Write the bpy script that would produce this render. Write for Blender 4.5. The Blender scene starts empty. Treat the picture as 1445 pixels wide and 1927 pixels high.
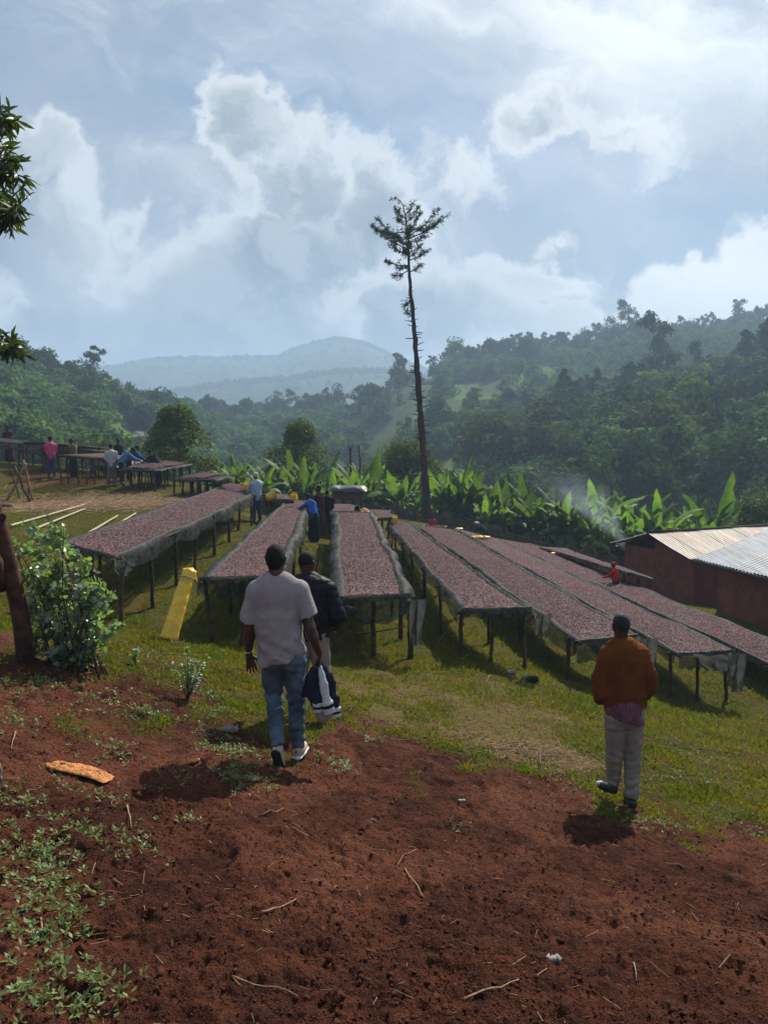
import bpy, math, random
import numpy as np
from mathutils import Vector, Matrix
random.seed(7)
RNG = np.random.default_rng(11)
SC = bpy.context.scene
COL = SC.collection
rad = math.radians

# ------------------------------------------------------------------ camera
F = 1400.0                      # focal length in pixels of the 1445 x 1927 photograph
PITCH = rad(5.85)
cam_d = bpy.data.cameras.new('camera')
cam_d.sensor_fit = 'VERTICAL'
cam_d.sensor_height = 36.0
cam_d.lens = 36.0 * F / 1927.0
cam_d.clip_start = 0.05
cam_d.clip_end = 9000
cam = bpy.data.objects.new('camera', cam_d)
COL.objects.link(cam)
cam.location = (0, 0, 0)
cam.rotation_euler = (math.pi / 2 - PITCH, 0, 0)
SC.camera = cam

# ------------------------------------------------------------------ exposure, sun, sky
SC.view_settings.view_transform = 'Standard'
SC.view_settings.look = 'None'
SC.view_settings.gamma = 1
SC.view_settings.exposure = 0.74
SC.render.engine = 'CYCLES'
SC.cycles.use_denoising = True
SC.cycles.max_bounces = 6
SC.cycles.transparent_max_bounces = 12
SC.cycles.volume_bounces = 1
SUN_EL, SUN_AZ = rad(42), rad(27)          # azimuth measured from the view direction to the right
sun_d = bpy.data.lights.new('sun', 'SUN')
sun_d.energy = 5.0
sun_d.angle = rad(0.8)
sun_d.color = (1.0, 0.93, 0.80)
sun = bpy.data.objects.new('sun', sun_d)
COL.objects.link(sun)
sdir = Vector((math.sin(SUN_AZ) * math.cos(SUN_EL), math.cos(SUN_AZ) * math.cos(SUN_EL), math.sin(SUN_EL)))
sun.rotation_euler = sdir.to_track_quat('Z', 'Y').to_euler()

class NT:
    """small helper around a node tree"""
    def __init__(s, tree):
        s.t = tree; s.n = tree.nodes; s.l = tree.links
    def new(s, typ, **kw):
        nd = s.n.new(typ)
        for k, v in kw.items(): setattr(nd, k, v)
        return nd
    def put(s, sock, v):
        if isinstance(v, bpy.types.NodeSocket): s.l.new(v, sock)
        else:
            if sock.type == 'RGBA' and isinstance(v, (tuple, list)) and len(v) == 3: v = (*v, 1)
            sock.default_value = v
    def m(s, op, a, b=0.0, c=0.0, clamp=False):
        nd = s.new('ShaderNodeMath', operation=op, use_clamp=clamp)
        s.put(nd.inputs[0], a); s.put(nd.inputs[1], b)
        if len(nd.inputs) > 2: s.put(nd.inputs[2], c)
        return nd.outputs[0]
    def vm(s, op, a, b=(0, 0, 0)):
        nd = s.new('ShaderNodeVectorMath', operation=op)
        s.put(nd.inputs[0], a); s.put(nd.inputs[1], b)
        return nd.outputs[0] if op not in ('LENGTH', 'DOT_PRODUCT') else nd.outputs[1]
    def comb(s, x, y, z=0.0):
        nd = s.new('ShaderNodeCombineXYZ')
        s.put(nd.inputs[0], x); s.put(nd.inputs[1], y); s.put(nd.inputs[2], z)
        return nd.outputs[0]
    def noise(s, vec, scale, detail=4, rough=0.55, dist=0.0, color=False):
        nd = s.new('ShaderNodeTexNoise')
        if vec is not None: s.put(nd.inputs['Vector'], vec)
        nd.inputs['Scale'].default_value = scale; nd.inputs['Detail'].default_value = detail
        nd.inputs['Roughness'].default_value = rough; nd.inputs['Distortion'].default_value = dist
        return nd.outputs['Color' if color else 'Fac']
    def ramp(s, fac, lo, hi, a=0.0, b=1.0):
        nd = s.new('ShaderNodeMapRange', interpolation_type='SMOOTHSTEP')
        s.put(nd.inputs[0], fac); s.put(nd.inputs[1], lo); s.put(nd.inputs[2], hi); s.put(nd.inputs[3], a); s.put(nd.inputs[4], b)
        return nd.outputs[0]
    def mix(s, fac, a, b, blend='MIX'):
        nd = s.new('ShaderNodeMix', data_type='RGBA', blend_type=blend)
        s.put(nd.inputs[0], fac); s.put(nd.inputs[6], a); s.put(nd.inputs[7], b)
        return nd.outputs[2]

world = bpy.data.worlds.new('World'); SC.world = world; world.use_nodes = True
W = NT(world.node_tree); W.n.clear()
sky = W.new('ShaderNodeTexSky', sky_type='NISHITA', sun_disc=False)
sky.sun_elevation = SUN_EL; sky.sun_rotation = SUN_AZ
sky.air_density = 1.0; sky.dust_density = 1.2; sky.ozone_density = 1.6
tc = W.new('ShaderNodeTexCoord').outputs['Generated']
sep = W.new('ShaderNodeSeparateXYZ'); W.l.new(tc, sep.inputs[0])
yy = W.m('MAXIMUM', sep.outputs[1], 0.12)
U = W.m('DIVIDE', sep.outputs[0], yy)      # tangent-plane coordinates of the sky direction
V = W.m('DIVIDE', sep.outputs[2], yy)
uv = W.comb(U, V, 0.0)
wn = W.noise(uv, 2.6, 4, 0.6, color=True)
warp = W.vm('SCALE', W.vm('SUBTRACT', wn, (0.5, 0.5, 0.5)))
warp.node.inputs['Scale'].default_value = 0.22
wn2 = W.noise(uv, 14.0, 5, 0.65, color=True)
warp2 = W.vm('SCALE', W.vm('SUBTRACT', wn2, (0.5, 0.5, 0.5)))
warp2.node.inputs['Scale'].default_value = 0.075
uvw = W.vm('ADD', W.vm('ADD', uv, warp), warp2)
SUNV = (0.45, 0.90, 0)
def off(k): return W.vm('ADD', uvw, (SUNV[0] * k, SUNV[1] * k, 0))
def billow(vec):
    return W.m('MULTIPLY', W.m('SUBTRACT', W.noise(vec, 5.0, 10, 0.60), 0.5), 2.6)
def puff(px, py, rx, ry, amp=1.0, vec=None):
    c = ((px - 722) / 1400, (820 - py) / 1400, 0)
    d = W.vm('MULTIPLY', W.vm('SUBTRACT', vec, c), (1400 / rx, 1400 / ry, 0))
    return W.m('MULTIPLY', W.m('SUBTRACT', 1.0, W.vm('LENGTH', d)), amp)
def mx(lst):
    o = lst[0]
    for q in lst[1:]: o = W.m('SMOOTH_MAX', o, q, 0.15)
    return o
HEAP = [(470, 300, 80, 110, 1), (560, 385, 150, 110, 1), (520, 500, 230, 150, 1), (680, 430, 120, 120, .9), (400, 610, 380, 120, .9),
        (110, 370, 90, 90, .9), (60, 480, 200, 130, 1), (170, 610, 330, 110, .9), (290, 440, 40, 35, .5), (760, 600, 300, 120, .9),
        (1010, 280, 110, 75, .55), (1130, 300, 130, 44, .42), (880, 360, 90, 60, .38), (1010, 500, 120, 50, .7), (1140, 590, 150, 62, 1),
        (1290, 560, 170, 72, 1), (1440, 540, 150, 66, 1)]
heapf = lambda vec: mx([puff(*q, vec=vec) for q in HEAP])
uv_h = W.vm('ADD', uv, W.vm('ADD', warp, warp2))
field = heapf(uv_h)
dens = W.m('ADD', field, billow(uvw))
d_off = W.m('ADD', field, billow(off(0.035)))
cover = W.ramp(dens, -0.10, 0.27)
relief = W.ramp(W.m('SUBTRACT', dens, d_off), -0.10, 0.22)
thick = W.ramp(dens, 0.04, 0.55)
bigsh = W.ramp(W.noise(W.vm('ADD', uvw, (3.1, 1.7, 0)), 3.0, 4, 0.55), 0.36, 0.62)
grey = W.mix(bigsh, (6.2, 6.8, 7.3), (2.5, 3.1, 3.9))
ccol = W.mix(thick, (13.6, 13.8, 13.8), grey)
ccol = W.mix(W.m('MULTIPLY', relief, W.m('ADD', 0.30, W.m('MULTIPLY', W.ramp(V, 0.12, 0.42), 0.25))), ccol, (11.2, 11.6, 11.7))
low = W.m('MULTIPLY', W.ramp(U, 0.05, 0.45), W.ramp(V, 0.34, 0.20))
ccol = W.mix(W.m('MULTIPLY', low, 0.88), ccol, (19.0, 18.8, 17.4))
# high broken veil, drawn out sideways and rising to the right
st = W.vm('MULTIPLY', W.vm('ADD', uvw, W.comb(0.0, W.m('MULTIPLY', U, 0.25), 0.0)), (1.0, 2.6, 1.0))
vn = W.noise(W.vm('ADD', st, (5.2, 0.3, 0)), 1.9, 9, 0.62, 0.5)
veil = W.ramp(vn, 0.30, 0.58)
veil2 = W.ramp(W.noise(W.vm('ADD', st, (1.2, 7.3, 0)), 3.0, 9, 0.66, 0.8), 0.42, 0.70)
base = W.mix(0.70, sky.outputs[0], (1.9, 3.5, 6.6))
skyc = W.mix(W.m('MULTIPLY', veil, 0.92), base, W.mix(veil2, (4.9, 5.7, 6.9), (9.6, 10.1, 10.6)))
skyc = W.mix(cover, skyc, ccol)
# glow of the veiled sun: a real halo round the sun's direction
hal = W.vm('DOT_PRODUCT', tc, tuple(sdir))
halo = W.m('POWER', W.m('MAXIMUM', hal, 0.0), 16.0)
streak = W.ramp(W.noise(W.vm('ADD', st, (2.2, 2.2, 0)), 2.6, 7, 0.6), 0.36, 0.66)
skyc = W.mix(W.m('MULTIPLY', halo, W.m('ADD', 0.35, W.m('MULTIPLY', streak, 0.8)), clamp=True), skyc, (23.0, 23.6, 23.0))
hz = W.ramp(V, 0.22, 0.02)
skyc = W.mix(W.m('MULTIPLY', hz, 0.12), skyc, (7.0, 7.9, 8.6))
bg = W.new('ShaderNodeBackground'); bg.inputs['Strength'].default_value = 0.044
W.l.new(skyc, bg.inputs['Color'])
wo = W.new('ShaderNodeOutputWorld'); W.l.new(bg.outputs[0], wo.inputs['Surface'])

# ------------------------------------------------------------------ photograph <-> world
CP, SP = math.cos(PITCH), math.sin(PITCH)
def P(px, py, d):
    """the point that the photograph shows at (px, py), d metres ahead"""
    u = (px - 722.5) / F; v = (963.5 - py) / F
    y = CP + v * SP; z = -SP + v * CP
    t = d / y
    return Vector((u * t, d, z * t))
def proj(p):
    f = p[1] * CP - p[2] * SP; up = p[1] * SP + p[2] * CP
    return 722.5 + F * p[0] / f, 963.5 - F * up / f

# ------------------------------------------------------------------ noise
def _h(ix, iy, seed):
    with np.errstate(over='ignore'):
        h = (ix.astype(np.int64) * 374761393 + iy.astype(np.int64) * 668265263 + seed * 974711) & 0xffffffff
        h = ((h ^ (h >> 13)) * 1274126177) & 0xffffffff
        h = h ^ (h >> 16)
    return h.astype(np.float64) / 4294967295.0
def vnoise(x, y, seed=0):
    x = np.asarray(x, float); y = np.asarray(y, float)
    ix = np.floor(x); iy = np.floor(y); fx = x - ix; fy = y - iy
    fx = fx * fx * (3 - 2 * fx); fy = fy * fy * (3 - 2 * fy)
    a = _h(ix, iy, seed); b = _h(ix + 1, iy, seed); c = _h(ix, iy + 1, seed); d = _h(ix + 1, iy + 1, seed)
    return (a * (1 - fx) + b * fx) * (1 - fy) + (c * (1 - fx) + d * fx) * fy
def fbm(x, y, oct=4, seed=0, gain=0.5):
    s = 0; a = 1; t = 0
    for i in range(oct):
        s = s + a * vnoise(x * 2 ** i + 17.3 * i, y * 2 ** i - 9.1 * i, seed + i); t += a; a *= gain
    return s / t
def sstep(x, a, b):
    t = np.clip((x - a) / (b - a), 0, 1); return t * t * (3 - 2 * t)

# ------------------------------------------------------------------ terrain height
CTRL = [P(*q) for q in [
    (535, 1434, 6.0), (1180, 1522, 6.6), (600, 1358, 7.5), (645, 1236, 11.8), (772, 1243, 11.6), (892, 1245, 12.1), (1003, 1277, 11.8),
    (1294, 1322, 14.0), (1385, 1327, 14.2), (440, 1220, 11.2), (191, 1184, 12), (277, 1135, 13.7), (383, 1052, 18), (413, 1020, 20),
    (440, 993, 22), (485, 973, 25), (590, 1022, 24), (614, 1003, 27), (97, 876, 35), (212, 905, 31), (300, 907, 33),
    (20, 945, 27), (130, 1255, 7.2), (45, 1218, 7.5), (350, 1300, 7.5), (150, 1470, 4.6), (1436, 1292, 15.5), (1345, 1155, 23),
    (1445, 1200, 20), (803, 982, 45), (655, 966, 32), (1190, 1110, 31), (330, 1205, 10), (0, 870, 38)]]
CTRL += [Vector(q) for q in [(0, 0, -1.6), (-3, 0, -1.25), (3, 0, -2.1), (0, -6, -0.9), (-9, -5, 0.2), (9, -5, -2.4), (4.6, 7, -3.75),
    (6.5, 3, -3.1), (5.3, 34, -5.7), (8.5, 34, -6.0), (-1, 24, -3.45), (2.2, 24, -4.3), (5.5, 24, -5.2), (-16, 10, -0.6), (-22, 28, -0.6),
    (18, 20, -7.0), (20, 40, -8.2), (-6, 45, -4.4), (-18, 50, -2.6), (10, 50, -7.6), (30, 10, -7.2), (-28, 5, 1.0), (-1.2, 2.3, -1.93), (1.2, 2.3, -2.15)]]
CX = np.array([[p[0], p[1]] for p in CTRL]); CZ = np.array([p[2] for p in CTRL])
def _tps(r2): return 0.5 * r2 * np.log(r2 + 1e-9)
def _fit():
    n = len(CX); d2 = ((CX[:, None] - CX[None]) ** 2).sum(-1)
    A = np.zeros((n + 3, n + 3)); A[:n, :n] = _tps(d2) + np.eye(n) * 0.25
    A[:n, n] = 1; A[:n, n + 1:] = CX; A[n, :n] = 1; A[n + 1:, :n] = CX.T
    return np.linalg.solve(A, np.concatenate([CZ, np.zeros(3)]))
CW = _fit()
def near_h(x, y):
    x = np.clip(x, -40, 40); y = np.clip(y, -20, 60)
    out = np.full(np.shape(x), CW[-3]) + CW[-2] * x + CW[-1] * y
    for (a, b), w in zip(CX, CW[:-3]):
        out = out + w * _tps((x - a) ** 2 + (y - b) ** 2)
    return out
RS = np.array([45, 60, 80, 110, 140, 170, 200, 240, 280, 330, 380, 450, 600.])
# ground seen in the photograph per column: ('r', metres, photograph row) -> height
COLS = {
 -900: [(45, 2), (80, 6), (140, 18), (200, 30), (330, 30), (600, 30)],
 -300: [(45, 0), (80, 0), (140, 12), (190, 22), (280, 14), (600, 20)],
 0:    [(45, -2.2), (80, -4), (110, 0), (150, 9), (180, 14.5), (240, 9), (380, 4), (600, 18)],
 150:  [(45, -3.2), (80, -6), (110, -4), (150, 3), (190, 12.5), (240, 8), (380, 2), (600, 14)],
 300:  [(45, -4.2), (80, -9), (120, -8), (160, -1), (210, 7.5), (280, 2), (380, -2), (600, 8)],
 450:  [(45, -4.6), (80, -11), (130, -14), (180, -10), (250, 0), (320, 5), (400, 3), (600, -2)],
 650:  [(45, -5), (80, -11), (130, -14), (190, -7), (260, 3), (320, 9), (400, 6), (600, -2)],
 800:  [(45, -5.6), (80, -11), (120, -10), (170, -1), (250, 14), (330, 25), (400, 27), (600, 0)],
 950:  [(45, -6.6), (80, -12), (120, -9), (170, -1), (250, 14), (330, 29), (380, 36), (600, 20)],
 1060: [(45, -7.4), (80, -12), (110, -9), (150, -1), (180, 4), (220, 5), (330, 30), (390, 41), (600, 20)],
 1200: [(45, -8.4), (75, -12), (110, -6), (150, 3), (190, 8.5), (230, 9), (330, 36), (400, 51), (600, 20)],
 1330: [(45, -9), (75, -11), (110, -5), (150, 4), (190, 10.5), (230, 11), (330, 38), (410, 56), (600, 40)],
 1445: [(45, -9), (75, -10), (110, -4), (150, 6), (190, 14), (230, 15), (330, 42), (420, 60), (600, 50)],
 1900: [(45, -8), (80, -4), (150, 18), (200, 36), (330, 60), (440, 90), (600, 80)],
 3500: [(45, -8), (80, 0), (200, 50), (600, 90)],
}
CU = np.array(sorted(COLS))
CTAB = np.array([np.interp(RS, [a for a, b in COLS[u]], [b for a, b in COLS[u]]) for u in CU])
def far_h(x, y):
    r = np.hypot(x, y); yy_ = np.maximum(y, 0.02 * r + 1e-6)
    u = np.clip(722 + 1400 * x / yy_, CU[0], CU[-1])
    j = np.clip(np.searchsorted(CU, u) - 1, 0, len(CU) - 2)
    t = (u - CU[j]) / (CU[j + 1] - CU[j]); t = t * t * (3 - 2 * t)
    lr = np.clip(y, 45, 600)
    k = np.clip(np.searchsorted(RS, lr) - 1, 0, len(RS) - 2)
    s = (lr - RS[k]) / (RS[k + 1] - RS[k]); s2 = s * s * (3 - 2 * s) * .5 + s * .5
    z0 = CTAB[j, k] * (1 - s2) + CTAB[j, k + 1] * s2
    z1 = CTAB[j + 1, k] * (1 - s2) + CTAB[j + 1, k + 1] * s2
    return z0 * (1 - t) + z1 * t + (fbm(x / 28, y / 28, 4, 5) - .5) * 6 * sstep(r, 60, 160)
def H0(x, y):
    x = np.asarray(x, float); y = np.asarray(y, float)
    w = sstep(np.hypot(x, y), 44, 66)
    return near_h(x, y) * (1 - w) + far_h(x, y) * w
def soil_mask(x, y):
    """1 = trodden red soil, 0 = turf"""
    yb = 7.35 - 1.3 * sstep(x, 1.2, 2.8) - 0.6 * sstep(x, 3.0, 5.0) + 0.25 * sstep(-x, 1.5, 3.0)
    n = (fbm(x * 0.9 + 4, y * 0.9, 3, 21) - .5) * 3.6 + (fbm(x * 4, y * 4, 4, 33) - .5) * 3.4
    return sstep(yb - y + n, -0.60, 0.95)
def micro(x, y):
    r = np.hypot(x, y); s = soil_mask(x, y); near = 1 - sstep(r, 12, 30)
    b = (fbm(x * 2.1, y * 2.1, 3, 41) - .5) * 0.12 + (fbm(x * 5.5, y * 6.5, 3, 44, .6) - .5) * .055 * s
    ridg = np.abs(fbm(x * 9, y * 12, 3, 47) - .5) * 2
    c = (fbm(x * 13, y * 15, 5, 43, .68) - .5) * 0.085 - (1 - ridg) ** 6 * 0.018
    pits = -sstep(vnoise(x * 4.6, y * 5.5, 61), 0.78, 0.95) * 0.035
    return (b + (c + pits) * (0.35 + 0.65 * s)) * near
def Hf(x, y): return H0(x, y) + micro(x, y)
def H(x, y): return float(Hf(np.array([x]), np.array([y]))[0])
def ground_at(px, py, d0=2.0, d1=60.0):
    """where the sight line through (px, py) meets the ground"""
    ds = np.geomspace(d0, d1, 500)
    q = P(px, py, 1.0); g = Hf(q.x * ds, ds) - q.z * ds
    i = int(np.argmax(g > 0)) if (g > 0).any() else len(ds) - 1
    d = ds[i]; return Vector((q.x * d, d, H(q.x * d, d)))

# ------------------------------------------------------------------ meshes
def mesh_np(name, V_, F_, smooth=False):
    V_ = np.asarray(V_, np.float32); F_ = np.asarray(F_, np.int32)
    me = bpy.data.meshes.new(name)
    n, k = F_.shape
    me.vertices.add(len(V_)); me.vertices.foreach_set('co', V_.ravel())
    me.loops.add(n * k); me.loops.foreach_set('vertex_index', F_.ravel())
    me.polygons.add(n); me.polygons.foreach_set('loop_start', np.arange(0, n * k, k, dtype=np.int32))
    me.update(calc_edges=True)
    if smooth: me.polygons.foreach_set('use_smooth', np.ones(n, bool))
    return me
class MB:
    def __init__(s): s.v = []; s.f = []; s.sm = []
    def add(s, vs, fs, smooth=False):
        o = len(s.v); s.v += [tuple(q) for q in vs]; s.f += [tuple(i + o for i in f) for f in fs]; s.sm += [smooth] * len(fs)
    def box(s, c, size, rz=0.0, M=None):
        x, y, z = (q / 2 for q in size); R = M or Matrix.Rotation(rz, 3, 'Z')
        vs = [Vector(c) + R @ Vector((a * x, b * y, e * z)) for a in (-1, 1) for b in (-1, 1) for e in (-1, 1)]
        s.add(vs, [(0, 1, 3, 2), (4, 6, 7, 5), (0, 4, 5, 1), (2, 3, 7, 6), (0, 2, 6, 4), (1, 5, 7, 3)])
    def tube(s, pts, rs, n=8, jit=0.0, cap=True):
        pts = [Vector(p) for p in pts]
        if not isinstance(rs, (list, tuple)): rs = [rs] * len(pts)
        vs = []; ref = None
        for i, p in enumerate(pts):
            t = (pts[min(i + 1, len(pts) - 1)] - pts[max(i - 1, 0)]).normalized()
            if ref is None: ref = t.orthogonal().normalized()
            a = (ref - t * ref.dot(t)).normalized(); b = t.cross(a); ref = a
            for k in range(n):
                w = 2 * math.pi * k / n; r = rs[i] * (1 + random.uniform(-jit, jit))
                vs.append(p + (a * math.cos(w) + b * math.sin(w)) * r)
        fs = [(i * n + k, i * n + (k + 1) % n, (i + 1) * n + (k + 1) % n, (i + 1) * n + k) for i in range(len(pts) - 1) for k in range(n)]
        s.add(vs, fs, True)
        if cap:
            o = len(s.v) - len(vs)
            s.f.append(tuple(o + k for k in reversed(range(n)))); s.sm.append(False)
            s.f.append(tuple(o + (len(pts) - 1) * n + k for k in range(n))); s.sm.append(False)
    def pole(s, a, b, r0, r1=None, n=8, seg=5, wob=0.01, jit=0.08):
        a = Vector(a); b = Vector(b); r1 = r1 or r0 * .85
        pts = [a.lerp(b, i / seg) + (Vector((random.uniform(-wob, wob), random.uniform(-wob, wob), 0)) if 0 < i < seg else Vector()) for i in range(seg + 1)]
        s.tube(pts, [r0 + (r1 - r0) * i / seg for i in range(seg + 1)], n, jit)
    def mesh(s, name):
        me = bpy.data.meshes.new(name); me.from_pydata(s.v, [], s.f); me.update()
        me.polygons.foreach_set('use_smooth', s.sm)
        return me
def tag(o, label=None, cat=None, group=None, kind=None):
    for k, v in (('label', label), ('category', cat), ('group', group), ('kind', kind)):
        if v: o[k] = v
    return o
def link(name, me, mat=None, parent=None, loc=None):
    """links a mesh; with a parent it becomes a part (its vertices are given in world space unless loc is set)"""
    o = bpy.data.objects.new(name, me); COL.objects.link(o)
    if mat is not None:
        if len(me.materials) == 0: me.materials.append(mat)
    if parent is not None:
        o.parent = parent
        base = parent
        if loc is None:
            w = Vector(); q = parent
            while q is not None: w += q.location; q = q.parent
            me.transform(Matrix.Translation(-w))
        else: o.location = loc
    elif loc is not None: o.location = loc
    return o
def thing(name, label, cat, loc=(0, 0, 0), group=None, rz=0.0):
    o = bpy.data.objects.new(name, None); COL.objects.link(o)
    o.location = loc; o.rotation_euler = (0, 0, rz); o.empty_display_size = 0.2
    return tag(o, label, cat, group)
def single(name, me, mat, label, cat, group=None, kind=None):
    """a top-level thing that is one mesh given in world space: its origin moves to its base"""
    v = np.empty(len(me.vertices) * 3, np.float32); me.vertices.foreach_get('co', v); v = v.reshape(-1, 3)
    c = Vector((float(v[:, 0].mean()), float(v[:, 1].mean()), float(v[:, 2].min())))
    me.transform(Matrix.Translation(-c))
    o = link(name, me, mat); o.location = c
    return tag(o, label, cat, group, kind)
def dup(root, loc, rz=0.0, sc=1.0, label=None, group=None):
    r = root.copy(); COL.objects.link(r); r.location = loc; r.rotation_euler = (0, 0, rz)
    r.scale = (sc, sc, sc) if not isinstance(sc, tuple) else sc
    if label: r['label'] = label
    if group: r['group'] = group
    for ch in KIDS(root):
        c = ch.copy(); COL.objects.link(c); c.parent = r
    return r
def KIDS(o): return [c for c in PROTO.get(o.name, [])]
PROTO = {}
def proto(root, kids): PROTO[root.name] = kids; return root

ORDW = ['first', 'second', 'third', 'fourth', 'fifth', 'sixth', 'seventh', 'eighth', 'ninth', 'tenth', 'eleventh', 'twelfth', 'thirteenth', 'fourteenth', 'fifteenth', 'sixteenth', 'seventeenth', 'eighteenth', 'nineteenth', 'twentieth']
ORDW += ['twenty-' + w for w in ORDW[:9]] + ['thirtieth'] + ['thirty-' + w for w in ORDW[:9]]
# ------------------------------------------------------------------ materials
def mat(name, build):
    m = bpy.data.materials.new(name); m.use_nodes = True
    t = NT(m.node_tree); t.n.clear()
    out = t.new('ShaderNodeOutputMaterial')
    surf = build(t, out)
    if surf is not None: t.l.new(surf, out.inputs['Surface'])
    return m
def bsdf(t, col, rough=0.8, spec=0.3, normal=None, **kw):
    b = t.new('ShaderNodeBsdfPrincipled')
    t.put(b.inputs['Base Color'], col); t.put(b.inputs['Roughness'], rough); t.put(b.inputs['Specular IOR Level'], spec)
    if normal is not None: t.l.new(normal, b.inputs['Normal'])
    for k, v in kw.items(): t.put(b.inputs[k.replace('_', ' ')], v)
    return b.outputs[0]
def bump(t, h, dist, strength=1.0):
    b = t.new('ShaderNodeBump'); b.inputs['Distance'].default_value = dist; b.inputs['Strength'].default_value = strength
    t.l.new(h, b.inputs['Height']); return b.outputs[0]
def opos(t): return t.new('ShaderNodeTexCoord').outputs['Object']
def gpos(t): return t.new('ShaderNodeNewGeometry').outputs['Position']
def orand(t): return t.new('ShaderNodeObjectInfo').outputs['Random']
def simple(name, col, rough=0.8, spec=0.3, var=0.25, scale=20, bd=0.0, col2=None, world=False, **kw):
    def f(t, out):
        p = gpos(t) if world else opos(t)
        n = t.noise(p, scale, 5, 0.6)
        c2 = col2 or tuple(q * (1 - var) for q in col)
        c = t.mix(t.ramp(n, 0.3, 0.7), col, c2)
        nm = bump(t, t.noise(p, scale * 2.5, 4, 0.6), bd) if bd else None
        return bsdf(t, c, rough, spec, nm, **kw)
    return mat(name, f)
def leafmat(name, c1, c2, trans=0.35, scale=1.5, rough=0.55, spec=0.3, objvar=0.3, tcol=None):
    """foliage: reflects one green, lets a yellower one through"""
    def f(t, out):
        p = gpos(t); n = t.noise(p, scale, 3, 0.6); n2 = t.noise(p, scale * 9, 2, 0.6)
        c = t.mix(t.ramp(n, 0.35, 0.65), c1, c2)
        c = t.mix(t.m('MULTIPLY', t.ramp(n2, 0.35, 0.7), 0.55), c, tuple(q * .45 for q in c1))
        if objvar:
            hs = t.new('ShaderNodeHueSaturation'); r = orand(t)
            t.put(hs.inputs['Hue'], t.m('ADD', 0.5 - .03, t.m('MULTIPLY', r, .06)))
            t.put(hs.inputs['Value'], t.m('ADD', 1 - objvar, t.m('MULTIPLY', r, 2 * objvar)))
            t.put(hs.inputs['Color'], c); c = hs.outputs[0]
        b = bsdf(t, c, rough, spec)
        tr = t.new('ShaderNodeBsdfTranslucent')
        t.put(tr.inputs['Color'], t.mix(1.0, c, tcol or (1.6, 1.7, .55), 'MULTIPLY'))
        mxs = t.new('ShaderNodeMixShader'); mxs.inputs[0].default_value = trans
        t.l.new(b, mxs.inputs[1]); t.l.new(tr.outputs[0], mxs.inputs[2])
        return mxs.outputs[0]
    return mat(name, f)

def m_ground(t, out):
    p = gpos(t)
    at = t.new('ShaderNodeAttribute', attribute_name='cover')
    sp = t.new('ShaderNodeSeparateColor'); t.l.new(at.outputs['Color'], sp.inputs[0])
    soil, straw, field = sp.outputs[0], sp.outputs[1], sp.outputs[2]
    n1 = t.noise(p, 0.7, 4, 0.6); n2 = t.noise(p, 6, 5, 0.65); n3 = t.noise(p, 38, 5, 0.65); n4 = t.noise(p, 130, 3, 0.6)
    n5 = t.noise(p, 2.2, 5, 0.7, .6)
    red = t.mix(t.ramp(n2, .38, .62), (0.0986, 0.0323, 0.0175), (0.0493, 0.0171, 0.0116))
    red = t.mix(t.ramp(n1, .44, .62), red, (0.1528, 0.0536, 0.0296))
    red = t.mix(t.m('MULTIPLY', t.ramp(n5, .52, .60), .55), red, (0.0296, 0.0106, 0.0076))
    red = t.mix(t.m('MULTIPLY', t.ramp(n3, .54, .62), .8), red, (0.0128, 0.0060, 0.0055))
    red = t.mix(t.m('MULTIPLY', t.ramp(n4, .58, .68), .6), red, (0.2168, 0.1010, 0.0680))
    gr = t.mix(t.ramp(n2, .38, .62), (0.0713, 0.0924, 0.0090), (0.1134, 0.0966, 0.0144))
    gr = t.mix(t.ramp(n3, .46, .60), gr, (0.0190, 0.0240, 0.0046))
    gr = t.mix(t.m('MULTIPLY', t.ramp(n5, .50, .62), .7), gr, (0.0972, 0.0525, 0.0162))
    gr = t.mix(t.m('MULTIPLY', t.ramp(n1, .5, .64), .45), gr, (0.1458, 0.0945, 0.0270))
    gr = t.mix(t.m('MULTIPLY', t.ramp(n4, .60, .70), .6), gr, (0.2808, 0.2205, 0.0810))
    c = t.mix(soil, gr, red)
    c = t.mix(t.m('MULTIPLY', straw, t.ramp(n3, .35, .55)), c, (0.36, 0.23, 0.12))
    far = t.mix(t.ramp(t.noise(p, .05, 5, .6), .4, .6), (0.038, 0.064, 0.016), (0.062, 0.088, 0.024))
    far = t.mix(t.ramp(t.noise(p, .6, 5, .7), .45, .65), far, (0.03, 0.048, 0.014))
    farm = t.ramp(t.vm('LENGTH', p), 45, 62)
    c = t.mix(farm, c, far)
    c = t.mix(t.m('MULTIPLY', field, t.ramp(t.noise(p, .35, 4, .6), .35, .6, .35, .8)), c, (0.085, 0.150, 0.026))
    h = t.m('ADD', t.m('MULTIPLY', n3, .7), t.m('MULTIPLY', n4, .35))
    h = t.m('ADD', h, t.m('MULTIPLY', t.noise(p, 12, 4, .6), 1.2))
    wet = t.m('MULTIPLY', soil, t.ramp(n1, .5, .7))
    return bsdf(t, c, t.m('SUBTRACT', .97, t.m('MULTIPLY', wet, .17)), .06, bump(t, h, .07, 1.0))
M_ground = mat('ground_cover', m_ground)
def m_mount(t, out):
    p = gpos(t); n = t.noise(p, .012, 6, .65); n2 = t.noise(p, .07, 5, .7)
    c = t.mix(t.ramp(n, .4, .6), (0.030, 0.052, 0.020), (0.075, 0.095, 0.040))
    c = t.mix(t.ramp(n2, .48, .6), c, (0.018, 0.034, 0.014))
    return bsdf(t, c, .95, .1, bump(t, t.noise(p, .05, 6, .7), 8.0))
M_mount = mat('mountain_woods', m_mount)
M_wood = simple('weathered_wood', (0.10, 0.062, 0.038), .85, .2, .55, 9, .008, world=True)
M_wood2 = simple('grey_pole_wood', (0.060, 0.045, 0.034), .9, .2, .5, 11, .008, world=True)
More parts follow.
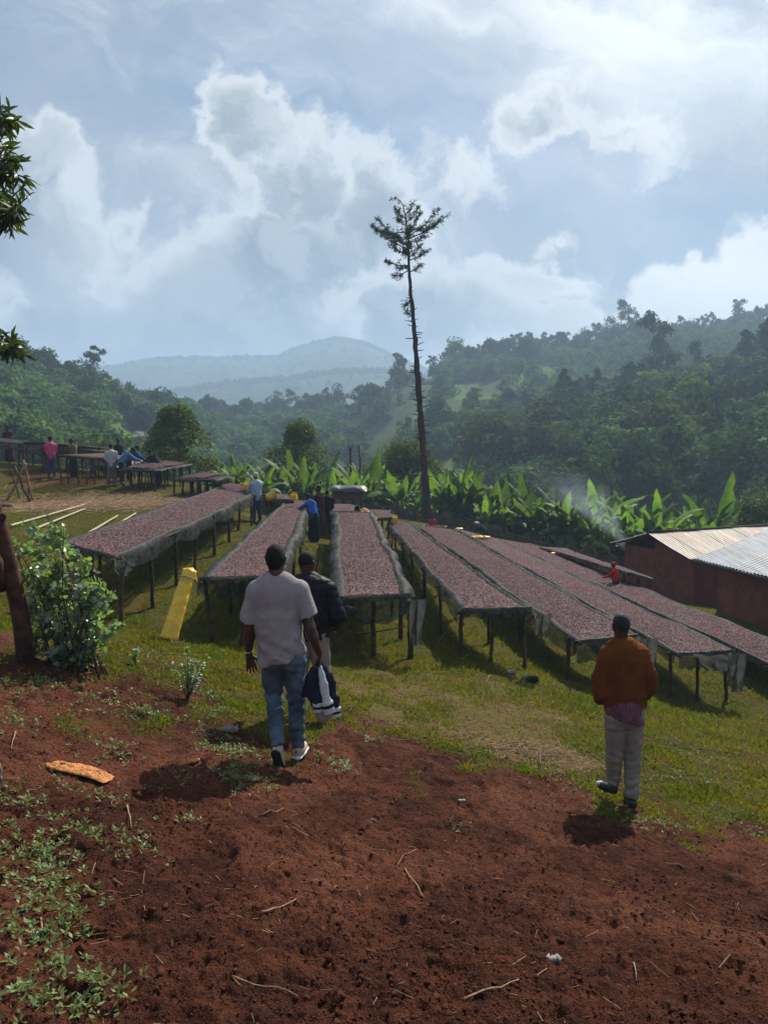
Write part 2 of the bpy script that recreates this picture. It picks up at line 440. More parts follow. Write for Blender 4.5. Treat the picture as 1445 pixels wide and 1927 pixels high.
M_pale = simple('peeled_wood', (0.30, 0.185, 0.10), .8, .2, .4, 10, .006, world=True)
M_bamboo = simple('pale_bamboo', (0.34, 0.31, 0.16), .55, .4, .25, 7, .003, world=True)
M_straw = simple('dry_straw', (0.34, 0.22, 0.12), .8, .2, .45, 30, 0, world=True)
M_stick = simple('dry_stalk', (0.30, 0.17, 0.095), .8, .2, .5, 25, 0, world=True)
M_bark = simple('dark_bark', (0.060, 0.040, 0.030), .95, .1, .5, 4, .03, world=True)
M_barkred = simple('reddish_bark', (0.13, 0.062, 0.040), .9, .15, .65, 9, .01, world=True)
M_trunk = simple('forest_trunk', (0.13, 0.10, 0.075), .9, .1, .4, 1.0, 0, world=True)
M_grass = leafmat('turf_blades', (0.100, 0.128, 0.010), (0.185, 0.160, 0.024), .48, 1.1, .8, .06, 0, tcol=(1.35, 1.4, .5))
M_weed = leafmat('weed_leaves', (0.110, 0.185, 0.050), (0.19, 0.235, 0.075), .30, 6, .5, .35, 0)
M_euc = leafmat('glaucous_leaves', (0.26, 0.32, 0.27), (0.28, 0.34, 0.18), .40, 5, .34, .6, 0, tcol=(1.1, 1.5, .35))
M_hang = leafmat('glossy_hanging_leaves', (0.030, 0.055, 0.014), (0.060, 0.085, 0.018), .35, 4, .45, .35, 0, tcol=(1.6, 1.8, .4))
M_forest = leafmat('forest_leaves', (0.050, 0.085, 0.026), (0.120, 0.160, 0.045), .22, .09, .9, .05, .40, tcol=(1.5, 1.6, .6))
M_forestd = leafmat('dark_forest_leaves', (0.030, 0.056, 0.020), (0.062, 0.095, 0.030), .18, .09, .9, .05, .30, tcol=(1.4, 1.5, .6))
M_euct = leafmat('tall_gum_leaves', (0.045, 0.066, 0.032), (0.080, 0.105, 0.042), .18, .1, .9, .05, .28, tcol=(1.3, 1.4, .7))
M_bush = leafmat('bushy_tree_leaves', (0.050, 0.090, 0.018), (0.105, 0.135, 0.026), .30, .8, .7, .12, 0, tcol=(1.5, 1.6, .5))
M_juniper = leafmat('scale_leaves', (0.014, 0.026, 0.012), (0.024, 0.038, 0.014), .10, 1.0, .8, .15, 0)
def m_ensete(t, out):
    p = opos(t); n = t.noise(p, 1.6, 4, .6)
    c = t.mix(t.ramp(n, .35, .65), (0.045, 0.095, 0.026), (0.105, 0.165, 0.040))
    c = t.mix(t.m('MULTIPLY', t.ramp(t.noise(p, 7, 3, .6), .58, .7), .35), c, (0.22, 0.19, 0.06))
    hs = t.new('ShaderNodeHueSaturation'); t.put(hs.inputs['Value'], t.m('ADD', .50, t.m('MULTIPLY', orand(t), .75))); t.put(hs.inputs['Color'], c); c = hs.outputs[0]
    b = bsdf(t, c, .6, .15)
    tr = t.new('ShaderNodeBsdfTranslucent'); t.put(tr.inputs['Color'], t.mix(1.0, c, (1.75, 2.0, .50), 'MULTIPLY'))
    m_ = t.new('ShaderNodeMixShader'); m_.inputs[0].default_value = .40
    t.l.new(b, m_.inputs[1]); t.l.new(tr.outputs[0], m_.inputs[2]); return m_.outputs[0]
M_ensete = mat('paddle_leaves', m_ensete)
M_enstem = simple('leaf_sheath_stem', (0.10, 0.11, 0.05), .7, .3, .6, 3, .01, col2=(0.075, 0.040, 0.030))
M_dryleaf = simple('withered_leaves', (0.17, 0.115, 0.065), .8, .2, .5, 5)
def m_cherry(t, out):
    p = opos(t)
    v = t.new('ShaderNodeTexVoronoi', feature='F1'); v.inputs['Scale'].default_value = 48; t.l.new(p, v.inputs['Vector'])
    sc = t.new('ShaderNodeSeparateColor'); t.l.new(v.outputs['Color'], sc.inputs[0])
    a = t.mix(sc.outputs[0], (0.013, 0.0075, 0.0095), (0.100, 0.061, 0.068))
    a = t.mix(t.ramp(sc.outputs[1], .68, .84), a, (0.33, 0.22, 0.225))
    a = t.mix(t.ramp(sc.outputs[2], .80, .92), a, (0.017, 0.009, 0.013))
    g = t.noise(p, 1.1, 3, .6); a = t.mix(t.m('MULTIPLY', t.ramp(g, .42, .62), .5), a, t.mix(1.0, a, (1.25, .75, .62), 'MULTIPLY')); a = t.mix(t.m('MULTIPLY', t.ramp(t.noise(p, .5, 3, .6), .45, .6), .45), a, t.mix(1.0, a, (.62, .62, .72), 'MULTIPLY'))
    hs = t.new('ShaderNodeHueSaturation'); t.put(hs.inputs['Value'], t.m('ADD', .80, t.m('MULTIPLY', orand(t), .4))); t.put(hs.inputs['Color'], a); a = hs.outputs[0]
    h = t.m('SUBTRACT', 1.0, v.outputs['Distance'])
    n = bump(t, t.m('ADD', t.m('MULTIPLY', h, 1.0), t.m('MULTIPLY', t.noise(p, 25, 3), .8)), .02, 1.0)
    return bsdf(t, a, .85, .06, n)
M_cherry = mat('drying_cherries', m_cherry)
def m_bead(t, out):
    n = t.new('ShaderNodeTexWhiteNoise', noise_dimensions='3D')
    p = t.vm('SCALE', opos(t)); p.node.inputs['Scale'].default_value = 45
    fl = t.vm('FLOOR', p); t.l.new(fl, n.inputs['Vector'])
    c = t.mix(t.ramp(n.outputs['Value'], .2, 1.0), (0.020, 0.007, 0.009), (0.26, 0.165, 0.17))
    return bsdf(t, c, .8, .10)
M_bead = mat('cherry_skins', m_bead)
def m_net(t, out):
    p = opos(t)
    w = t.noise(t.vm('MULTIPLY', p, (30, 3, 3)), 1.6, 4, .65)
    w2 = t.noise(p, 5, 4, .65)
    c = t.mix(t.ramp(w, .35, .7), (0.014, 0.015, 0.017), (0.060, 0.064, 0.066))
    c = t.mix(t.m('MULTIPLY', t.ramp(w2, .55, .75), .30), c, (0.22, 0.23, 0.22))  # pale patches: highlights on the net put into its colour
    d = bsdf(t, c, .6, .25, bump(t, t.m('ADD', t.m('MULTIPLY', w, .5), t.m('MULTIPLY', w2, 1.0)), .004, 1.0))
    tl = t.new('ShaderNodeBsdfTranslucent'); t.put(tl.inputs['Color'], (0.10, 0.105, 0.10))
    ml = t.new('ShaderNodeMixShader'); ml.inputs[0].default_value = .4; t.l.new(d, ml.inputs[1]); t.l.new(tl.outputs[0], ml.inputs[2])
    tp = t.new('ShaderNodeBsdfTransparent'); m_ = t.new('ShaderNodeMixShader')
    t.put(m_.inputs[0], t.ramp(w2, .3, .7, .62, .88)); t.l.new(tp.outputs[0], m_.inputs[1]); t.l.new(ml.outputs[0], m_.inputs[2])
    return m_.outputs[0]
M_net = mat('shade_netting', m_net)
M_yellow = simple('yellow_plastic', (0.72, 0.42, 0.02), .35, .5, .15, 9, .004, Transmission_Weight=0.0, Subsurface_Weight=0.0)
M_ysheet = simple('yellow_sheeting', (0.95, 0.56, 0.010), .30, .6, .38, 5, .03)
M_orange = simple('orange_plastic', (0.75, 0.28, 0.02), .35, .5, .15, 9)
M_mud = simple('red_mud_plaster', (0.23, 0.082, 0.052), .95, .05, .35, 2.6, .03, col2=(0.15, 0.050, 0.034), world=True)
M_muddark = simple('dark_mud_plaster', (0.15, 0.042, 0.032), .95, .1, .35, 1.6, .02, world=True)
def m_tin(c1, c2, rust):
    def f(t, out):
        p = opos(t)
        n = t.noise(t.vm('MULTIPLY', p, (7, .6, .6)), 1.2, 4, .6); n2 = t.noise(p, 1.1, 5, .65)
        c = t.mix(t.ramp(n, .35, .7), c1, c2)
        c = t.mix(t.m('MULTIPLY', t.ramp(n2, .45, .68), rust), c, (0.23, 0.12, 0.07))
        return bsdf(t, c, .6, .4, None, Metallic=.15)
    return f
M_tin_a = mat('rusty_tin', m_tin((0.27, 0.24, 0.21), (0.13, 0.11, 0.095), .8))
M_tin_b = mat('galvanised_tin', m_tin((0.19, 0.235, 0.29), (0.075, 0.10, 0.135), .25))
M_tarp = simple('dark_tarpaulin', (0.030, 0.045, 0.048), .45, .4, .4, 4, .02)
M_board = simple('old_boards', (0.13, 0.085, 0.055), .85, .2, .5, 8, .006)
M_skin = simple('dark_brown_skin', (0.060, 0.027, 0.017), .42, .45, .2, 14, .0015)
M_palm = simple('palm_skin', (0.16, 0.075, 0.05), .5, .4, .2, 14)
M_hair = simple('black_hair', (0.010, 0.009, 0.009), .85, .25, .3, 90, .004)
M_greyhair = simple('greying_hair', (0.020, 0.020, 0.022), .75, .3, .5, 90, .004)
def cloth(name, col, var=.2, rough=.9, weave=260, fold=6, bd=.0015, col2=None):
    def f(t, out):
        p = opos(t); n = t.noise(p, fold, 4, .55)
        c = t.mix(t.ramp(n, .35, .68), col, col2 or tuple(q * (1 - var) for q in col))
        c = t.mix(t.m('MULTIPLY', t.noise(p, weave, 2, .5), .25), c, tuple(q * .5 for q in col))
        nm = bump(t, t.m('ADD', t.noise(p, weave, 2, .5), t.m('MULTIPLY', t.noise(p, fold * 3, 4, .6), 6.0)), bd, 1.0)
        return bsdf(t, c, rough, .06, nm)
    return mat(name, f)
M_tee = cloth('washed_pink_grey_cotton', (0.33, 0.285, 0.285), .16)
M_denim = cloth('washed_denim', (0.115, 0.165, 0.215), .55, .9, 300, 5, .002, col2=(0.045, 0.066, 0.095))
M_navy = cloth('navy_wool', (0.022, 0.028, 0.046), .3)
M_white = cloth('white_cloth', (0.62, 0.64, 0.66), .15)
M_black = cloth('black_cloth', (0.018, 0.018, 0.021), .3, .7)
M_puffer = cloth('dark_quilted_shell', (0.020, 0.020, 0.028), .4, .42)
M_rust = cloth('rust_brown_suede', (0.175, 0.056, 0.013), .35, .95, 400, 5, .0012)
M_pinkstripe = cloth('mauve_knit', (0.20, 0.085, 0.115), .35, .9, 60)
M_khaki = cloth('grey_beige_twill', (0.29, 0.25, 0.21), .25)
M_shoe = simple('cream_trainer', (0.52, 0.43, 0.29), .6, .3, .25, 20)
M_sole = simple('black_rubber', (0.018, 0.017, 0.016), .8, .3, .3, 30)
M_dshoe = simple('dark_shoe', (0.020, 0.024, 0.032), .5, .4, .3, 20)
M_sackc = simple('orange_woven_sack', (0.62, 0.24, 0.07), .7, .3, .45, 16, .02)
M_stone = simple('pale_stone', (0.24, 0.22, 0.20), .9, .2, .35, 8, .02)
M_litter = simple('white_scrap', (0.24, 0.21, 0.18), .7, .3, .25, 20)
M_fence = simple('split_cane', (0.115, 0.085, 0.058), .9, .1, .5, 4, 0, world=True)
_cc = {}
def C(col, var=.25):
    k = tuple(col)
    if k not in _cc: _cc[k] = cloth('plain_cloth', col, var, .9, 90, 5, .003)
    return _cc[k]
# ------------------------------------------------------------------ the ground, one sheet to the hills
fa = np.arange(-0.60, 0.6001, 0.0036)
az = np.concatenate([np.linspace(-math.pi, -0.62, 44, endpoint=False), fa, np.linspace(0.62, math.pi, 44)[:-1]])
rr = np.concatenate([np.geomspace(0.5, 2.0, 30, endpoint=False), np.geomspace(2.0, 14, 360, endpoint=False), np.geomspace(14, 60, 150, endpoint=False), np.geomspace(60, 700, 130)])
A_, R_ = np.meshgrid(az, rr)
X_, Y_ = R_ * np.sin(A_), R_ * np.cos(A_)
Z_ = Hf(X_, Y_)
nr, na = X_.shape
Vg = np.stack([X_, Y_, Z_], -1).reshape(-1, 3)
ii, jj = np.meshgrid(np.arange(nr - 1), np.arange(na), indexing='ij')
j2 = (jj + 1) % na
Fg = np.stack([ii * na + jj, ii * na + j2, (ii + 1) * na + j2, (ii + 1) * na + jj], -1).reshape(-1, 4)[:, ::-1]
me = mesh_np('ground', Vg, Fg, True)
def patch(x, y, cx, cy, rx, ry, seed=1):
    q = np.hypot((x - cx) / rx, (y - cy) / ry) + (fbm(x * .6, y * .6, 3, seed) - .5) * .9
    return 1 - sstep(q, .65, 1.05)
def upat(x, y, u0, u1, r0, r1, seed=3):
    u = 722 + 1400 * x / np.maximum(y, 1)
    q = np.maximum(np.abs(u - (u0 + u1) / 2) / ((u1 - u0) / 2), np.abs(y - (r0 + r1) / 2) / ((r1 - r0) / 2)) + (fbm(x / 9, y / 9, 3, seed) - .5) * .8
    return (1 - sstep(q, .8, 1.05)) * (y > 60)
FIELDS = [(205, 300, 118, 158), (800, 880, 105, 150), (850, 930, 225, 262), (985, 1035, 300, 335), (740, 800, 190, 215), (640, 700, 150, 175)]
gx, gy = Vg[:, 0], Vg[:, 1]
soil = soil_mask(gx, gy)
soil = np.maximum(soil, .75 * patch(gx, gy, -13.2, 31.5, 3.5, 2.5, 5))
strw = np.maximum.reduce([.75 * patch(gx, gy, -10.6, 25.5, 3.6, 2.0), patch(gx, gy, 1.62, 7.9, .75, .45, 9), .35 * patch(gx, gy, 1.0, 9.5, 2.2, 1.6, 8)])
fld = np.zeros(len(gx))
for f_ in FIELDS: fld = np.maximum(fld, upat(gx, gy, *f_))
ca = me.color_attributes.new('cover', 'FLOAT_COLOR', 'POINT')
ca.data.foreach_set('color', np.stack([soil, strw, fld, np.ones_like(soil)], -1).astype(np.float32).ravel())
g = link('ground', me, M_ground); tag(g, 'sloping ground of red trodden soil and short turf', 'ground', kind='structure')

# far mountain: two folds
MU = np.array([-900, -300, 110, 210, 300, 420, 520, 580, 630, 680, 760, 850, 950, 1300, 1900])
MT = np.array([690, 698, 694, 700, 684, 682, 680, 658, 645, 653, 690, 722, 745, 740, 700])      # photograph rows of the crest
MF = np.array([790, 780, 775, 765, 750, 730, 722, 716, 706, 704, 706, 740, 770, 780, 780])
mu = np.arange(-900, 1901, 5.0); mr = np.concatenate([np.linspace(680, 1000, 34), np.linspace(1010, 1900, 70)])
Um, Rm = np.meshgrid(mu, mr)
top = (820 - np.interp(Um, MU, MT)) / 1400 * 1420; fr = (820 - np.interp(Um, MU, MF)) / 1400 * 980
xm = (Um - 722) / 1400 * Rm
k1 = np.exp(-((Rm - 980) / 150) ** 2); k2 = np.exp(-(np.minimum(Rm - 1420, 0) / 300) ** 2 - (np.maximum(Rm - 1420, 0) / 420) ** 2)
zz = np.maximum(fr * k1, top * k2) + (fbm(xm / 90, Rm / 90, 5, 71) - .5) * 26 * np.clip(np.abs(Rm - 1420) / 200, .18, 1) * np.clip(np.abs(Rm - 980) / 120, .3, 1) - 12 * (1 - np.maximum(k1, k2))
zz += (fbm(xm / 7, Rm / 7, 2, 72) - .5) * 5.0
nr2, nc2 = zz.shape
i2, j_ = np.meshgrid(np.arange(nr2 - 1), np.arange(nc2 - 1), indexing='ij')
Fm = np.stack([i2 * nc2 + j_, i2 * nc2 + j_ + 1, (i2 + 1) * nc2 + j_ + 1, (i2 + 1) * nc2 + j_], -1).reshape(-1, 4)
mo = link('mountain', mesh_np('mountain', np.stack([xm, Rm, zz], -1).reshape(-1, 3), Fm, True), M_mount)
tag(mo, 'blue wooded mountain far beyond the valley', 'mountain', kind='structure')

# ------------------------------------------------------------------ scatter helpers
def quads(c, u, v):
    """diamond faces centred on c with half axes u and v (n x 3 arrays)"""
    n = len(c); Vv = np.stack([c - u, c - v, c + u, c + v], 1).reshape(-1, 3)
    return Vv, np.arange(n * 4).reshape(-1, 4)
def unit(a): return a / np.maximum(np.linalg.norm(a, axis=-1, keepdims=True), 1e-9)
def rdir(n): return unit(RNG.normal(size=(n, 3)))

# turf: short blades, denser near
def turf(n, d0, d1, hgt, wid):
    ang = RNG.uniform(-.54, .54, n); r = np.exp(RNG.uniform(math.log(d0), math.log(d1), n))
    x, y = r * np.sin(ang), r * np.cos(ang)
    s = soil_mask(x, y)
    cl = fbm(x * 2.6, y * 2.6, 3, 91)
    stw = patch(x, y, -10.6, 25.5, 4.2, 2.6)
    keep = (RNG.random(n) > s * 1.03) & (RNG.random(n) < .15 + 1.7 * sstep(cl, .38, .62)) & (RNG.random(n) > stw * .85)
    x, y, r, cl = x[keep], y[keep], r[keep], cl[keep]; n = len(x)
    z = Hf(x, y)
    a = RNG.uniform(0, 2 * math.pi, n); h = hgt * RNG.uniform(.5, 1.3, n) * (.7 + .6 * cl); w = wid * RNG.uniform(.6, 1.4, n) * (r / 9) ** .6
    h = h * (r / 9) ** .25
    b = np.stack([x, y, z - .004], -1); t = np.stack([np.cos(a), np.sin(a), np.zeros(n)], -1)
    lean = np.stack([RNG.normal(0, .55, n), RNG.normal(0, .55, n), np.ones(n)], -1) * h[:, None]
    Vv = np.stack([b - t * w[:, None], b + t * w[:, None], b + lean + t * w[:, None] * .35, b + lean * 1.02 - t * w[:, None] * .2], 1).reshape(-1, 3)
    return Vv, np.arange(n * 4).reshape(-1, 4)
va, fa_ = turf(300000, 4.5, 38, .032, .0042); vb, fb = turf(90000, 4.5, 22, .055, .0080); v1 = np.concatenate([va, vb]); f1 = np.concatenate([fa_, fb + len(va)])
o = link('turf_grass', mesh_np('turf_grass', v1, f1), M_grass); tag(o, 'short green turf on the slope under the drying beds', 'grass', kind='stuff')

# weeds on the soil at the left
def weeds(spots, name, lab, m):
    Vs, Fs, k = [], [], 0
    for (x, y, R, n, ls) in spots:
        px_ = RNG.normal(x, R * .5, n); py_ = RNG.normal(y, R * .5, n)
        z = Hf(px_, py_)
        for q in range(n):
            c = np.array([px_[q], py_[q], z[q] + .004]); nl = RNG.integers(4, 9); hh = RNG.uniform(.4, 1.5) * ls
            a = RNG.uniform(0, 2 * math.pi, nl); el = RNG.uniform(.0, .9, nl)
            d = np.stack([np.cos(a) * np.cos(el), np.sin(a) * np.cos(el), np.sin(el)], -1)
            c0 = c + np.stack([d[:, 0] * .2, d[:, 1] * .2, RNG.uniform(0, 1, nl) * 1.0], -1) * hh
            L = (ls * RNG.uniform(.6, 1.2, nl))[:, None]; s = unit(np.cross(d, [0, 0, 1.0]) + RNG.normal(0, .25, (nl, 3)))
            vv, ff = quads(c0 + d * L * .5, d * L * .5, s * L * .20)
            Vs.append(vv); Fs.append(ff + k); k += len(vv)
    o = link(name, mesh_np(name, np.concatenate(Vs), np.concatenate(Fs)), m); tag(o, lab, 'weeds', kind='stuff')
sp = []
for (px, py, R, n) in [(40, 1300, .3, 40), (90, 1280, .3, 40), (170, 1300, .35, 34), (230, 1330, .3, 40), (140, 1330, .3, 20), (200, 1400, .25, 26), (215, 1425, .15, 22), (270, 1345, .2, 30),
                       (20, 1360, .25, 30), (60, 1350, .25, 20), (30, 1510, .2, 30), (60, 1470, .25, 18), (190, 1500, .3, 22), (110, 1560, .3, 20), (30, 1600, .2, 24), (90, 1625, .16, 34),
                       (170, 1565, .22, 22), (240, 1590, .2, 20), (20, 1660, .16, 26), (60, 1600, .2, 20), (130, 1680, .16, 26), (110, 1660, .2, 14), (20, 1740, .20, 22), (80, 1720, .16, 16),
                       (60, 1760, .12, 26), (130, 1750, .14, 20), (60, 1850, .20, 14), (130, 1830, .18, 24), (160, 1850, .16, 18), (190, 1880, .18, 14), (90, 1890, .16, 12), (30, 1900, .14, 10),
                       (420, 1410, .25, 70), (470, 1440, .2, 50), (440, 1460, .2, 36), (400, 1380, .25, 30), (480, 1480, .2, 26), (640, 1450, .12, 22), (650, 1440, .1, 14), (700, 1395, .15, 14),
                       (370, 1550, .08, 8), (330, 1480, .3, 12), (610, 1420, .2, 16), (350, 1270, .25, 40), (390, 1310, .2, 40), (420, 1340, .25, 30), (300, 1350, .25, 16), (280, 1230, .3, 20),
                       (1190, 1545, .25, 44), (1130, 1520, .3, 40), (1060, 1470, .4, 40), (1250, 1560, .25, 30), (1330, 1480, .5, 60), (1000, 1430, .4, 40), (940, 1400, .4, 30), (860, 1555, .08, 8), (1400, 1560, .4, 40), (1300, 1420, .5, 40)]:
    q = ground_at(px, py); sp.append((q.x, q.y, R, n, .030 if px < 720 else .022))
weeds(sp, 'weeds', 'low green weeds scattered over the red soil', M_weed)

# loose crumbs of soil, and bits of straw lying about: both beyond counting
def crumbs(n):
    ang = RNG.uniform(-.52, .52, n); r = np.exp(RNG.uniform(math.log(2.1), math.log(9), n)); x, y = r * np.sin(ang), r * np.cos(ang)
    cl = fbm(x * 1.6, y * 1.6, 3, 95)
    k = (RNG.random(n) < soil_mask(x, y) * (.25 + .5 * sstep(cl, .4, .65))); x, y = x[k], y[k]; n = len(x); z = Hf(x, y)
    s = RNG.gamma(1.6, .0026, n)[:, None]; c = np.stack([x, y, z], -1) + [0, 0, .002]
    oc = np.array([[1, 0, 0], [-1, 0, 0], [0, 1, 0], [0, -1, 0], [0, 0, .8], [0, 0, -.8]])
    Vv = (c[:, None] + oc[None] * s[:, None] * RNG.uniform(.6, 1.4, (n, 6, 1)) + RNG.normal(0, .25, (n, 6, 3)) * s[:, None])
    fc = np.array([[0, 2, 4], [2, 1, 4], [1, 3, 4], [3, 0, 4], [2, 0, 5], [1, 2, 5], [3, 1, 5], [0, 3, 5]])
    return Vv.reshape(-1, 3), (np.arange(n)[:, None, None] * 6 + fc[None]).reshape(-1, 3)
M_crumb = simple('soil_crumbs', (0.085, 0.027, 0.013), .95, .1, .5, 15, 0, col2=(0.045, 0.016, 0.010), world=True)
v1, f1 = crumbs(42000)
o = link('soil_crumbs', mesh_np('soil_crumbs', v1, f1), M_crumb); tag(o, 'loose crumbs of dark red soil over the trodden ground', 'soil crumbs', kind='stuff')
def litter(n, fx, ls, ws, hz=0.0):
    x, y = fx(n); n = len(x); z = Hf(x, y)
    a = RNG.uniform(0, math.pi, n); L = ls * RNG.gamma(2.2, .45, n); t = np.stack([np.cos(a), np.sin(a), RNG.normal(0, .12, n)], -1)
    dz = np.zeros(n)
    z2 = Hf(x + t[:, 0] * L * .5, y + t[:, 1] * L * .5); z3 = Hf(x - t[:, 0] * L * .5, y - t[:, 1] * L * .5)
    c = np.stack([x, y, (z2 + z3) / 2 + .006 + RNG.uniform(0, hz, n)], -1); t[:, 2] = (z2 - z3) / L + RNG.normal(0, .08, n)
    s = np.stack([-np.sin(a), np.cos(a), np.zeros(n)], -1) * (ws * RNG.uniform(.5, 1.5, n))[:, None]
    up = np.array([0, 0, 1.0]) * (ws * .9)
    e = t * (L * .5)[:, None]
    Vv = np.stack([c - e - s, c - e + s, c - e + up, c + e - s, c + e + s, c + e + up], 1).reshape(-1, 3)
    fc = np.array([[0, 2, 5, 3], [2, 1, 4, 5], [1, 0, 3, 4]])
    return Vv, (np.arange(n)[:, None, None] * 6 + fc[None]).reshape(-1, 4)
def f_gen(n):
    ang = RNG.uniform(-.52, .52, n); r = np.exp(RNG.uniform(math.log(2.2), math.log(20), n)); x, y = r * np.sin(ang), r * np.cos(ang)
    k = RNG.random(n) < .12 + .88 * sstep(fbm(x * .8, y * .8, 3, 99), .4, .65) * (1 - .75 * soil_mask(x, y)); return x[k], y[k]
def f_pat(cx, cy, rx, ry):
    return lambda n: (RNG.normal(cx, rx * .5, n), RNG.normal(cy, ry * .5, n))
P1 = [litter(4200, f_gen, .045, .0022), litter(5200, f_pat(-10.6, 25.5, 4.4, 2.6), .40, .010, .05), litter(900, f_pat(1.62, 7.9, .8, .4), .13, .0035, .05), litter(1500, f_pat(1.0, 9.3, 3.2, 2.0), .12, .003, .01)]
k = 0; Vs = []; Fs = []
for a_, b_ in P1: Vs.append(a_); Fs.append(b_ + k); k += len(a_)
o = link('straw_litter', mesh_np('straw_litter', np.concatenate(Vs), np.concatenate(Fs)), M_straw); tag(o, 'scattered dry straw and chaff on the slope', 'straw', kind='stuff')

# ------------------------------------------------------------------ haze
mb = MB(); mb.box((0, 850, 70), (4200, 2400, 270))
def m_haze(t, out):
    v = t.new('ShaderNodeVolumePrincipled'); v.inputs['Color'].default_value = (0.47, 0.64, 0.87, 1)
    v.inputs['Density'].default_value = HAZE; v.inputs['Anisotropy'].default_value = 0.15
    t.l.new(v.outputs[0], out.inputs['Volume']); return None
HAZE = 0.00095
o = link('haze', mb.mesh('haze'), mat('thin_air', m_haze)); tag(o, 'thin bluish haze over the valley', 'haze', kind='stuff')
# ------------------------------------------------------------------ one continuous surface from smoothly joined limbs
class Body:
    """round-cone limbs joined smoothly on a grid and skinned as ONE surface"""
    def __init__(s, cell): s.c = cell; s.p = []
    def add(s, a, b, ra, rb=None, k=.02, sq=None, f=1.0, cut=None, sub=False):
        s.p.append((np.array(a, float), np.array(b, float), ra, ra if rb is None else rb, k, None if sq is None else np.array(sq, float) / np.linalg.norm(sq), f, cut, sub)); return s
    def chain(s, pts, rs, k=.02, **kw):
        for i in range(len(pts) - 1): s.add(pts[i], pts[i + 1], rs[i], rs[i + 1], k, **kw)
        return s
    def skin(s, name, folds=None, smooth=1):
        c = s.c; lo = np.min([np.minimum(p[0], p[1]) - max(p[2], p[3]) for p in s.p], 0) - 4 * c; hi = np.max([np.maximum(p[0], p[1]) + max(p[2], p[3]) for p in s.p], 0) + 4 * c
        n = np.ceil((hi - lo) / c).astype(int) + 1
        Vv = np.full(n, 1.0, np.float32)
        ax = [lo[i] + c * np.arange(n[i]) for i in range(3)]
        for (a, b, ra, rb, k, sq, f, cut, sub) in s.p:
            m = max(ra, rb) + k + 5 * c
            i0 = np.maximum(((np.minimum(a, b) - m - lo) / c).astype(int), 0); i1 = np.minimum(((np.maximum(a, b) + m - lo) / c).astype(int) + 2, n)
            sl = tuple(slice(i0[i], i1[i]) for i in range(3))
            G = np.stack(np.meshgrid(*[ax[i][sl[i]] for i in range(3)], indexing='ij'), -1)
            ba = b - a; L = max(float(ba @ ba), 1e-9)
            pa = G - a
            if sq is not None:
                bq = ba + sq * (ba @ sq) * (1 / f - 1); paq = pa + sq * (pa @ sq)[..., None] * (1 / f - 1); Lq = max(float(bq @ bq), 1e-9)
                h = np.clip((paq @ bq) / Lq, 0, 1); d = np.linalg.norm(paq - h[..., None] * bq, axis=-1) - (ra + (rb - ra) * h); d = d * (f + 1) / 2 if f < 1 else d
            else:
                h = np.clip((pa @ ba) / L, 0, 1); d = np.linalg.norm(pa - h[..., None] * ba, axis=-1) - (ra + (rb - ra) * h)
            if cut is not None:
                for (cp, cn) in cut:
                    cn = np.array(cn, float); cn /= np.linalg.norm(cn); d = np.maximum(d, (G - np.array(cp)) @ cn)
            e = Vv[sl]
            if sub: Vv[sl] = np.maximum(e, -d); continue
            hh = np.maximum(k - np.abs(d - e), 0) / max(k, 1e-6)
            Vv[sl] = np.minimum(d, e) - hh * hh * k * .25
        if folds is not None:
            near = np.argwhere(np.abs(Vv) < 3 * c)
            q = near * c + lo
            Vv[tuple(near.T)] += folds(q[:, 0], q[:, 1], q[:, 2]).astype(np.float32)
        me = surface_nets(name, Vv, lo, c)
        if smooth:
            import bmesh
            bm = bmesh.new(); bm.from_mesh(me)
            for _ in range(smooth): bmesh.ops.smooth_vert(bm, verts=bm.verts, factor=.5, use_axis_x=True, use_axis_y=True, use_axis_z=True)
            bm.to_mesh(me); bm.free(); me.polygons.foreach_set('use_smooth', np.ones(len(me.polygons), bool))
        return me
def surface_nets(name, D, lo, c):
    S = D < 0; n = np.array(D.shape); cs = n - 1
    acc = np.zeros((*cs, 3), np.float32); cnt = np.zeros(cs, np.float32)
    for ax in range(3):
        o = [q for q in range(3) if q != ax]
        for u in (0, 1):
            for v in (0, 1):
                s0 = [None] * 3; s1 = [None] * 3
                s0[ax] = slice(0, -1); s1[ax] = slice(1, None)
                for q, w in zip(o, (u, v)):
                    s0[q] = s1[q] = slice(w, n[q] - 1 + w)
                a = D[tuple(s0)]; b = D[tuple(s1)]; m = (a < 0) != (b < 0)
                if not m.any(): continue
                t = a[m] / (a[m] - b[m]); cnt[m] += 1
                acc[..., ax][m] += t; acc[..., o[0]][m] += u; acc[..., o[1]][m] += v
    act = cnt > 0; idx = np.full(cs, -1, np.int64); idx[act] = np.arange(act.sum())
    base = np.argwhere(act).astype(np.float32)
    Vv = (base + acc[act] / cnt[act][:, None]) * c + lo
    Fs = []
    for ax in range(3):
        o = [q for q in range(3) if q != ax]
        s0 = [None] * 3; s1 = [None] * 3
        s0[ax] = slice(0, -1); s1[ax] = slice(1, None)
        for q in o: s0[q] = s1[q] = slice(1, n[q] - 1)
        a = S[tuple(s0)]; b = S[tuple(s1)]
        for flip, m in ((False, a & ~b), (True, ~a & b)):
            e = np.argwhere(m)
            if not len(e): continue
            e[:, o[0]] += 1; e[:, o[1]] += 1
            def g(du, dv):
                q = e.copy(); q[:, o[0]] -= du; q[:, o[1]] -= dv; return idx[tuple(q.T)]
            quad = np.stack([g(1, 1), g(0, 1), g(0, 0), g(1, 0)], 1)
            if flip != (ax == 1): quad = quad[:, ::-1]
            Fs.append(quad)
    return mesh_np(name, Vv, np.concatenate(Fs), True)
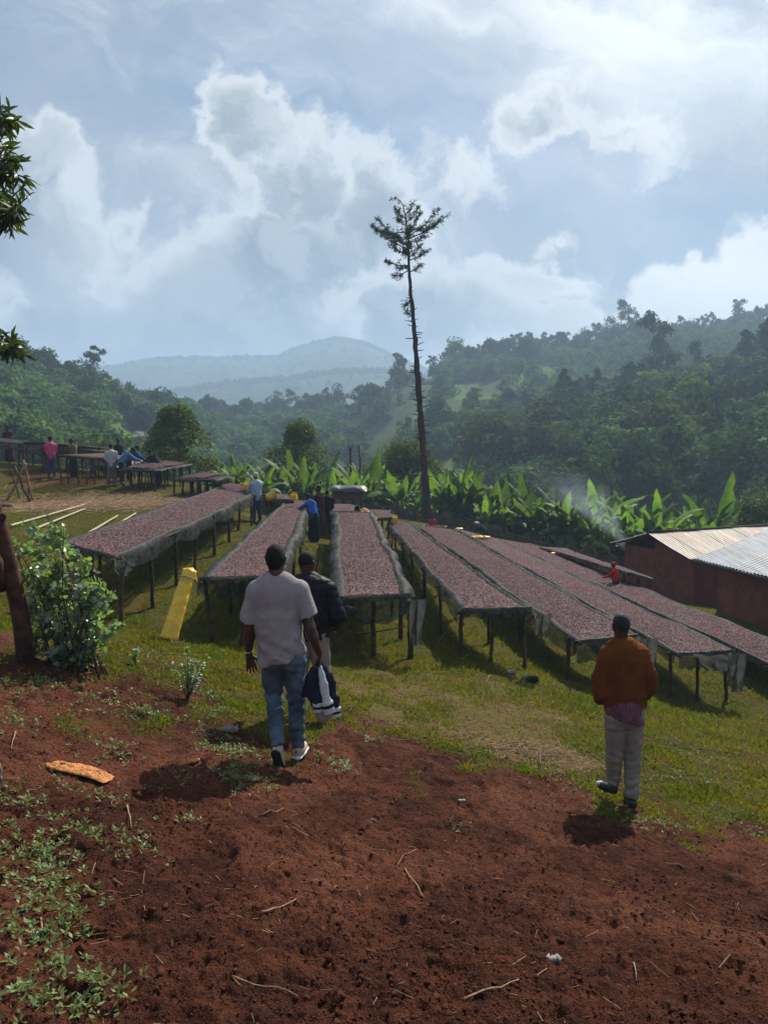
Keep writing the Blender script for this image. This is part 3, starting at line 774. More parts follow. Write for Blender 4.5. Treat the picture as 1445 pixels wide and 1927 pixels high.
def foldfn(amp, kx, kz, seed=0, twist=2.0):
    def f(x, y, z):
        n1 = fbm(x * 6 + seed, z * 6 + y * 4, 3, 7 + seed); n2 = vnoise(x * kx + z * twist + n1 * 3, z * kz + y * kx * .6 + n1 * 2.5, 3 + seed)
        n3 = vnoise(x * kx * 2.3 - z * twist * 3 + y * 9, z * kz * 2.6 + n1 * 4, 5 + seed)
        return amp * ((n2 - .5) * 2 + (n3 - .5) * .9)
    return f
def creases(amp, k1, k2, ang, seed=0):
    ca, sa = math.cos(ang), math.sin(ang)
    def f(x, y, z):
        u = x * ca + z * sa; v = -x * sa + z * ca; w = fbm(u * 5 + seed, v * 5 + y * 3, 2, 31 + seed)
        n = vnoise(u * k1 + w * 3 + y * 5, v * k2 + w * 2, 37 + seed)
        return amp * ((1 - np.abs(n * 2 - 1)) ** 3 - .25) * sstep(fbm(x * 4 + 9, z * 4 + seed, 2, 41), .38, .58)
    return f
CR1, CR2, CR3 = creases(-.012, 9, 2.6, .9, 1), creases(-.010, 10, 3.0, -.75, 4), creases(-.010, 5, 16, 0, 7)
def hand(b, w, d, side, spread=.6, curl=.5, s=1.0, k=.006, up=None):
    """palm and five fingers: w wrist, d direction of the fingers, side = direction of the thumb"""
    w = np.array(w, float); d = np.array(d, float); d /= np.linalg.norm(d); t = np.array(side, float); t -= d * (t @ d); t /= np.linalg.norm(t); nrm = np.cross(d, t)
    if up is not None and nrm @ np.array(up) < 0: nrm = -nrm
    p1 = w + d * .085 * s
    for q in (-.5, 0, .5): b.add(w + t * .014 * q * s, p1 + t * .052 * q * s, .019 * s, .014 * s, .012, sq=nrm, f=.75)
    for i, (off, L) in enumerate(((.036, .070), (.012, .080), (-.012, .074), (-.034, .058))):
        r = p1 + t * off * s; dd = d + t * off * 4 * spread
        a1 = curl * .6; pts = [r]
        for sgm in (.45, .32, .23):
            v = dd * math.cos(a1) + nrm * math.sin(a1); v /= np.linalg.norm(v); pts.append(pts[-1] + v * L * sgm * s); a1 += curl * .75
        b.chain(pts, [.0095 * s, .0088 * s, .0082 * s, .0072 * s], k=.003)
    th = w + d * .022 * s + t * .020 * s
    v1 = unit(d * .6 + t * .8 + nrm * .25); v2 = unit(d * .95 + t * .25 + nrm * (.2 + curl * .4))
    b.chain([th, th + v1 * .042 * s, th + v1 * .042 * s + v2 * .03 * s, th + v1 * .042 * s + v2 * .055 * s], [.014 * s, .0115 * s, .0105 * s, .009 * s], k=.006)
def head(b, c, yaw=0.0, s=1.0, k=.012, tilt=0.0):
    """skull with jaw, nose, brow, lips, ears; facing +Y turned by yaw"""
    c = np.array(c, float); R = np.array(Matrix.Rotation(yaw, 3, 'Z') @ Matrix.Rotation(-tilt, 3, 'X'))
    g = lambda x, y, z: c + R @ (np.array([x, y, z]) * s)
    b.add(g(0, -.012, .030), g(0, .010, .030), .088 * s, .080 * s, k, sq=R @ [1, 0, 0], f=.86)
    b.add(g(0, .030, -.02), g(0, .050, -.078), .062 * s, .036 * s, .03, sq=R @ [1, 0, 0], f=.95)
    b.add(g(0, -.025, -.015), g(0, -.01, -.03), .066 * s, .055 * s, .03)
    b.add(g(0, .090, .014), g(0, .108, -.022), .009 * s, .015 * s, .010)
    b.add(g(-.028, .078, .030), g(.028, .078, .030), .014 * s, .014 * s, .012)
    b.add(g(-.018, .088, -.047), g(.018, .088, -.047), .010 * s, .010 * s, .008)
    b.add(g(-.018, .084, -.060), g(.018, .084, -.060), .010 * s, .010 * s, .006)
    for e in (-1, 1):
        b.add(g(e * .030, .082, .012), g(e * .030, .083, .012), .012 * s, .012 * s, .003)
        b.add(g(e * .079, -.008, -.022), g(e * .087, -.016, .022), .012 * s, .017 * s, .004, sq=R @ [1, 0, 0], f=.45)
    return g, R
def human(name, label, loc, rz, cell, pose, parts, group=None):
    root = thing(name, label, 'person', loc, group, rz)
    for nm, me, m in parts: link(nm, me, m, root, (0, 0, 0))
    return root

# ---------------------------------------------------------------- the man in the washed T-shirt (metres; X right, Y away, Z up)
def tshirt_man():
    hd = (-.045, .02, 1.625); b = Body(.006)
    g, R = head(b, hd, -.05, 1.02)
    nk = (-.038, -.005, 1.50); sL, sR = (-.222, 0, 1.375), (.165, 0, 1.385)
    b.add(hd, nk, .064, .064, .03).add(nk, (-.034, 0, 1.42), .064, .085, .04)
    b.add(sL, sR, .055, .055, .05).add((-.03, 0, 1.35), (-.01, 0, 1.0), .13, .13, .05, sq=(0, 1, 0), f=.72)
    eL, wL = (-.275, -.01, 1.085), (-.298, .03, .875)
    eR, wR = (.248, -.03, 1.10), (.325, .02, .885)
    b.chain([sL, eL], [.060, .049], .03).chain([eL, (-.285, .0, 1.02), wL], [.049, .047, .029], .02)
    b.chain([sR, eR], [.060, .049], .03).chain([eR, (.27, -.02, 1.03), wR], [.049, .048, .029], .02)
    hand(b, wL, (.16, .05, -1), (1, .2, .1), .5, .35, 1.05, up=(0, 1, 0))
    hand(b, wR, (.08, .02, -1), (0, 1, 0), .3, 1.25, 1.05, up=(-1, 0, 0))
    hL, hR = (-.085, 0, .90), (.095, 0, .90)
    b.add(hL, hR, .11, .11, .05)
    kL, aL = (-.085, .09, .52), (-.035, -.10, .20); kR, aR = (.105, .05, .50), (.115, .12, .10)
    b.chain([hL, kL, aL], [.095, .062, .04], .03).chain([hR, kR, aR], [.095, .062, .04], .03)
    b.add((-.01, .03, 1.0), (.01, 0, .93), .13, .12, .05, sq=(0, 1, 0), f=.8)
    body = b.skin('body', smooth=2)
    h = Body(.006); c = np.array(hd)
    h.add(g(0, -.016, .034), g(0, .006, .036), .0955, .088, .01, sq=R @ [1, 0, 0], f=.88)
    h.add(g(0, -.035, -.02), g(0, -.03, .01), .066, .08, .02, cut=None)
    h.add(g(0, .12, -.02), g(0, .12, -.02), .085, .085, .0, sub=True)
    h.add(g(0, -.02, -.10), g(0, .06, -.10), .052, .06, .0, sub=True)
    hair = h.skin('hair', lambda x, y, z: .0016 * (vnoise(x * 160, z * 160 + y * 130, 4) - .5) * 2, 0)
    t = Body(.006)
    t.add((-.215, -.005, 1.372), (.155, -.005, 1.382), .072, .072, .05)
    t.add((-.10, -.012, 1.425), (.03, -.012, 1.43), .066, .066, .05)
    t.add((-.04, -.01, 1.33), (-.035, .0, 1.12), .222, .196, .06, sq=(0, 1, 0), f=.60)
    t.add((-.035, 0, 1.12), (.018, -.012, .78), .200, .220, .05, sq=(0, 1, 0), f=.84, cut=[((.0, 0, .850), (.26, 0, -1))])
    t.add(sL, (-.285, -.01, 1.13), .083, .086, .035, cut=[((-.285, 0, 1.155), (-.10, 0, -1))])
    t.add(sR, (.252, -.03, 1.15), .083, .086, .035, cut=[((.25, 0, 1.195), (.30, 0, -1))])
    def ft(x, y, z):
        a = foldfn(.0075, 7, 5, 1, 5)(x, y, z)
        d = np.sin((x * .55 + z) * 42 + np.sin(z * 12) * 1.6) * .0065 * sstep(z, 1.12, .92)
        e = np.sin((x * 1.0 - z * .55) * 38 + np.sin(x * 11) * 1.5) * .0065 * np.exp(-((x - .10) / .13) ** 2 - ((z - 1.18) / .18) ** 2)
        v = .006 * np.exp(-((x + .035 - .05 * (1.3 - z)) / .05) ** 2) * sstep(z, 1.0, 1.2) * (y < 0)
        return a * sstep(z, 1.45, 1.2) + d + e + v + CR1(x, y, z) * sstep(z, 1.35, 1.15) + CR2(x, y, z) * .8 * sstep(z, 1.42, 1.25) * sstep(z, 1.40, 1.22)
    tee = t.skin('t_shirt', ft, 1)
    rib = Body(.005); rib.add((-.10, -.012, 1.478), (.022, -.012, 1.484), .040, .040, .02, sq=(0, 0, 1), f=.30)
    rib.add((-.039, .02, 1.476), (-.039, .04, 1.478), .075, .07, .02, sq=(0, 0, 1), f=.16)
    j = Body(.006)
    j.add((-.09, -.0, .935), (.10, 0, .955), .108, .108, .04, sq=(0, 1, 0), f=1.0)
    j.add((-.075, -.045, .87), (-.07, -.045, .86), .105, .105, .03).add((.095, -.045, .88), (.09, -.045, .86), .105, .105, .03)
    j.chain([(-.088, 0, .88), (-.092, .05, .66), (-.088, .085, .53)], [.113, .092, .080], .025)
    j.chain([(-.088, .085, .53), (-.062, -.01, .36), (-.036, -.09, .215)], [.080, .070, .060], .02, cut=[((-.035, -.09, .185), (.12, -.45, -1))])
    j.chain([(.098, 0, .88), (.105, .04, .66), (.108, .055, .52)], [.113, .092, .078], .025)
    j.chain([(.108, .055, .52), (.110, .08, .32), (.113, .12, .11)], [.078, .070, .062], .02, cut=[((.115, .12, .085), (.0, .1, -1))])
    def fj(x, y, z):
        kn = np.exp(-((z - .50) / .12) ** 2) + .9 * np.exp(-((z - .20) / .10) ** 2) + .5 * np.exp(-((z - .80) / .08) ** 2)
        return CR3(x, y, z) + foldfn(.004, 8, 7, 4, 4)(x, y, z) + .0060 * kn * np.sin((z + x * .35 + .02 * np.sin(x * 40)) * 75 + np.sin(x * 25) * 1.4)
    jeans = j.skin('jeans', fj, 1)
    root = thing('person', 'man in a pinkish grey T-shirt and faded jeans walking away, carrying a jacket', 'person', None or P(534, 1436, 6.0))
    root.location.z = H(root.location.x, root.location.y) - .01; root.scale = (.94, 1.0, 1.06)
    for nm, me_, m_ in (('body', body, M_skin), ('hair', hair, M_hair), ('t_shirt', tee, M_tee), ('jeans', jeans, M_denim)): link(nm, me_, m_, root, (0, 0, 0))
    link('collar', rib.skin('collar', None, 1), M_tee, root, (0, 0, 0))
    # trainers: left one on its toes, sole towards the camera
    def shoe(nm, ank, toe, upn):
        ank = np.array(ank, float); toe = np.array(toe, float); d = unit(toe - ank); u = unit(np.array(upn, float) - d * (np.array(upn) @ d)); sd = np.cross(d, u)
        s = Body(.005); L = np.linalg.norm(toe - ank)
        s.add(ank, ank + d * .07 + u * .0, .046, .044, .02).add(ank + d * .05 - u * .005, toe - d * .02 - u * .012, .043, .036, .03, sq=u, f=.95)
        s.add(ank + u * .035 - d * .005, ank + u * .035 + d * .02, .040, .040, .02)
        me1 = s.skin('upper', foldfn(.0015, 12, 12, 2, 2), 1)
        q = Body(.005); q.add(ank - u * .052 - d * .012, ank - u * .052 + d * .10, .046, .040, .02, sq=u, f=.34).add(ank - u * .052 + d * .10, toe - u * .046, .040, .043, .02, sq=u, f=.34)
        o = link('shoe', me1, M_shoe, root, (0, 0, 0)); link('sole', q.skin('sole', None, 1), M_sole if nm == 'l' else M_white, o, (0, 0, 0))
        st = Body(.004); st.add(ank + u * .03 - d * .036, ank + u * .0 - d * .042, .010, .010, .004)
        link('tab', st.skin('tab', None, 0), M_navy, o, (0, 0, 0))
    shoe('l', (-.035, -.125, .155), (.0, -.04, -.045), (0.1, 1.0, .45))
    shoe('r', (.115, .10, .062), (.155, .285, .050), (0, 0, 1))
    bs = Body(.004)
    for i in range(12):
        a = i / 12 * 2 * math.pi; a2 = (i + 1) / 12 * 2 * math.pi
        bs.add((-.297 + .034 * math.cos(a), .028 + .034 * math.sin(a), .895 + .006 * math.cos(a)), (-.297 + .034 * math.cos(a2), .028 + .034 * math.sin(a2), .895 + .006 * math.cos(a2)), .0045, .0045, .002)
    link('bracelet', bs.skin('bracelet', None, 0), M_white, root, (0, 0, 0))
    # the jacket he carries
    J = thing('jacket', 'navy and white varsity jacket with striped ribbing, hanging from a hand', 'jacket', root.location); J.scale = root.scale
    hx, hz = .335, .80
    a = Body(.006)
    a.chain([(hx - .02, .03, hz), (.265, .03, .66), (.215, .02, .585)], [.022, .062, .060], .03, sq=(0, 1, 0), f=.75)
    a.chain([(.245, .03, .66), (.305, .0, .53), (.315, -.01, .475)], [.06, .058, .046], .03, sq=(0, 1, 0), f=.8)
    a.chain([(hx, .04, hz), (.40, .05, .66), (.43, .05, .50), (.44, .05, .42)], [.025, .052, .056, .050], .03, sq=(0, 1, 0), f=.7)
    a.chain([(.30, .07, .70), (.34, .09, .46)], [.07, .10], .03, sq=(0, 1, 0), f=.5)
    fo = lambda x, y, z: .006 * np.sin((x - z * .25) * 95 + np.sin(z * 14) * 1.2) + foldfn(.004, 9, 5, 6, 3)(x, y, z)
    link('shell', a.skin('shell', fo, 1), M_navy, J, (0, 0, 0))
    w = Body(.005); w.chain([(.338, -.01, .775), (.362, -.035, .66), (.395, -.04, .50)], [.020, .034, .040], .02, sq=(0, 1, 0), f=.6)
    link('white_sleeve', w.skin('white_sleeve', lambda x, y, z: .003 * np.sin((x - z * .3) * 110), 1), M_white, J, (0, 0, 0))
    def band(nm, p0, p1, rads, f, stripe_at):
        p0 = np.array(p0); p1 = np.array(p1)
        q = Body(.005); q.add(p0, p1, rads[0], rads[1], .005, sq=(0, 1, 0), f=f, cut=[(tuple(p1), tuple(p1 - p0)), (tuple(p0), tuple(p0 - p1))])
        o = link(nm, q.skin(nm, lambda x, y, z: .0015 * np.sin(x * 420), 0), M_white, J, (0, 0, 0))
        m0 = p0 + (p1 - p0) * (stripe_at - .14); m1 = p0 + (p1 - p0) * (stripe_at + .14); k = Body(.004)
        k.add(p0, p1, rads[0] + .004, rads[1] + .004, .005, sq=(0, 1, 0), f=f, cut=[(tuple(m1), tuple(m1 - m0)), (tuple(m0), tuple(m0 - m1))])
        link('stripe', k.skin('stripe', None, 0), M_black, o, (0, 0, 0))
    band('cuff', (.312, -.012, .50), (.318, -.015, .425), (.050, .042), .85, .5)
    band('cuff', (.392, -.038, .515), (.415, -.03, .42), (.054, .050), .7, .35)
    band('hem', (.448, .05, .44), (.452, .05, .365), (.060, .058), .7, .5)
    link('lining', Body(.006).chain([(.33, .02, .46), (.355, -.01, .385), (.36, 0, .35)], [.05, .05, .03], .02, sq=(0, 1, 0), f=.6).skin('lining', foldfn(.003, 12, 12, 2), 1), M_khaki, J, (0, 0, 0))
    return root
tshirt_man()

def jacket_man():
    """behind him, in a dark padded jacket, head turned a little to the right"""
    b = Body(.007); hd = (-.02, .04, 1.585); g, R = head(b, hd, -.55, 1.0)
    b.add(hd, (-.02, .01, 1.46), .060, .062, .03).add((-.2, 0, 1.34), (.19, 0, 1.33), .05, .05, .05).add((0, 0, 1.3), (0, 0, .95), .13, .13, .05, sq=(0, 1, 0), f=.75)
    b.chain([(.19, 0, 1.33), (.27, -.02, 1.08), (.25, .14, .92)], [.055, .046, .03], .02).chain([(-.2, 0, 1.34), (-.27, 0, 1.07), (-.24, .15, .92)], [.055, .046, .03], .02)
    hand(b, (.25, .14, .92), (-.3, .9, -.4), (0, .2, 1), .4, .6); hand(b, (-.24, .15, .92), (.3, .9, -.4), (0, .2, 1), .4, .6)
    b.chain([(-.09, 0, .9), (-.10, .03, .5), (-.11, -.02, .09)], [.1, .06, .04], .03).chain([(.09, 0, .9), (.11, .03, .5), (.13, -.02, .09)], [.1, .06, .04], .03)
    root = thing('person', 'man in a dark padded jacket half hidden behind the man in T-shirt', 'person', P(585, 1362, 7.45)); root.location.z = H(root.location.x, root.location.y); root.scale = (1.02, 1.02, 1.035)
    link('body', b.skin('body', None, 2), M_skin, root, (0, 0, 0))
    h = Body(.006); h.add(g(0, -.016, .034), g(0, .006, .036), .0925, .086, .01, sq=R @ [1, 0, 0], f=.88).add(g(0, .12, -.02), g(0, .12, -.02), .085, .085, 0, sub=True)
    link('hair', h.skin('hair', None, 0), M_hair, root, (0, 0, 0))
    j = Body(.007)
    j.add((-.17, -.01, 1.345), (.165, -.01, 1.335), .092, .092, .05).add((-.01, 0, 1.30), (0, 0, .90), .215, .20, .06, sq=(0, 1, 0), f=.68, cut=[((0, 0, .84), (0, 0, -1))])
    j.chain([(.185, 0, 1.33), (.285, -.03, 1.07), (.26, .12, .94)], [.088, .078, .058], .02).chain([(-.19, 0, 1.34), (-.28, -.03, 1.07), (-.25, .12, .94)], [.088, .078, .058], .02)
    fo = lambda x, y, z: .008 * np.abs(np.sin((z + .12 * np.abs(x)) * 44 + np.sin(x * 20) * .5)) ** .5 * -1 + .004 + foldfn(.004, 12, 9, 3, 3)(x, y, z)
    link('padded_jacket', j.skin('padded_jacket', fo, 1), M_puffer, root, (0, 0, 0))
    c = Body(.006); c.add((-.10, -.015, 1.455), (.075, -.015, 1.45), .052, .052, .03, sq=(0, 0, 1), f=.8); c.add((-.01, .03, 1.46), (-.01, .04, 1.45), .085, .085, .03, sq=(0, 0, 1), f=.5)
    link('collar', c.skin('collar', foldfn(.004, 14, 10, 2), 1), M_puffer, root, (0, 0, 0))
    t = Body(.007); t.add((-.08, 0, .90), (.08, 0, .90), .115, .115, .03).chain([(-.09, 0, .85), (-.105, .04, .5), (-.11, -.02, .12)], [.11, .085, .075], .02, cut=[((0, 0, .10), (0, 0, -1))]).chain([(.09, 0, .85), (.115, .04, .5), (.13, -.02, .12)], [.11, .085, .075], .02, cut=[((0, 0, .10), (0, 0, -1))])
    link('trousers', t.skin('trousers', foldfn(.005, 8, 8, 8, 3), 1), M_khaki, root, (0, 0, 0))
    for x in (-.11, .13):
        s = Body(.006); s.add((x, -.03, .06), (x + .01, .08, .045), .048, .04, .02).add((x + .01, .08, .045), (x + .02, .17, .04), .042, .038, .02); link('shoe', s.skin('shoe', None, 1), M_dshoe, root, (0, 0, 0))
jacket_man()

def rust_man():
    b = Body(.006); hd = (-.062, .02, 1.615); g, R = head(b, hd, .05, 1.0, tilt=-.12)
    b.add(hd, (-.055, -.01, 1.49), .062, .064, .03).add((-.22, 0, 1.36), (.17, 0, 1.37), .05, .05, .05).add((-.02, 0, 1.3), (0, 0, .95), .13, .13, .05, sq=(0, 1, 0), f=.75)
    b.chain([(-.22, 0, 1.36), (-.265, -.03, 1.09), (-.20, .18, .93)], [.055, .046, .03], .02).chain([(.17, 0, 1.37), (.235, -.02, 1.11), (.235, .08, .98)], [.055, .046, .03], .02)
    hand(b, (-.20, .18, .93), (.5, .8, -.2), (0, .2, 1), .4, .6); hand(b, (.235, .08, .99), (-.08, .35, -.9), (-1, .3, .1), .4, .5, up=(-1, 0, 0))
    b.chain([(-.09, 0, .9), (-.07, .03, .5), (-.05, .10, .17)], [.1, .06, .04], .03).chain([(.09, 0, .9), (.11, .02, .5), (.10, -.02, .10)], [.1, .06, .04], .03)
    root = thing('person', 'man in a rust brown jacket and grey beige trousers standing alone, seen from behind', 'person', P(1168, 1524, 6.6)); root.location.z = H(root.location.x, root.location.y); root.scale = (.90, .95, 1.055)
    link('body', b.skin('body', None, 2), M_skin, root, (0, 0, 0))
    h = Body(.006); h.add(g(0, -.018, .034), g(0, -.004, .036), .0925, .086, .01, sq=R @ [1, 0, 0], f=.88).add(g(0, .12, -.02), g(0, .12, -.02), .088, .088, 0, sub=True).add(g(0, -.02, -.10), g(0, .06, -.10), .055, .06, 0, sub=True)
    link('hair', h.skin('hair', lambda x, y, z: .001 * (vnoise(x * 150, z * 150 + y * 120, 4) - .5) * 2, 0), M_greyhair, root, (0, 0, 0))
    j = Body(.006)
    j.add((-.18, -.01, 1.37), (.14, -.01, 1.385), .078, .078, .05).add((-.09, -.02, 1.425), (.0, -.02, 1.43), .062, .062, .05)
    j.add((-.035, -.01, 1.31), (-.01, 0, 1.05), .222, .212, .06, sq=(0, 1, 0), f=.62).add((-.01, 0, 1.05), (.0, .01, .90), .212, .20, .05, sq=(0, 1, 0), f=.68, cut=[((0, 0, .875), (.06, 0, -1))])
    j.chain([(-.195, 0, 1.36), (-.262, -.02, 1.16), (-.262, -.03, 1.05)], [.079, .076, .074], .03).chain([(-.262, -.03, 1.05), (-.225, .09, .955)], [.074, .058], .02)
    j.chain([(.15, 0, 1.37), (.235, -.02, 1.18), (.243, -.02, 1.10)], [.079, .073, .070], .03).chain([(.243, -.02, 1.10), (.235, .06, 1.0)], [.070, .055], .02)
    def fr(x, y, z):
        return CR1(x, y, z) * .6 + CR2(x, y, z) * .6 + foldfn(.0035, 6, 4, 11, 4)(x, y, z) + .0045 * np.exp(-((x + .0) / .2) ** 2) * np.sin(x * 60 + np.sin(z * 9) * 1.4) * sstep(z, 1.25, .95) 
    jk = link('jacket', j.skin('jacket', fr, 1), M_rust, root, (0, 0, 0))
    c = Body(.005); c.add((-.115, -.02, 1.478), (.015, -.02, 1.482), .036, .036, .02, sq=(0, 0, 1), f=.42).add((-.05, .02, 1.475), (-.05, .04, 1.47), .075, .075, .02, sq=(0, 0, 1), f=.2); link('collar', c.skin('collar', None, 1), M_rust, root, (0, 0, 0))
    w = Body(.006); w.add((-.01, .0, .90), (.008, .0, .78), .190, .190, .02, sq=(0, 1, 0), f=.86, cut=[((.1, 0, .785), (-.22, 0, -1))])
    link('shirt_tail', w.skin('shirt_tail', lambda x, y, z: .0035 * np.sin(x * 190 + y * 60), 0), M_pinkstripe, root, (0, 0, 0))
    t = Body(.006); t.add((-.075, 0, .88), (.085, 0, .88), .110, .110, .03).add((-.07, -.03, .82), (.08, -.03, .82), .100, .100, .04)
    t.chain([(-.085, 0, .80), (-.072, .05, .48), (-.055, .10, .20)], [.112, .088, .070], .018, cut=[((-.055, .1, .165), (0, .2, -1))])
    t.chain([(.092, 0, .80), (.108, .03, .48), (.098, -.02, .13)], [.110, .088, .071], .018, cut=[((.1, 0, .105), (0, 0, -1))])
    def fk(x, y, z):
        kn = np.exp(-((z - .18) / .09) ** 2) + .6 * np.exp(-((z - .46) / .12) ** 2) + .5 * np.exp(-((z - .74) / .06) ** 2)
        return CR3(x, y, z) * .8 + foldfn(.004, 7, 5, 14, 3)(x, y, z) + .0058 * kn * np.sin((z - np.abs(x) * .4) * 80 + np.sin(x * 22) * 1.4)
    link('trousers', t.skin('trousers', fk, 1), M_khaki, root, (0, 0, 0))
    s = Body(.005); s.add((-.05, .10, .115), (-.10, .17, .10), .045, .040, .02).add((-.10, .17, .10), (-.145, .235, .095), .040, .036, .02); o = link('shoe', s.skin('shoe', None, 1), M_dshoe, root, (0, 0, 0))
    q = Body(.005); q.add((-.142, .232, .098), (-.158, .252, .094), .037, .030, .01); link('toe_cap', q.skin('toe_cap', None, 0), M_white, o, (0, 0, 0))
    s = Body(.005); s.add((.098, -.045, .050), (.10, .06, .045), .050, .043, .02).add((.10, .06, .045), (.11, .16, .04), .042, .038, .02); link('shoe', s.skin('shoe', None, 1), M_dshoe, root, (0, 0, 0))
rust_man()

# ---------------------------------------------------------------- the people working at the beds, farther off
def worker(label, loc, face, h=1.66, lean=0.0, reach=(0.3, .3), top=(.5, .5, .5), low=(.05, .06, .1), skirt=False, cover=None, crouch=0.0, cell=.02, armc=None, widen=1.0, sleeves=True, floor=True):
    """face: heading in degrees, 0 = away from the camera, 90 = to the left"""
    s = h / 1.70; L = lean
    hip = np.array([0, 0, .92 - crouch]) ; sp = lambda q, x=0.0, y=0.0: hip + np.array([x, math.sin(L) * q + y * math.cos(L), math.cos(L) * q - y * math.sin(L)])
    b = Body(cell / s); hd = sp(.72, 0, .03); head(b, hd, 0, 1.0, tilt=-L * .6)
    b.add(hd, sp(.52), .058, .06, .03); b.add(sp(.46, -.18), sp(.46, .18), .055, .055, .05).add(sp(.44), sp(0), .13, .12, .06, sq=(0, 1, 0), f=.75)
    arms = []
    for e, rc in zip((-1, 1), reach):
        sh = sp(.45, e * .20); dn = np.array([e * .05, .10, -1.0]); fw = np.array([e * -.05, 1.0, -.55])
        d1 = unit(dn * (1 - rc) + fw * rc); el = sh + d1 * .28; d2 = unit(np.array([e * -.12, .55 + rc, -.75 + rc * .25])); wr = el + d2 * .25
        b.chain([sh, el, wr], [.052, .044, .030], .02); hand(b, wr, d2, (-e, 0, .3), .5, .4); arms.append((sh, el, wr))
    kn = [np.array([e * .10, .05 + crouch * .6, .50 - crouch * .25]) for e in (-1, 1)]; an = [np.array([e * .11, .0, .09]) for e in (-1, 1)]
    for k_, a_, e in zip(kn, an, (-1, 1)):
        b.chain([hip + [e * .09, 0, 0], k_, a_], [.10, .06, .04], .03).add(a_ - [0, 0, .04], a_ + [0, .13, -.05], .045, .035, .02)
    r = thing('person', label, 'person', loc, 'people working at the drying beds'); r.rotation_euler = (0, 0, rad(face)); r.scale = (s * widen, s, s)
    if floor: r.location.z = H(loc[0], loc[1])
    link('body', b.skin('body', None, 1), M_skin, r, (0, 0, 0))
    t = Body(cell / s); t.add(sp(.45, -.16), sp(.45, .16), .08, .08, .05).add(sp(.40), sp(-.02), .20, .175, .05, sq=(0, 1, 0), f=.72)
    for sh, el, wr in arms: t.chain([sh, el] + ([el + (wr - el) * .8] if sleeves else []), [.075, .064] + ([.05] if sleeves else []), .03)
    link('top', t.skin('top', foldfn(.012, 6, 6, 3, 3), 1), C(top), r, (0, 0, 0))
    q = Body(cell / s)
    if skirt: q.add(hip, (0, .02, .30), .17, .23, .04, sq=(0, 1, 0), f=.8).add((0, .02, .30), (0, .02, .22), .23, .24, .02, sq=(0, 1, 0), f=.8)
    else:
        q.add(hip + [-.07, 0, 0], hip + [.07, 0, 0], .115, .115, .03)
        for k_, a_, e in zip(kn, an, (-1, 1)): q.chain([hip + [e * .09, 0, -.03], k_, a_ + [0, 0, .05]], [.11, .085, .07], .02)
    link('skirt' if skirt else 'trousers', q.skin('lower', foldfn(.01, 7, 3, 3, 2), 1), C(low), r, (0, 0, 0))
    hc = Body(cell / s * .8); hc.add(hd + [0, -.02, .035], hd + [0, -.005, .045], .097, .09, .01, sq=(1, 0, 0), f=.9)
    if cover and len(cover) > 3: hc.add(hd + [0, -.02, .08], hd + [0, -.02, .09], cover[3], cover[3], .02, sq=(0, 0, 1), f=.5)
    link('head_cover' if cover else 'hair', hc.skin('hair', None, 0), C(cover[:3]) if cover else M_hair, r, (0, 0, 0))
    return r
def at(px, py, d): return P(px, py, d)
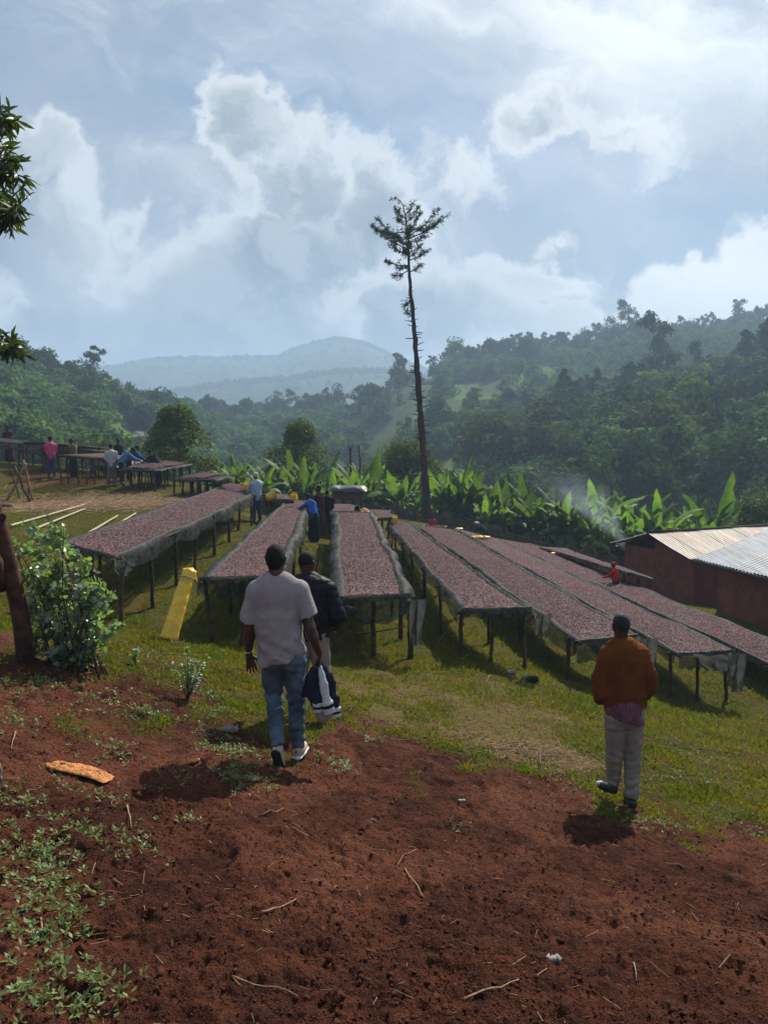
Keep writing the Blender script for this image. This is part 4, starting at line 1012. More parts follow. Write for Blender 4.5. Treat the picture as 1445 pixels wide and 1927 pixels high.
# ------------------------------------------------------------------ raised drying beds
ORD = []
def bed(nl, nr, fl, fr, legs, lab, hang=.26, out=.16, wav=.03, near='hem', beads=0, group='long drying beds of coffee cherries', clab='purple brown coffee cherries drying on the bed', lift=.05, wob=.05, legr=.042, endhang=.10, far_end=True):
    """nl.. = corners of the heap of cherries (near left, near right, far left, far right), world points"""
    nl, nr, fl, fr = (np.array(q) for q in (nl, nr, fl, fr)); sd = RNG.integers(1, 99)
    L = float(np.linalg.norm((fl + fr) / 2 - (nl + nr) / 2)); wd = float(np.linalg.norm(nr - nl))
    ns = max(int(L / .07), 12); nt = max(int(wd / .06), 8)
    s = np.linspace(0, 1, ns + 1); tt = np.linspace(0, 1, nt + 1)
    root = thing('drying_bed', lab, 'drying bed', (nl + nr) / 2 * [1, 1, 1], group)
    def edge(a, b, sg):
        q = a[None] * (1 - s[:, None]) + b[None] * s[:, None]
        ax = unit(b - a); sdv = unit(np.cross(ax, [0, 0, 1.0])) * sg
        w = (fbm(s * L * .7 + sd, s * 0 + sg * 3, 2, sd) - .5) * wob * 2 + (fbm(s * L * 3, s * 0 + sg * 9, 2, sd + 3) - .5) * wob * .5
        sag = (fbm(s * L * .45 + 5, s * 0 + sg, 2, sd + 8) - .5) * .07
        q = q + sdv * w[:, None]; q[:, 2] += sag
        return q, sdv
    EL, dl = edge(nl, fl, -1); ER, dr = edge(nr, fr, 1)
    G = EL[:, None] * (1 - tt[None, :, None]) + ER[:, None] * tt[None, :, None]
    xs, ys = G[..., 0], G[..., 1]
    dome = .035 * (1 - (2 * tt - 1) ** 4)[None, :] * np.minimum(1, np.minimum(s, 1 - s)[:, None] * L / .15)
    rk = np.sin(tt[None, :] * wd / .13 * 2 * math.pi + (fbm(ys * .8, ys * 0 + sd, 2, 5) - .5) * 5) * .009 * sstep(fbm(xs * .8, ys * .5, 2, sd), .40, .60)
    G[..., 2] += dome + rk + (fbm(xs * 5, ys * 5, 3, 17) - .5) * .03 + (fbm(xs * 22, ys * 22, 2, 19) - .5) * .018
    F_ = (np.arange(ns)[:, None] * (nt + 1) + np.arange(nt)[None]).reshape(-1, 1) + np.array([[0, 1, nt + 2, nt + 1]])
    ch = single('coffee_cherries', mesh_np('coffee_cherries', G.reshape(-1, 3), F_, True), M_cherry, clab, 'coffee cherries', kind='stuff')
    if beads:
        u = RNG.random(beads) ** 2.2 if L > 5 else RNG.random(beads); v = RNG.uniform(.01, .99, beads)
        fi = u * ns; i0 = fi.astype(int).clip(0, ns - 1); fv = v * nt; j0 = fv.astype(int).clip(0, nt - 1); a = (fi - i0)[:, None]; b_ = (fv - j0)[:, None]
        c = (G[i0, j0] * (1 - a) * (1 - b_) + G[i0 + 1, j0] * a * (1 - b_) + G[i0, j0 + 1] * (1 - a) * b_ + G[i0 + 1, j0 + 1] * a * b_) + [0, 0, .003]
        oc = np.array([[1, 0, 0], [-1, 0, 0], [0, 1, 0], [0, -1, 0], [0, 0, .9], [0, 0, -.6]]) * .0085
        Vv = c[:, None] + oc[None] * RNG.uniform(.7, 1.35, (beads, 1, 1)) + RNG.normal(0, .0013, (beads, 6, 3))
        fc = np.array([[0, 2, 4], [2, 1, 4], [1, 3, 4], [3, 0, 4]])
        me_ = mesh_np('loose_cherries', Vv.reshape(-1, 3), (np.arange(beads)[:, None, None] * 6 + fc[None]).reshape(-1, 3)); me_.materials.append(M_bead)
        link('loose_cherries', me_, None, ch)['kind'] = 'stuff'
    # netting: base sheet, rims that run up over the rail and hang down outside
    def strip(E, dv, hg, ot, n0):
        k = len(E); q = np.arange(k) * L / max(k - 1, 1)
        n1 = fbm(q * 1.1 + n0, q * 0, 3, sd + n0); n2 = fbm(q * 5 + n0, q * 0, 3, sd + n0 + 2)
        O = np.broadcast_to(dv, E.shape) if dv.ndim == 1 else dv
        prof = [(-.10, -.035, 0), (-.015, .006, 0), (.02, lift, .2), (ot * .45, lift * .75, .4), (ot * .75, lift * .1, .7), (ot * .92, -hg * .35, 1), (ot, -hg * .7, 1), (ot * 1.02, -hg, 1)]
        rows = []
        for (o_, z_, w_) in prof:
            r = E + O * (o_ + w_ * ((n1 - .5) * .16 + (n2 - .5) * .02))[:, None]
            r[:, 2] += z_ * (1 + w_ * ((n1 - .5) * .7 if z_ < 0 else 0)) + w_ * (n2 - .5) * wav * .5 + (w_ > 0) * (n2 - .5) * .010
            rows.append(r)
        return np.stack(rows, 1)
    Vs, Fs, k0 = [], [], 0
    def addgrid(Gd):
        nonlocal k0
        a, b = Gd.shape[:2]; Vs.append(Gd.reshape(-1, 3))
        Fs.append((np.arange(a - 1)[:, None] * b + np.arange(b - 1)[None]).reshape(-1, 1) + np.array([[0, 1, b + 1, b]]) + k0); k0 += a * b
    def fine(E, m):
        x = np.linspace(0, len(E) - 1, (len(E) - 1) * m + 1); return np.stack([np.interp(x, np.arange(len(E)), E[:, i]) for i in range(3)], -1)
    hl, hr = (hang if isinstance(hang, tuple) else (hang, hang)); ol, orr = (out if isinstance(out, tuple) else (out, out))
    addgrid(strip(EL, dl, hl, ol, 1)); addgrid(strip(ER, dr, hr, orr, 4)[:, ::-1])
    B0 = G[::2, ::2].copy(); B0[..., 2] -= .055; addgrid(B0)
    def endstrip(idx, hg, n0):
        m = 24; x = np.linspace(-ol * .9 / wd, 1 + orr * .9 / wd, m)[:, None]; E = EL[idx] * (1 - x) + ER[idx] * x
        ax = unit((ER[idx] - EL[idx])); dv = unit(np.cross([0, 0, 1.0], ax)) * (-1 if idx == 0 else 1)
        if idx == 0 and dv[1] > 0 or idx != 0 and dv[1] < 0: dv = -dv
        g_ = strip(E, dv, hg, .07, n0); addgrid(g_ if idx == 0 else g_[:, ::-1])
    endstrip(0, endhang, 11)
    if far_end: endstrip(-1, .06, 14)
    nm = mesh_np('netting', np.concatenate(Vs), np.concatenate(Fs), True)
    link('netting', nm, M_net, root)
    # frame and legs
    def on(u, sg, off=0.0): return Vector((nl + (fl - nl) * u) if sg < 0 else (nr + (fr - nr) * u)) + Vector((dl if sg < 0 else dr)) * off
    for sg, of in ((-1, ol * .45), (1, orr * .45)):
        m = MB(); m.pole(on(-.01, sg, of) - Vector((0, 0, .035)), on(1.01, sg, of) - Vector((0, 0, .035)), .028, .024, 7, max(4, int(L)), .02); link('rail', m.mesh('rail'), M_wood2, root)
    for u in legs:
        a = on(u, -1, ol * .4) - Vector((0, 0, .075)); b = on(u, 1, orr * .4) - Vector((0, 0, .075))
        m = MB(); m.pole(a - (b - a).normalized() * .12, b + (b - a).normalized() * .10, .026, .022, 7, 4, .012); link('crossbar', m.mesh('crossbar'), M_wood, root)
        for q, w_ in ((a, -1), (b, 1), (a.lerp(b, .5), 0)):
            if w_ == 0 and u != legs[0]: continue
            j = Vector((random.uniform(-.04, .04), random.uniform(-.04, .04), 0)); ft = q + j * 1.5; ft.z = H(ft.x, ft.y) - .06; tp = q + Vector((0, 0, .05)) + Vector(dl if w_ <= 0 else dr) * (.03 if w_ else 0)
            if tp.z - ft.z < .15: continue
            m = MB(); r_ = legr * random.uniform(.75, 1.1); m.pole(ft, tp, r_, r_ * .85, 8, 5, .014, .10)
            if random.random() < .5: kz = ft.lerp(tp, random.uniform(.3, .7)); m.pole(kz, kz + Vector((random.choice((-1, 1)) * .06, -.02, .05)), .014, .008, 5, 1, 0)
            link('leg', m.mesh('leg'), M_wood if random.random() < .55 else M_wood2, root)
    return root, EL, ER, G
A = at
B1 = bed(A(122, 1022, 12.6), A(213, 1049, 11.9), A(408, 921, 25.5), A(470, 934, 23.6), (.015, .14, .28, .42, .56, .70, .84, .98), 'leftmost of the long beds, its grey netting hanging low along the right side', (.12, .27), (.10, .12), beads=26000, near='hem')
B2 = bed(A(392, 1091, 11.2), A(506, 1090, 11.2), A(543, 943, 28.0), A(577, 944, 28.0), (.02, .16, .32, .48, .64, .80, .97), 'long bed behind the two walking men, with the yellow roll at its near corner', (.20, .18), (.20, .22), beads=30000, endhang=.26)
B3 = bed(A(647, 1127, 11.7), A(763, 1120, 11.6), A(636, 967, 24.0), A(693, 967, 24.0), (.015, .16, .33, .5, .66, .83, .98), 'long bed in the middle of the row, pointing straight away from the camera', (.20, .12), (.24, .20), beads=34000, lift=.05, endhang=.16, wob=.06)
B4 = bed(A(884, 1150, 12.1), A(985, 1146, 12.2), A(735, 987, 26.5), A(768, 985, 26.5), (.015, .18, .34, .5, .66, .83, .98), 'long bed just right of the middle one, ending on a thick knotted corner post', (.18, .10), (.16, .12), beads=30000, endhang=.12)
B5 = bed(A(1092, 1203, 12.5), A(1192, 1194, 12.9), A(786, 990, 31.5), A(853, 997, 30.5), (.015, .18, .34, .5, .66, .83, .98), 'long bed whose near end the man in the rust jacket hides', (.26, .10), (.15, .12), beads=30000, endhang=.35, lift=.035)
B6 = bed(A(1278, 1229, 14.0), A(1372, 1225, 14.3), A(866, 999, 31.5), A(934, 1014, 33.8), (.012, .18, .34, .5, .66, .83, .98), 'long bed right of the man in the rust jacket, its near netting torn', (.20, .08), (.12, .10), beads=28000, endhang=.30, lift=.03)
B7 = bed(A(1492, 1268, 14.6), A(1590, 1262, 14.9), A(941, 1016, 34.0), A(1010, 1028, 33.4), (.012, .18, .34, .5, .66, .83, .98), 'long bed running out of the picture on the right beside the mud houses', (.12, .10), (.10, .10), beads=22000, lift=.03)
B8 = bed(A(1184, 1078, 24.1), A(1228, 1088, 24.0), A(1020, 1030, 32.2), A(1062, 1033, 34.0), (.03, .35, .66, .97), 'short bed nearest the mud houses, its open end beside the person in red', (.10, .10), (.08, .08), beads=4000, lift=.02)
B9 = bed(A(440, 927, 25.9), A(477, 922, 25.9), A(402, 909, 30.5), A(432, 907, 30.5), (.05, .5, .95), 'short bed joining the far end of the leftmost long bed and turning left', (.10, .10), (.08, .08), beads=2000, lift=.02)
B10 = bed(A(512, 938, 27.0), A(548, 941, 26.4), A(498, 928, 31.0), A(538, 930, 31.0), (.05, .5, .95), 'short bed between the two yellow containers beyond the walking men', (.10, .10), (.08, .08), beads=1500, lift=.02)
B11 = bed(A(626, 963, 25.8), A(668, 962, 25.8), A(624, 950, 31.5), A(668, 950, 31.5), (.05, .5, .95), 'short bed at the foot of the tarpaulin covered hut', (.10, .10), (.08, .08), beads=1500, lift=.02)
B12 = bed(A(706, 976, 26.2), A(733, 975, 26.2), A(694, 959, 31.5), A(730, 960, 31.5), (.05, .5, .95), 'short bed with a yellow jerrican on its near right corner', (.10, .10), (.08, .08), beads=1500, lift=.02)
# rags of netting hanging from corner posts
def rag(top, wd, dp, lab, sgn=1):
    n, m = 14, 16; u = np.linspace(0, 1, n); v = np.linspace(0, 1, m); Uu, Vv_ = np.meshgrid(u, v, indexing='ij')
    x = (Uu - .5) * wd * (1 - .5 * Vv_ ** 1.5) + .04 * np.sin(Uu * 14 + Vv_ * 3); y = .05 * np.sin(Uu * 11 + 1.3) * (1 + Vv_) + (fbm(Uu * 4, Vv_ * 4, 3, 5) - .5) * .10
    z = -Vv_ * dp * (1 - .35 * np.abs(Uu - .6)) + (fbm(Uu * 5, Vv_ * 2, 2, 8) - .5) * .06
    Gd = np.stack([x, y, z], -1) + np.array(top)
    Fq = (np.arange(n - 1)[:, None] * m + np.arange(m - 1)[None]).reshape(-1, 1) + np.array([[0, 1, m + 1, m]])
    return mesh_np('loose_netting', Gd.reshape(-1, 3), Fq, True)
link('loose_netting', rag(A(782, 1128, 11.4), .26, .78, ''), M_net, B3[0])
link('loose_netting', rag(A(700, 1140, 11.55), 1.25, .30, ''), M_net, B3[0])
link('loose_netting', rag(A(1018, 1155, 12.0), .26, .42, ''), M_net, B4[0])
link('loose_netting', rag(A(1215, 1200, 12.4), .34, .75, ''), M_net, B5[0])
link('loose_netting', rag(A(1345, 1232, 13.9), .85, .33, ''), M_net, B6[0])
link('loose_netting', rag(A(1385, 1230, 13.9), .30, .80, ''), M_net, B6[0])
link('loose_netting', rag(A(232, 1052, 11.7), .42, .28, ''), M_net, B1[0])
for a_, b_, r_, bb in (((642, 1200, 11.9), (760, 1180, 11.6), .012, B3), ((640, 1160, 11.7), (640, 1160, 11.9), .01, None)):
    if bb:
        m = MB(); m.pole(A(*a_), A(*b_), r_, None, 6); link('brace', m.mesh('brace'), M_wood, bb[0])

# open beds on the hillside at the left: flat tops of poles on many legs
def rough_bed(c, n, u, w, lab, cover=True, drape=0.0, legs=5, top=None):
    """c near-left corner, u long side vector, w short side vector (world), n rows of legs"""
    c, u, w = Vector(c), Vector(u), Vector(w); root = thing('drying_bed', lab, 'drying bed', c, 'drying beds on the hillside')
    m = MB(); k = max(int(w.length / .09), 6)
    for i in range(k + 1): q = c + w * (i / k); m.pole(q - u * .03 + Vector((0, 0, random.uniform(-.01, .01))), q + u * 1.03, .022, .018, 5, 3, .02)
    link('pole_deck', m.mesh('pole_deck'), M_wood, root)
    for i in range(3):
        q = c + u * (i / 2) - Vector((0, 0, .045)); m = MB(); m.pole(q - w * .06, q + w * 1.06, .03, None, 6); link('crossbar', m.mesh('crossbar'), M_wood2, root)
    for i in range(n):
        for j in range(legs):
            q = c + u * ((i + .02) / max(n - 1, 1) * .97) + w * ((j + .02) / max(legs - 1, 1) * .97); f = q + Vector((random.uniform(-.07, .07), random.uniform(-.07, .07), 0)); f.z = H(f.x, f.y) - .05
            if q.z - f.z < .12: continue
            m = MB(); m.pole(f, q - Vector((0, 0, .03)), random.uniform(.028, .045), None, 6, 4, .015); link('leg', m.mesh('leg'), M_wood2 if (i + j) % 3 else M_wood, root)
    if cover:
        na_, nb = 24, 14; a = np.linspace(-.02, 1.02, na_); b = np.linspace(-.06, 1.06, nb); AA, BB = np.meshgrid(a, b, indexing='ij')
        Gd = np.array(c)[None, None] + AA[..., None] * np.array(u) + BB[..., None] * np.array(w); Gd[..., 2] += .035 + (fbm(AA * 6, BB * 4, 3, 5) - .5) * .07
        if drape:
            ed = np.maximum(np.abs(BB - .5) - .48, 0) / .08 + np.maximum(np.abs(AA - .5) - .49, 0) / .03; Gd[..., 2] -= np.clip(ed, 0, 1) * drape * (.6 + .8 * fbm(AA * 9, BB * 9, 2, 9))
        Fq = (np.arange(na_ - 1)[:, None] * nb + np.arange(nb - 1)[None]).reshape(-1, 1) + np.array([[0, 1, nb + 1, nb]])
        link('netting', mesh_np('netting', Gd.reshape(-1, 3), Fq, True), M_net if top is None else top, root)
    return root
def flat(p, q): q = Vector(q); q.z = 0; return q
rough_bed(A(-60, 826, 33), 6, Vector((5.6, .2, -.55)), Vector((.5, 1.6, 0)), 'long netted bed highest on the hillside, at the left edge', True, .35, 3)
rough_bed(A(48, 832, 32.5), 4, Vector((2.3, 2.5, -.35)), Vector((.9, -.5, 0)), 'netted bed beside the woman in the pink top on the hillside', True, .40, 2)
rough_bed(A(110, 857, 30), 3, Vector((.6, 3.2, 0)), Vector((1.45, .0, -.12)), 'bare pole bed below the woman in the pink top', False, 0, 5)
rough_bed(A(178, 862, 32), 3, Vector((.5, 2.0, .1)), Vector((.75, .1, -.1)), 'small bed with pale netting beside the man in white', True, .3, 3, M_litter)
rough_bed(A(228, 883, 29), 5, Vector((.5, 3.6, .1)), Vector((1.3, .0, -.05)), 'bed on many thin legs where two people in blue lean over', True, .06, 5)
rough_bed(A(328, 903, 28), 4, Vector((.35, 2.6, .05)), Vector((1.5, .0, 0)), 'low pole bed with orange sheeting at its corner, nearest the long beds', True, .06, 6)
for (px, py, d, ln, wd, z_) in ((290, 880, 30.2, 2.6, 1.1, 0), (360, 900, 29.0, 2.2, 1.35, 0)):
    c = A(px, py, d); bd = [c + Vector((-wd / 2, -.9, .05)), c + Vector((wd / 2, -.9, .05))]
# cherries lying on three of them
def heap_(c, u, w, lab):
    na_, nb = 40, 24; a = np.linspace(0, 1, na_); b = np.linspace(0, 1, nb); AA, BB = np.meshgrid(a, b, indexing='ij')
    e = np.minimum(np.minimum(AA, 1 - AA) * 8, np.minimum(BB, 1 - BB) * 6).clip(0, 1)
    Gd = np.array(c)[None, None] + AA[..., None] * np.array(u) + BB[..., None] * np.array(w); Gd[..., 2] += .02 + .06 * e + (fbm(AA * 14, BB * 9, 3, 5) - .5) * .05
    Fq = (np.arange(na_ - 1)[:, None] * nb + np.arange(nb - 1)[None]).reshape(-1, 1) + np.array([[0, 1, nb + 1, nb]])
    single('coffee_cherries', mesh_np('coffee_cherries', Gd.reshape(-1, 3), Fq, True), M_cherry, lab, 'coffee cherries', kind='stuff')
heap_(A(236, 880, 29.1) , Vector((.45, 3.4, .1)), Vector((1.1, 0, -.05)), 'cherries under the hands of the two people in blue')
heap_(A(336, 900, 28.1), Vector((.3, 2.3, .05)), Vector((.95, 0, 0)), 'cherries on the low pole bed on the hillside')

# ------------------------------------------------------------------ hut with a tarpaulin roof, fence, houses
def hut():
    c = A(655, 962, 32.5); c.z = H(c.x, c.y); topz = A(655, 918, 32.5).z; root = thing('storage_hut', 'small board hut on posts under a dark tarpaulin roof beyond the middle bed', 'hut', c)
    floor_z = A(655, 938, 32.5).z
    for x in (-.6, -.2, .25, .6):
        for y in (-.4, .4):
            m = MB(); m.pole((c.x + x, c.y + y, c.z - .1), (c.x + x, c.y + y, floor_z + .02), .04); link('post', m.mesh('post'), M_wood2, root)
    m = MB()
    for i in range(5): m.box((c.x, c.y - .45, floor_z + .05 + i * .088), (1.25, .03, .082))
    for i in range(5): m.box((c.x - .64, c.y, floor_z + .05 + i * .088), (.03, .86, .082)); m.box((c.x + .64, c.y, floor_z + .05 + i * .088), (.03, .86, .082))
    m.box((c.x, c.y + .45, floor_z + .24), (1.25, .03, .45)); m.box((c.x, c.y, floor_z), (1.3, .9, .03)); link('board_wall', m.mesh('board_wall'), M_board, root)
    n = 18; a = np.linspace(-1, 1, n); AA, BB = np.meshgrid(a, a, indexing='ij')
    z = topz + .02 + .11 * (1 - np.abs(BB)) - .14 * sstep(np.maximum(np.abs(AA), np.abs(BB)), .8, 1) + (fbm(AA * 3, BB * 3, 3, 3) - .5) * .10
    Gd = np.stack([c.x + AA * .84, c.y + BB * .65, z], -1); Fq = (np.arange(n - 1)[:, None] * n + np.arange(n - 1)[None]).reshape(-1, 1) + np.array([[0, 1, n + 1, n]])
    link('tarpaulin', mesh_np('tarpaulin', Gd.reshape(-1, 3), Fq, True), M_tarp, root)
hut()
def cane_fence():
    pts = [(600, 958, 41), (700, 966, 43), (790, 985, 43.5), (880, 1004, 41.5), (1000, 1034, 38), (1100, 1062, 35), (1186, 1084, 32.5)]
    pw = [A(*q) for q in pts]
    for q in pw: q.z = H(q.x, q.y)
    root = thing('cane_fence', 'long low fence of upright split canes between the beds and the big leaved plants', 'fence', pw[3])
    m = MB(); 
    for a, b in zip(pw[:-1], pw[1:]):
        L = (b - a).length; n = int(L / .075)
        for i in range(n):
            q = a.lerp(b, (i + random.random() * .5) / n); h = random.uniform(.45, .95); z = H(q.x, q.y); w_ = random.uniform(.018, .032); ty = random.uniform(-.03, .03)
            m.add([(q.x - w_, q.y, z - .1), (q.x + w_, q.y + .01, z - .1), (q.x + w_ + ty, q.y, z + h), (q.x - w_ + ty, q.y + .01, z + h)], [(0, 1, 2, 3)])
    o = link('canes', m.mesh('canes'), M_fence, root)
    for h in (.3, .6):
        m = MB(); m.tube([Vector((q.x, q.y - .05, H(q.x, q.y) + h)) for a, b in zip(pw[:-1], pw[1:]) for q in (a, a.lerp(b, .5))] + [pw[-1] + Vector((0, 0, h))], .022, 6); link('rail', m.mesh('rail'), M_wood2, root)
cane_fence()
def corrug(p0, u, v, n, amp=.022, thick=.0):
    """sheet from p0 along u (ridge/eave direction), v down the slope; waves run down the slope"""
    L = u.length; k = int(L / .038); nv = 8; nrm = u.cross(v).normalized()
    if nrm.z < 0: nrm = -nrm
    a = np.linspace(0, 1, k + 1); b = np.linspace(0, 1, nv); AA, BB = np.meshgrid(a, b, indexing='ij')
    w = amp * np.sin(AA * L / .15 * 2 * math.pi) + .012 * np.floor(AA * L / .9) % .02 + (fbm(AA * 9, BB * 2, 3, 6) - .5) * .05
    Gd = np.array(p0) + AA[..., None] * np.array(u) + BB[..., None] * np.array(v) + w[..., None] * np.array(nrm)
    Fq = (np.arange(k)[:, None] * nv + np.arange(nv - 1)[None]).reshape(-1, 1) + np.array([[0, 1, nv + 1, nv]])
    me_ = mesh_np('roof_sheet', Gd.reshape(-1, 3), Fq, True); return me_
def prism(pts, base):
    """vertical wall slab: top outline points pts (in order), all dropped to z=base"""
    m = MB(); n = len(pts); m.add([tuple(p) for p in pts] + [(p[0], p[1], base) for p in pts], [(i, (i + 1) % n, n + (i + 1) % n, n + i) for i in range(n)] + [tuple(range(n))[::-1], tuple(range(n, 2 * n))]); return m
def house_a():
    R0 = A(1223, 1003, 30.0); u = Vector((.925, .38, 0)); w = Vector((.38, -.925, 0)); hw = 2.15; L = 7.5; dz = -.68
    root = thing('mud_house', 'far mud house with a rusty corrugated roof and dark panel as gable opening', 'house', (R0.x, R0.y, H(R0.x, R0.y)))
    b = R0 + u * .35; zb = -9.0
    eR = b + w * (hw - .28) + Vector((0, 0, dz * .87)); eL = b - w * (hw - .28) + Vector((0, 0, dz * .87))
    for nm, a_, c_ in (('gable_wall', eL, eR),):
        t = u * .2; dn = Vector((0, 0, -.05)); m = MB(); o_ = [a_ + dn, b + dn, c_ + dn]
        vs = [tuple(q) for q in o_] + [(c_.x, c_.y, zb), (a_.x, a_.y, zb)]; vs2 = [tuple(Vector(q) + t) for q in vs]
        m.add(vs + vs2, [(0, 1, 2, 3, 4), (9, 8, 7, 6, 5)] + [(i, 5 + i, 5 + (i + 1) % 5, (i + 1) % 5) for i in range(5)]); link(nm, m.mesh(nm), M_mud, root)
    for sg, e in ((1, eR), (-1, eL)):
        a_ = e + u * .203 + Vector((0, 0, -.05)); m = MB(); q = a_ + u * (L - .8); s_ = w * (-.2 * sg)
        m.add([tuple(a_), tuple(q), tuple(q + s_), tuple(a_ + s_), (a_.x, a_.y, zb), (q.x, q.y, zb), ((q + s_).x, (q + s_).y, zb), ((a_ + s_).x, (a_ + s_).y, zb)], [(0, 1, 2, 3), (7, 6, 5, 4), (0, 4, 5, 1), (1, 5, 6, 2), (2, 6, 7, 3), (3, 7, 4, 0)]); link('side_wall', m.mesh('side_wall'), M_muddark, root)
    # black panel on the solid gable wall paints the shade of an opening
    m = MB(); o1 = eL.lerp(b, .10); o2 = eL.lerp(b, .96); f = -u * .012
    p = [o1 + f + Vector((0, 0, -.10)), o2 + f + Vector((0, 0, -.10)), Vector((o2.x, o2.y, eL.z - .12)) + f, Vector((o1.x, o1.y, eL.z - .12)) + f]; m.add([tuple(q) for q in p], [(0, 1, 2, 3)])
    link('gable_shade_panel', m.mesh('gable_shade_panel'), M_black, root)
    rs = R0 - u * .15
    r1 = link('roof', corrug(rs, u * L, w * (hw + .15) + Vector((0, 0, dz * 1.07)), 0), M_tin_a, root); link('roof', corrug(rs, u * L, -w * (hw + .15) + Vector((0, 0, dz * 1.07)), 0), M_tin_a, root)
    m = MB(); m.tube([rs + Vector((0, 0, .03)), rs + u * L + Vector((0, 0, .03))], .055, 6); link('ridge_cap', m.mesh('ridge_cap'), M_wood2, r1)
def house_b():
    c = A(1306, 1051, 24.2); e = Vector((.242, -.970, 0)); w = Vector((.970, .242, 0)); L = 9.0; sl = w * 4.2 + Vector((0, 0, 1.36))
    root = thing('mud_house', 'nearer mud house with a grey blue corrugated roof at the right edge', 'house', (c.x, c.y, H(c.x, c.y)))
    r1 = link('roof', corrug(c, e * L, sl, 0), M_tin_b, root)
    top = c + sl; link('roof', corrug(top, e * L, w * 4.2 - Vector((0, 0, 1.36)), 0), M_tin_b, root)
    a_ = c + w * .42 + e * .65; zb = -9.0; zt = c.z + .02; far = w * 7.5; ln = e * (L - 1.2)
    def slab(p, d1, d2, z1, nm, m_):
        m = MB(); q = [p, p + d1, p + d1 + d2, p + d2]; m.add([(v.x, v.y, z1) for v in q] + [(v.x, v.y, zb) for v in q], [(0, 1, 2, 3), (7, 6, 5, 4), (0, 4, 5, 1), (1, 5, 6, 2), (2, 6, 7, 3), (3, 7, 4, 0)]); link(nm, m.mesh(nm), m_, root)
    slab(a_, ln, w * .2, zt, 'front_wall', M_mud)
    m = MB(); p0 = a_ + w * .203; g = [Vector((p0.x, p0.y, zt)), Vector(((p0 + w * 3.7).x, (p0 + w * 3.7).y, zt + 1.15)), Vector(((p0 + far).x, (p0 + far).y, zt))]
    vs = [tuple(q) for q in g] + [(g[2].x, g[2].y, zb), (g[0].x, g[0].y, zb)]; vs2 = [tuple(Vector(q) + e * .2) for q in vs]
    m.add(vs + vs2, [(0, 1, 2, 3, 4), (9, 8, 7, 6, 5)] + [(i, 5 + i, 5 + (i + 1) % 5, (i + 1) % 5) for i in range(5)]); link('gable_wall', m.mesh('gable_wall'), M_mud, root)
    m = MB(); m.tube([c - Vector((0, 0, .07)), c + e * L - Vector((0, 0, .07))], .05, 5); link('eave_board', m.mesh('eave_board'), M_tarp, root)
    m = MB(); m.tube([c - e * .01 - Vector((0, 0, .05)), top - e * .01 - Vector((0, 0, .05))], .035, 5); link('rake_board', m.mesh('rake_board'), M_wood2, root)
house_a(); house_b()
# tin roofed hut on the left hill
def far_hut(px, py, d):
    c = A(px, py, d); c.z = H(c.x, c.y); root = thing('hillside_hut', 'tiny hut with a pale tin roof among trees on the left hill', 'hut', c)
    m = MB(); m.box(c + Vector((0, 0, 1.0)), (3.2, 2.6, 2.2)); link('wall', m.mesh('wall'), M_mud, root)
    m = MB(); m.add([c + Vector(q) for q in ((-2, -1.7, 2.0), (2, -1.7, 1.9), (2, 0, 2.9), (-2, 0, 3.0), (2, 1.7, 2.0), (-2, 1.7, 2.1))], [(0, 1, 2, 3), (3, 2, 4, 5)]); link('roof', m.mesh('roof'), M_litter, root)
far_hut(273, 786, 150)
# ------------------------------------------------------------------ trees
def cat_(L):
    V, Fc, k = [], [], 0
    for v, f in L: V.append(v); Fc.append(f + k); k += len(v)
    return np.concatenate(V), np.concatenate(Fc)
def clump(c, r, n, leaf, sq=.8, droop=0.0, fill=.35):
    """leaf faces over and inside one lobe of a crown"""
    d = rdir(n); d[:, 2] = np.where(d[:, 2] < -.35, -d[:, 2], d[:, 2])
    rad_ = r * (1 - fill * RNG.random(n) ** 1.5) * (1 + .22 * (fbm(d[:, 0] * 3 + c[0] * 3, d[:, 2] * 3 + d[:, 1] * 2 + c[1], 2, 3) - .5) * 2)
    p = np.array(c) + d * rad_[:, None] * [1, 1, sq]
    nn = unit(d + RNG.normal(0, .55, (n, 3))); u = unit(np.cross(nn, RNG.normal(size=(n, 3)))); v = np.cross(nn, u)
    s = leaf * RNG.uniform(.6, 1.35, (n, 1)); u = u * s; v = v * s * RNG.uniform(.35, .7, (n, 1))
    if droop: u[:, 2] -= droop * s[:, 0]
    return quads(p, u, v)
def crown_broad(Hh, Wd, lobes, n, leaf, z0=.35, seed=0, flat_=.75):
    L = []
    for i in range(lobes):
        a = RNG.uniform(0, 2 * math.pi); q = math.sqrt(RNG.random()) * .68; h = RNG.random() ** .8
        wz = math.sin(min(1, .25 + h * .9) * math.pi) ** .6 if h > .5 else 1
        r = Wd * RNG.uniform(.17, .30) * (1 - .35 * q)
        L.append(clump((math.cos(a) * q * Wd * .62 * wz, math.sin(a) * q * Wd * .62 * wz, Hh * (z0 + (.92 - z0) * h * (1 - .35 * q))), r, n // lobes, leaf, flat_))
    return cat_(L)
def crown_gum(Hh, Wd, lobes, n, leaf, z0=.35):
    L = []
    for i in range(lobes):
        h = (i + RNG.random()) / lobes; a = RNG.uniform(0, 2 * math.pi); q = Wd * .5 * (1 - .6 * h) * RNG.uniform(.1, 1) * (1.0 if h > .1 else .5)
        L.append(clump((math.cos(a) * q, math.sin(a) * q, Hh * (z0 + (.97 - z0) * h)), Wd * RNG.uniform(.13, .24) * (1.15 - .4 * h), n // lobes, leaf, .85, .35, .6))
    return cat_(L)
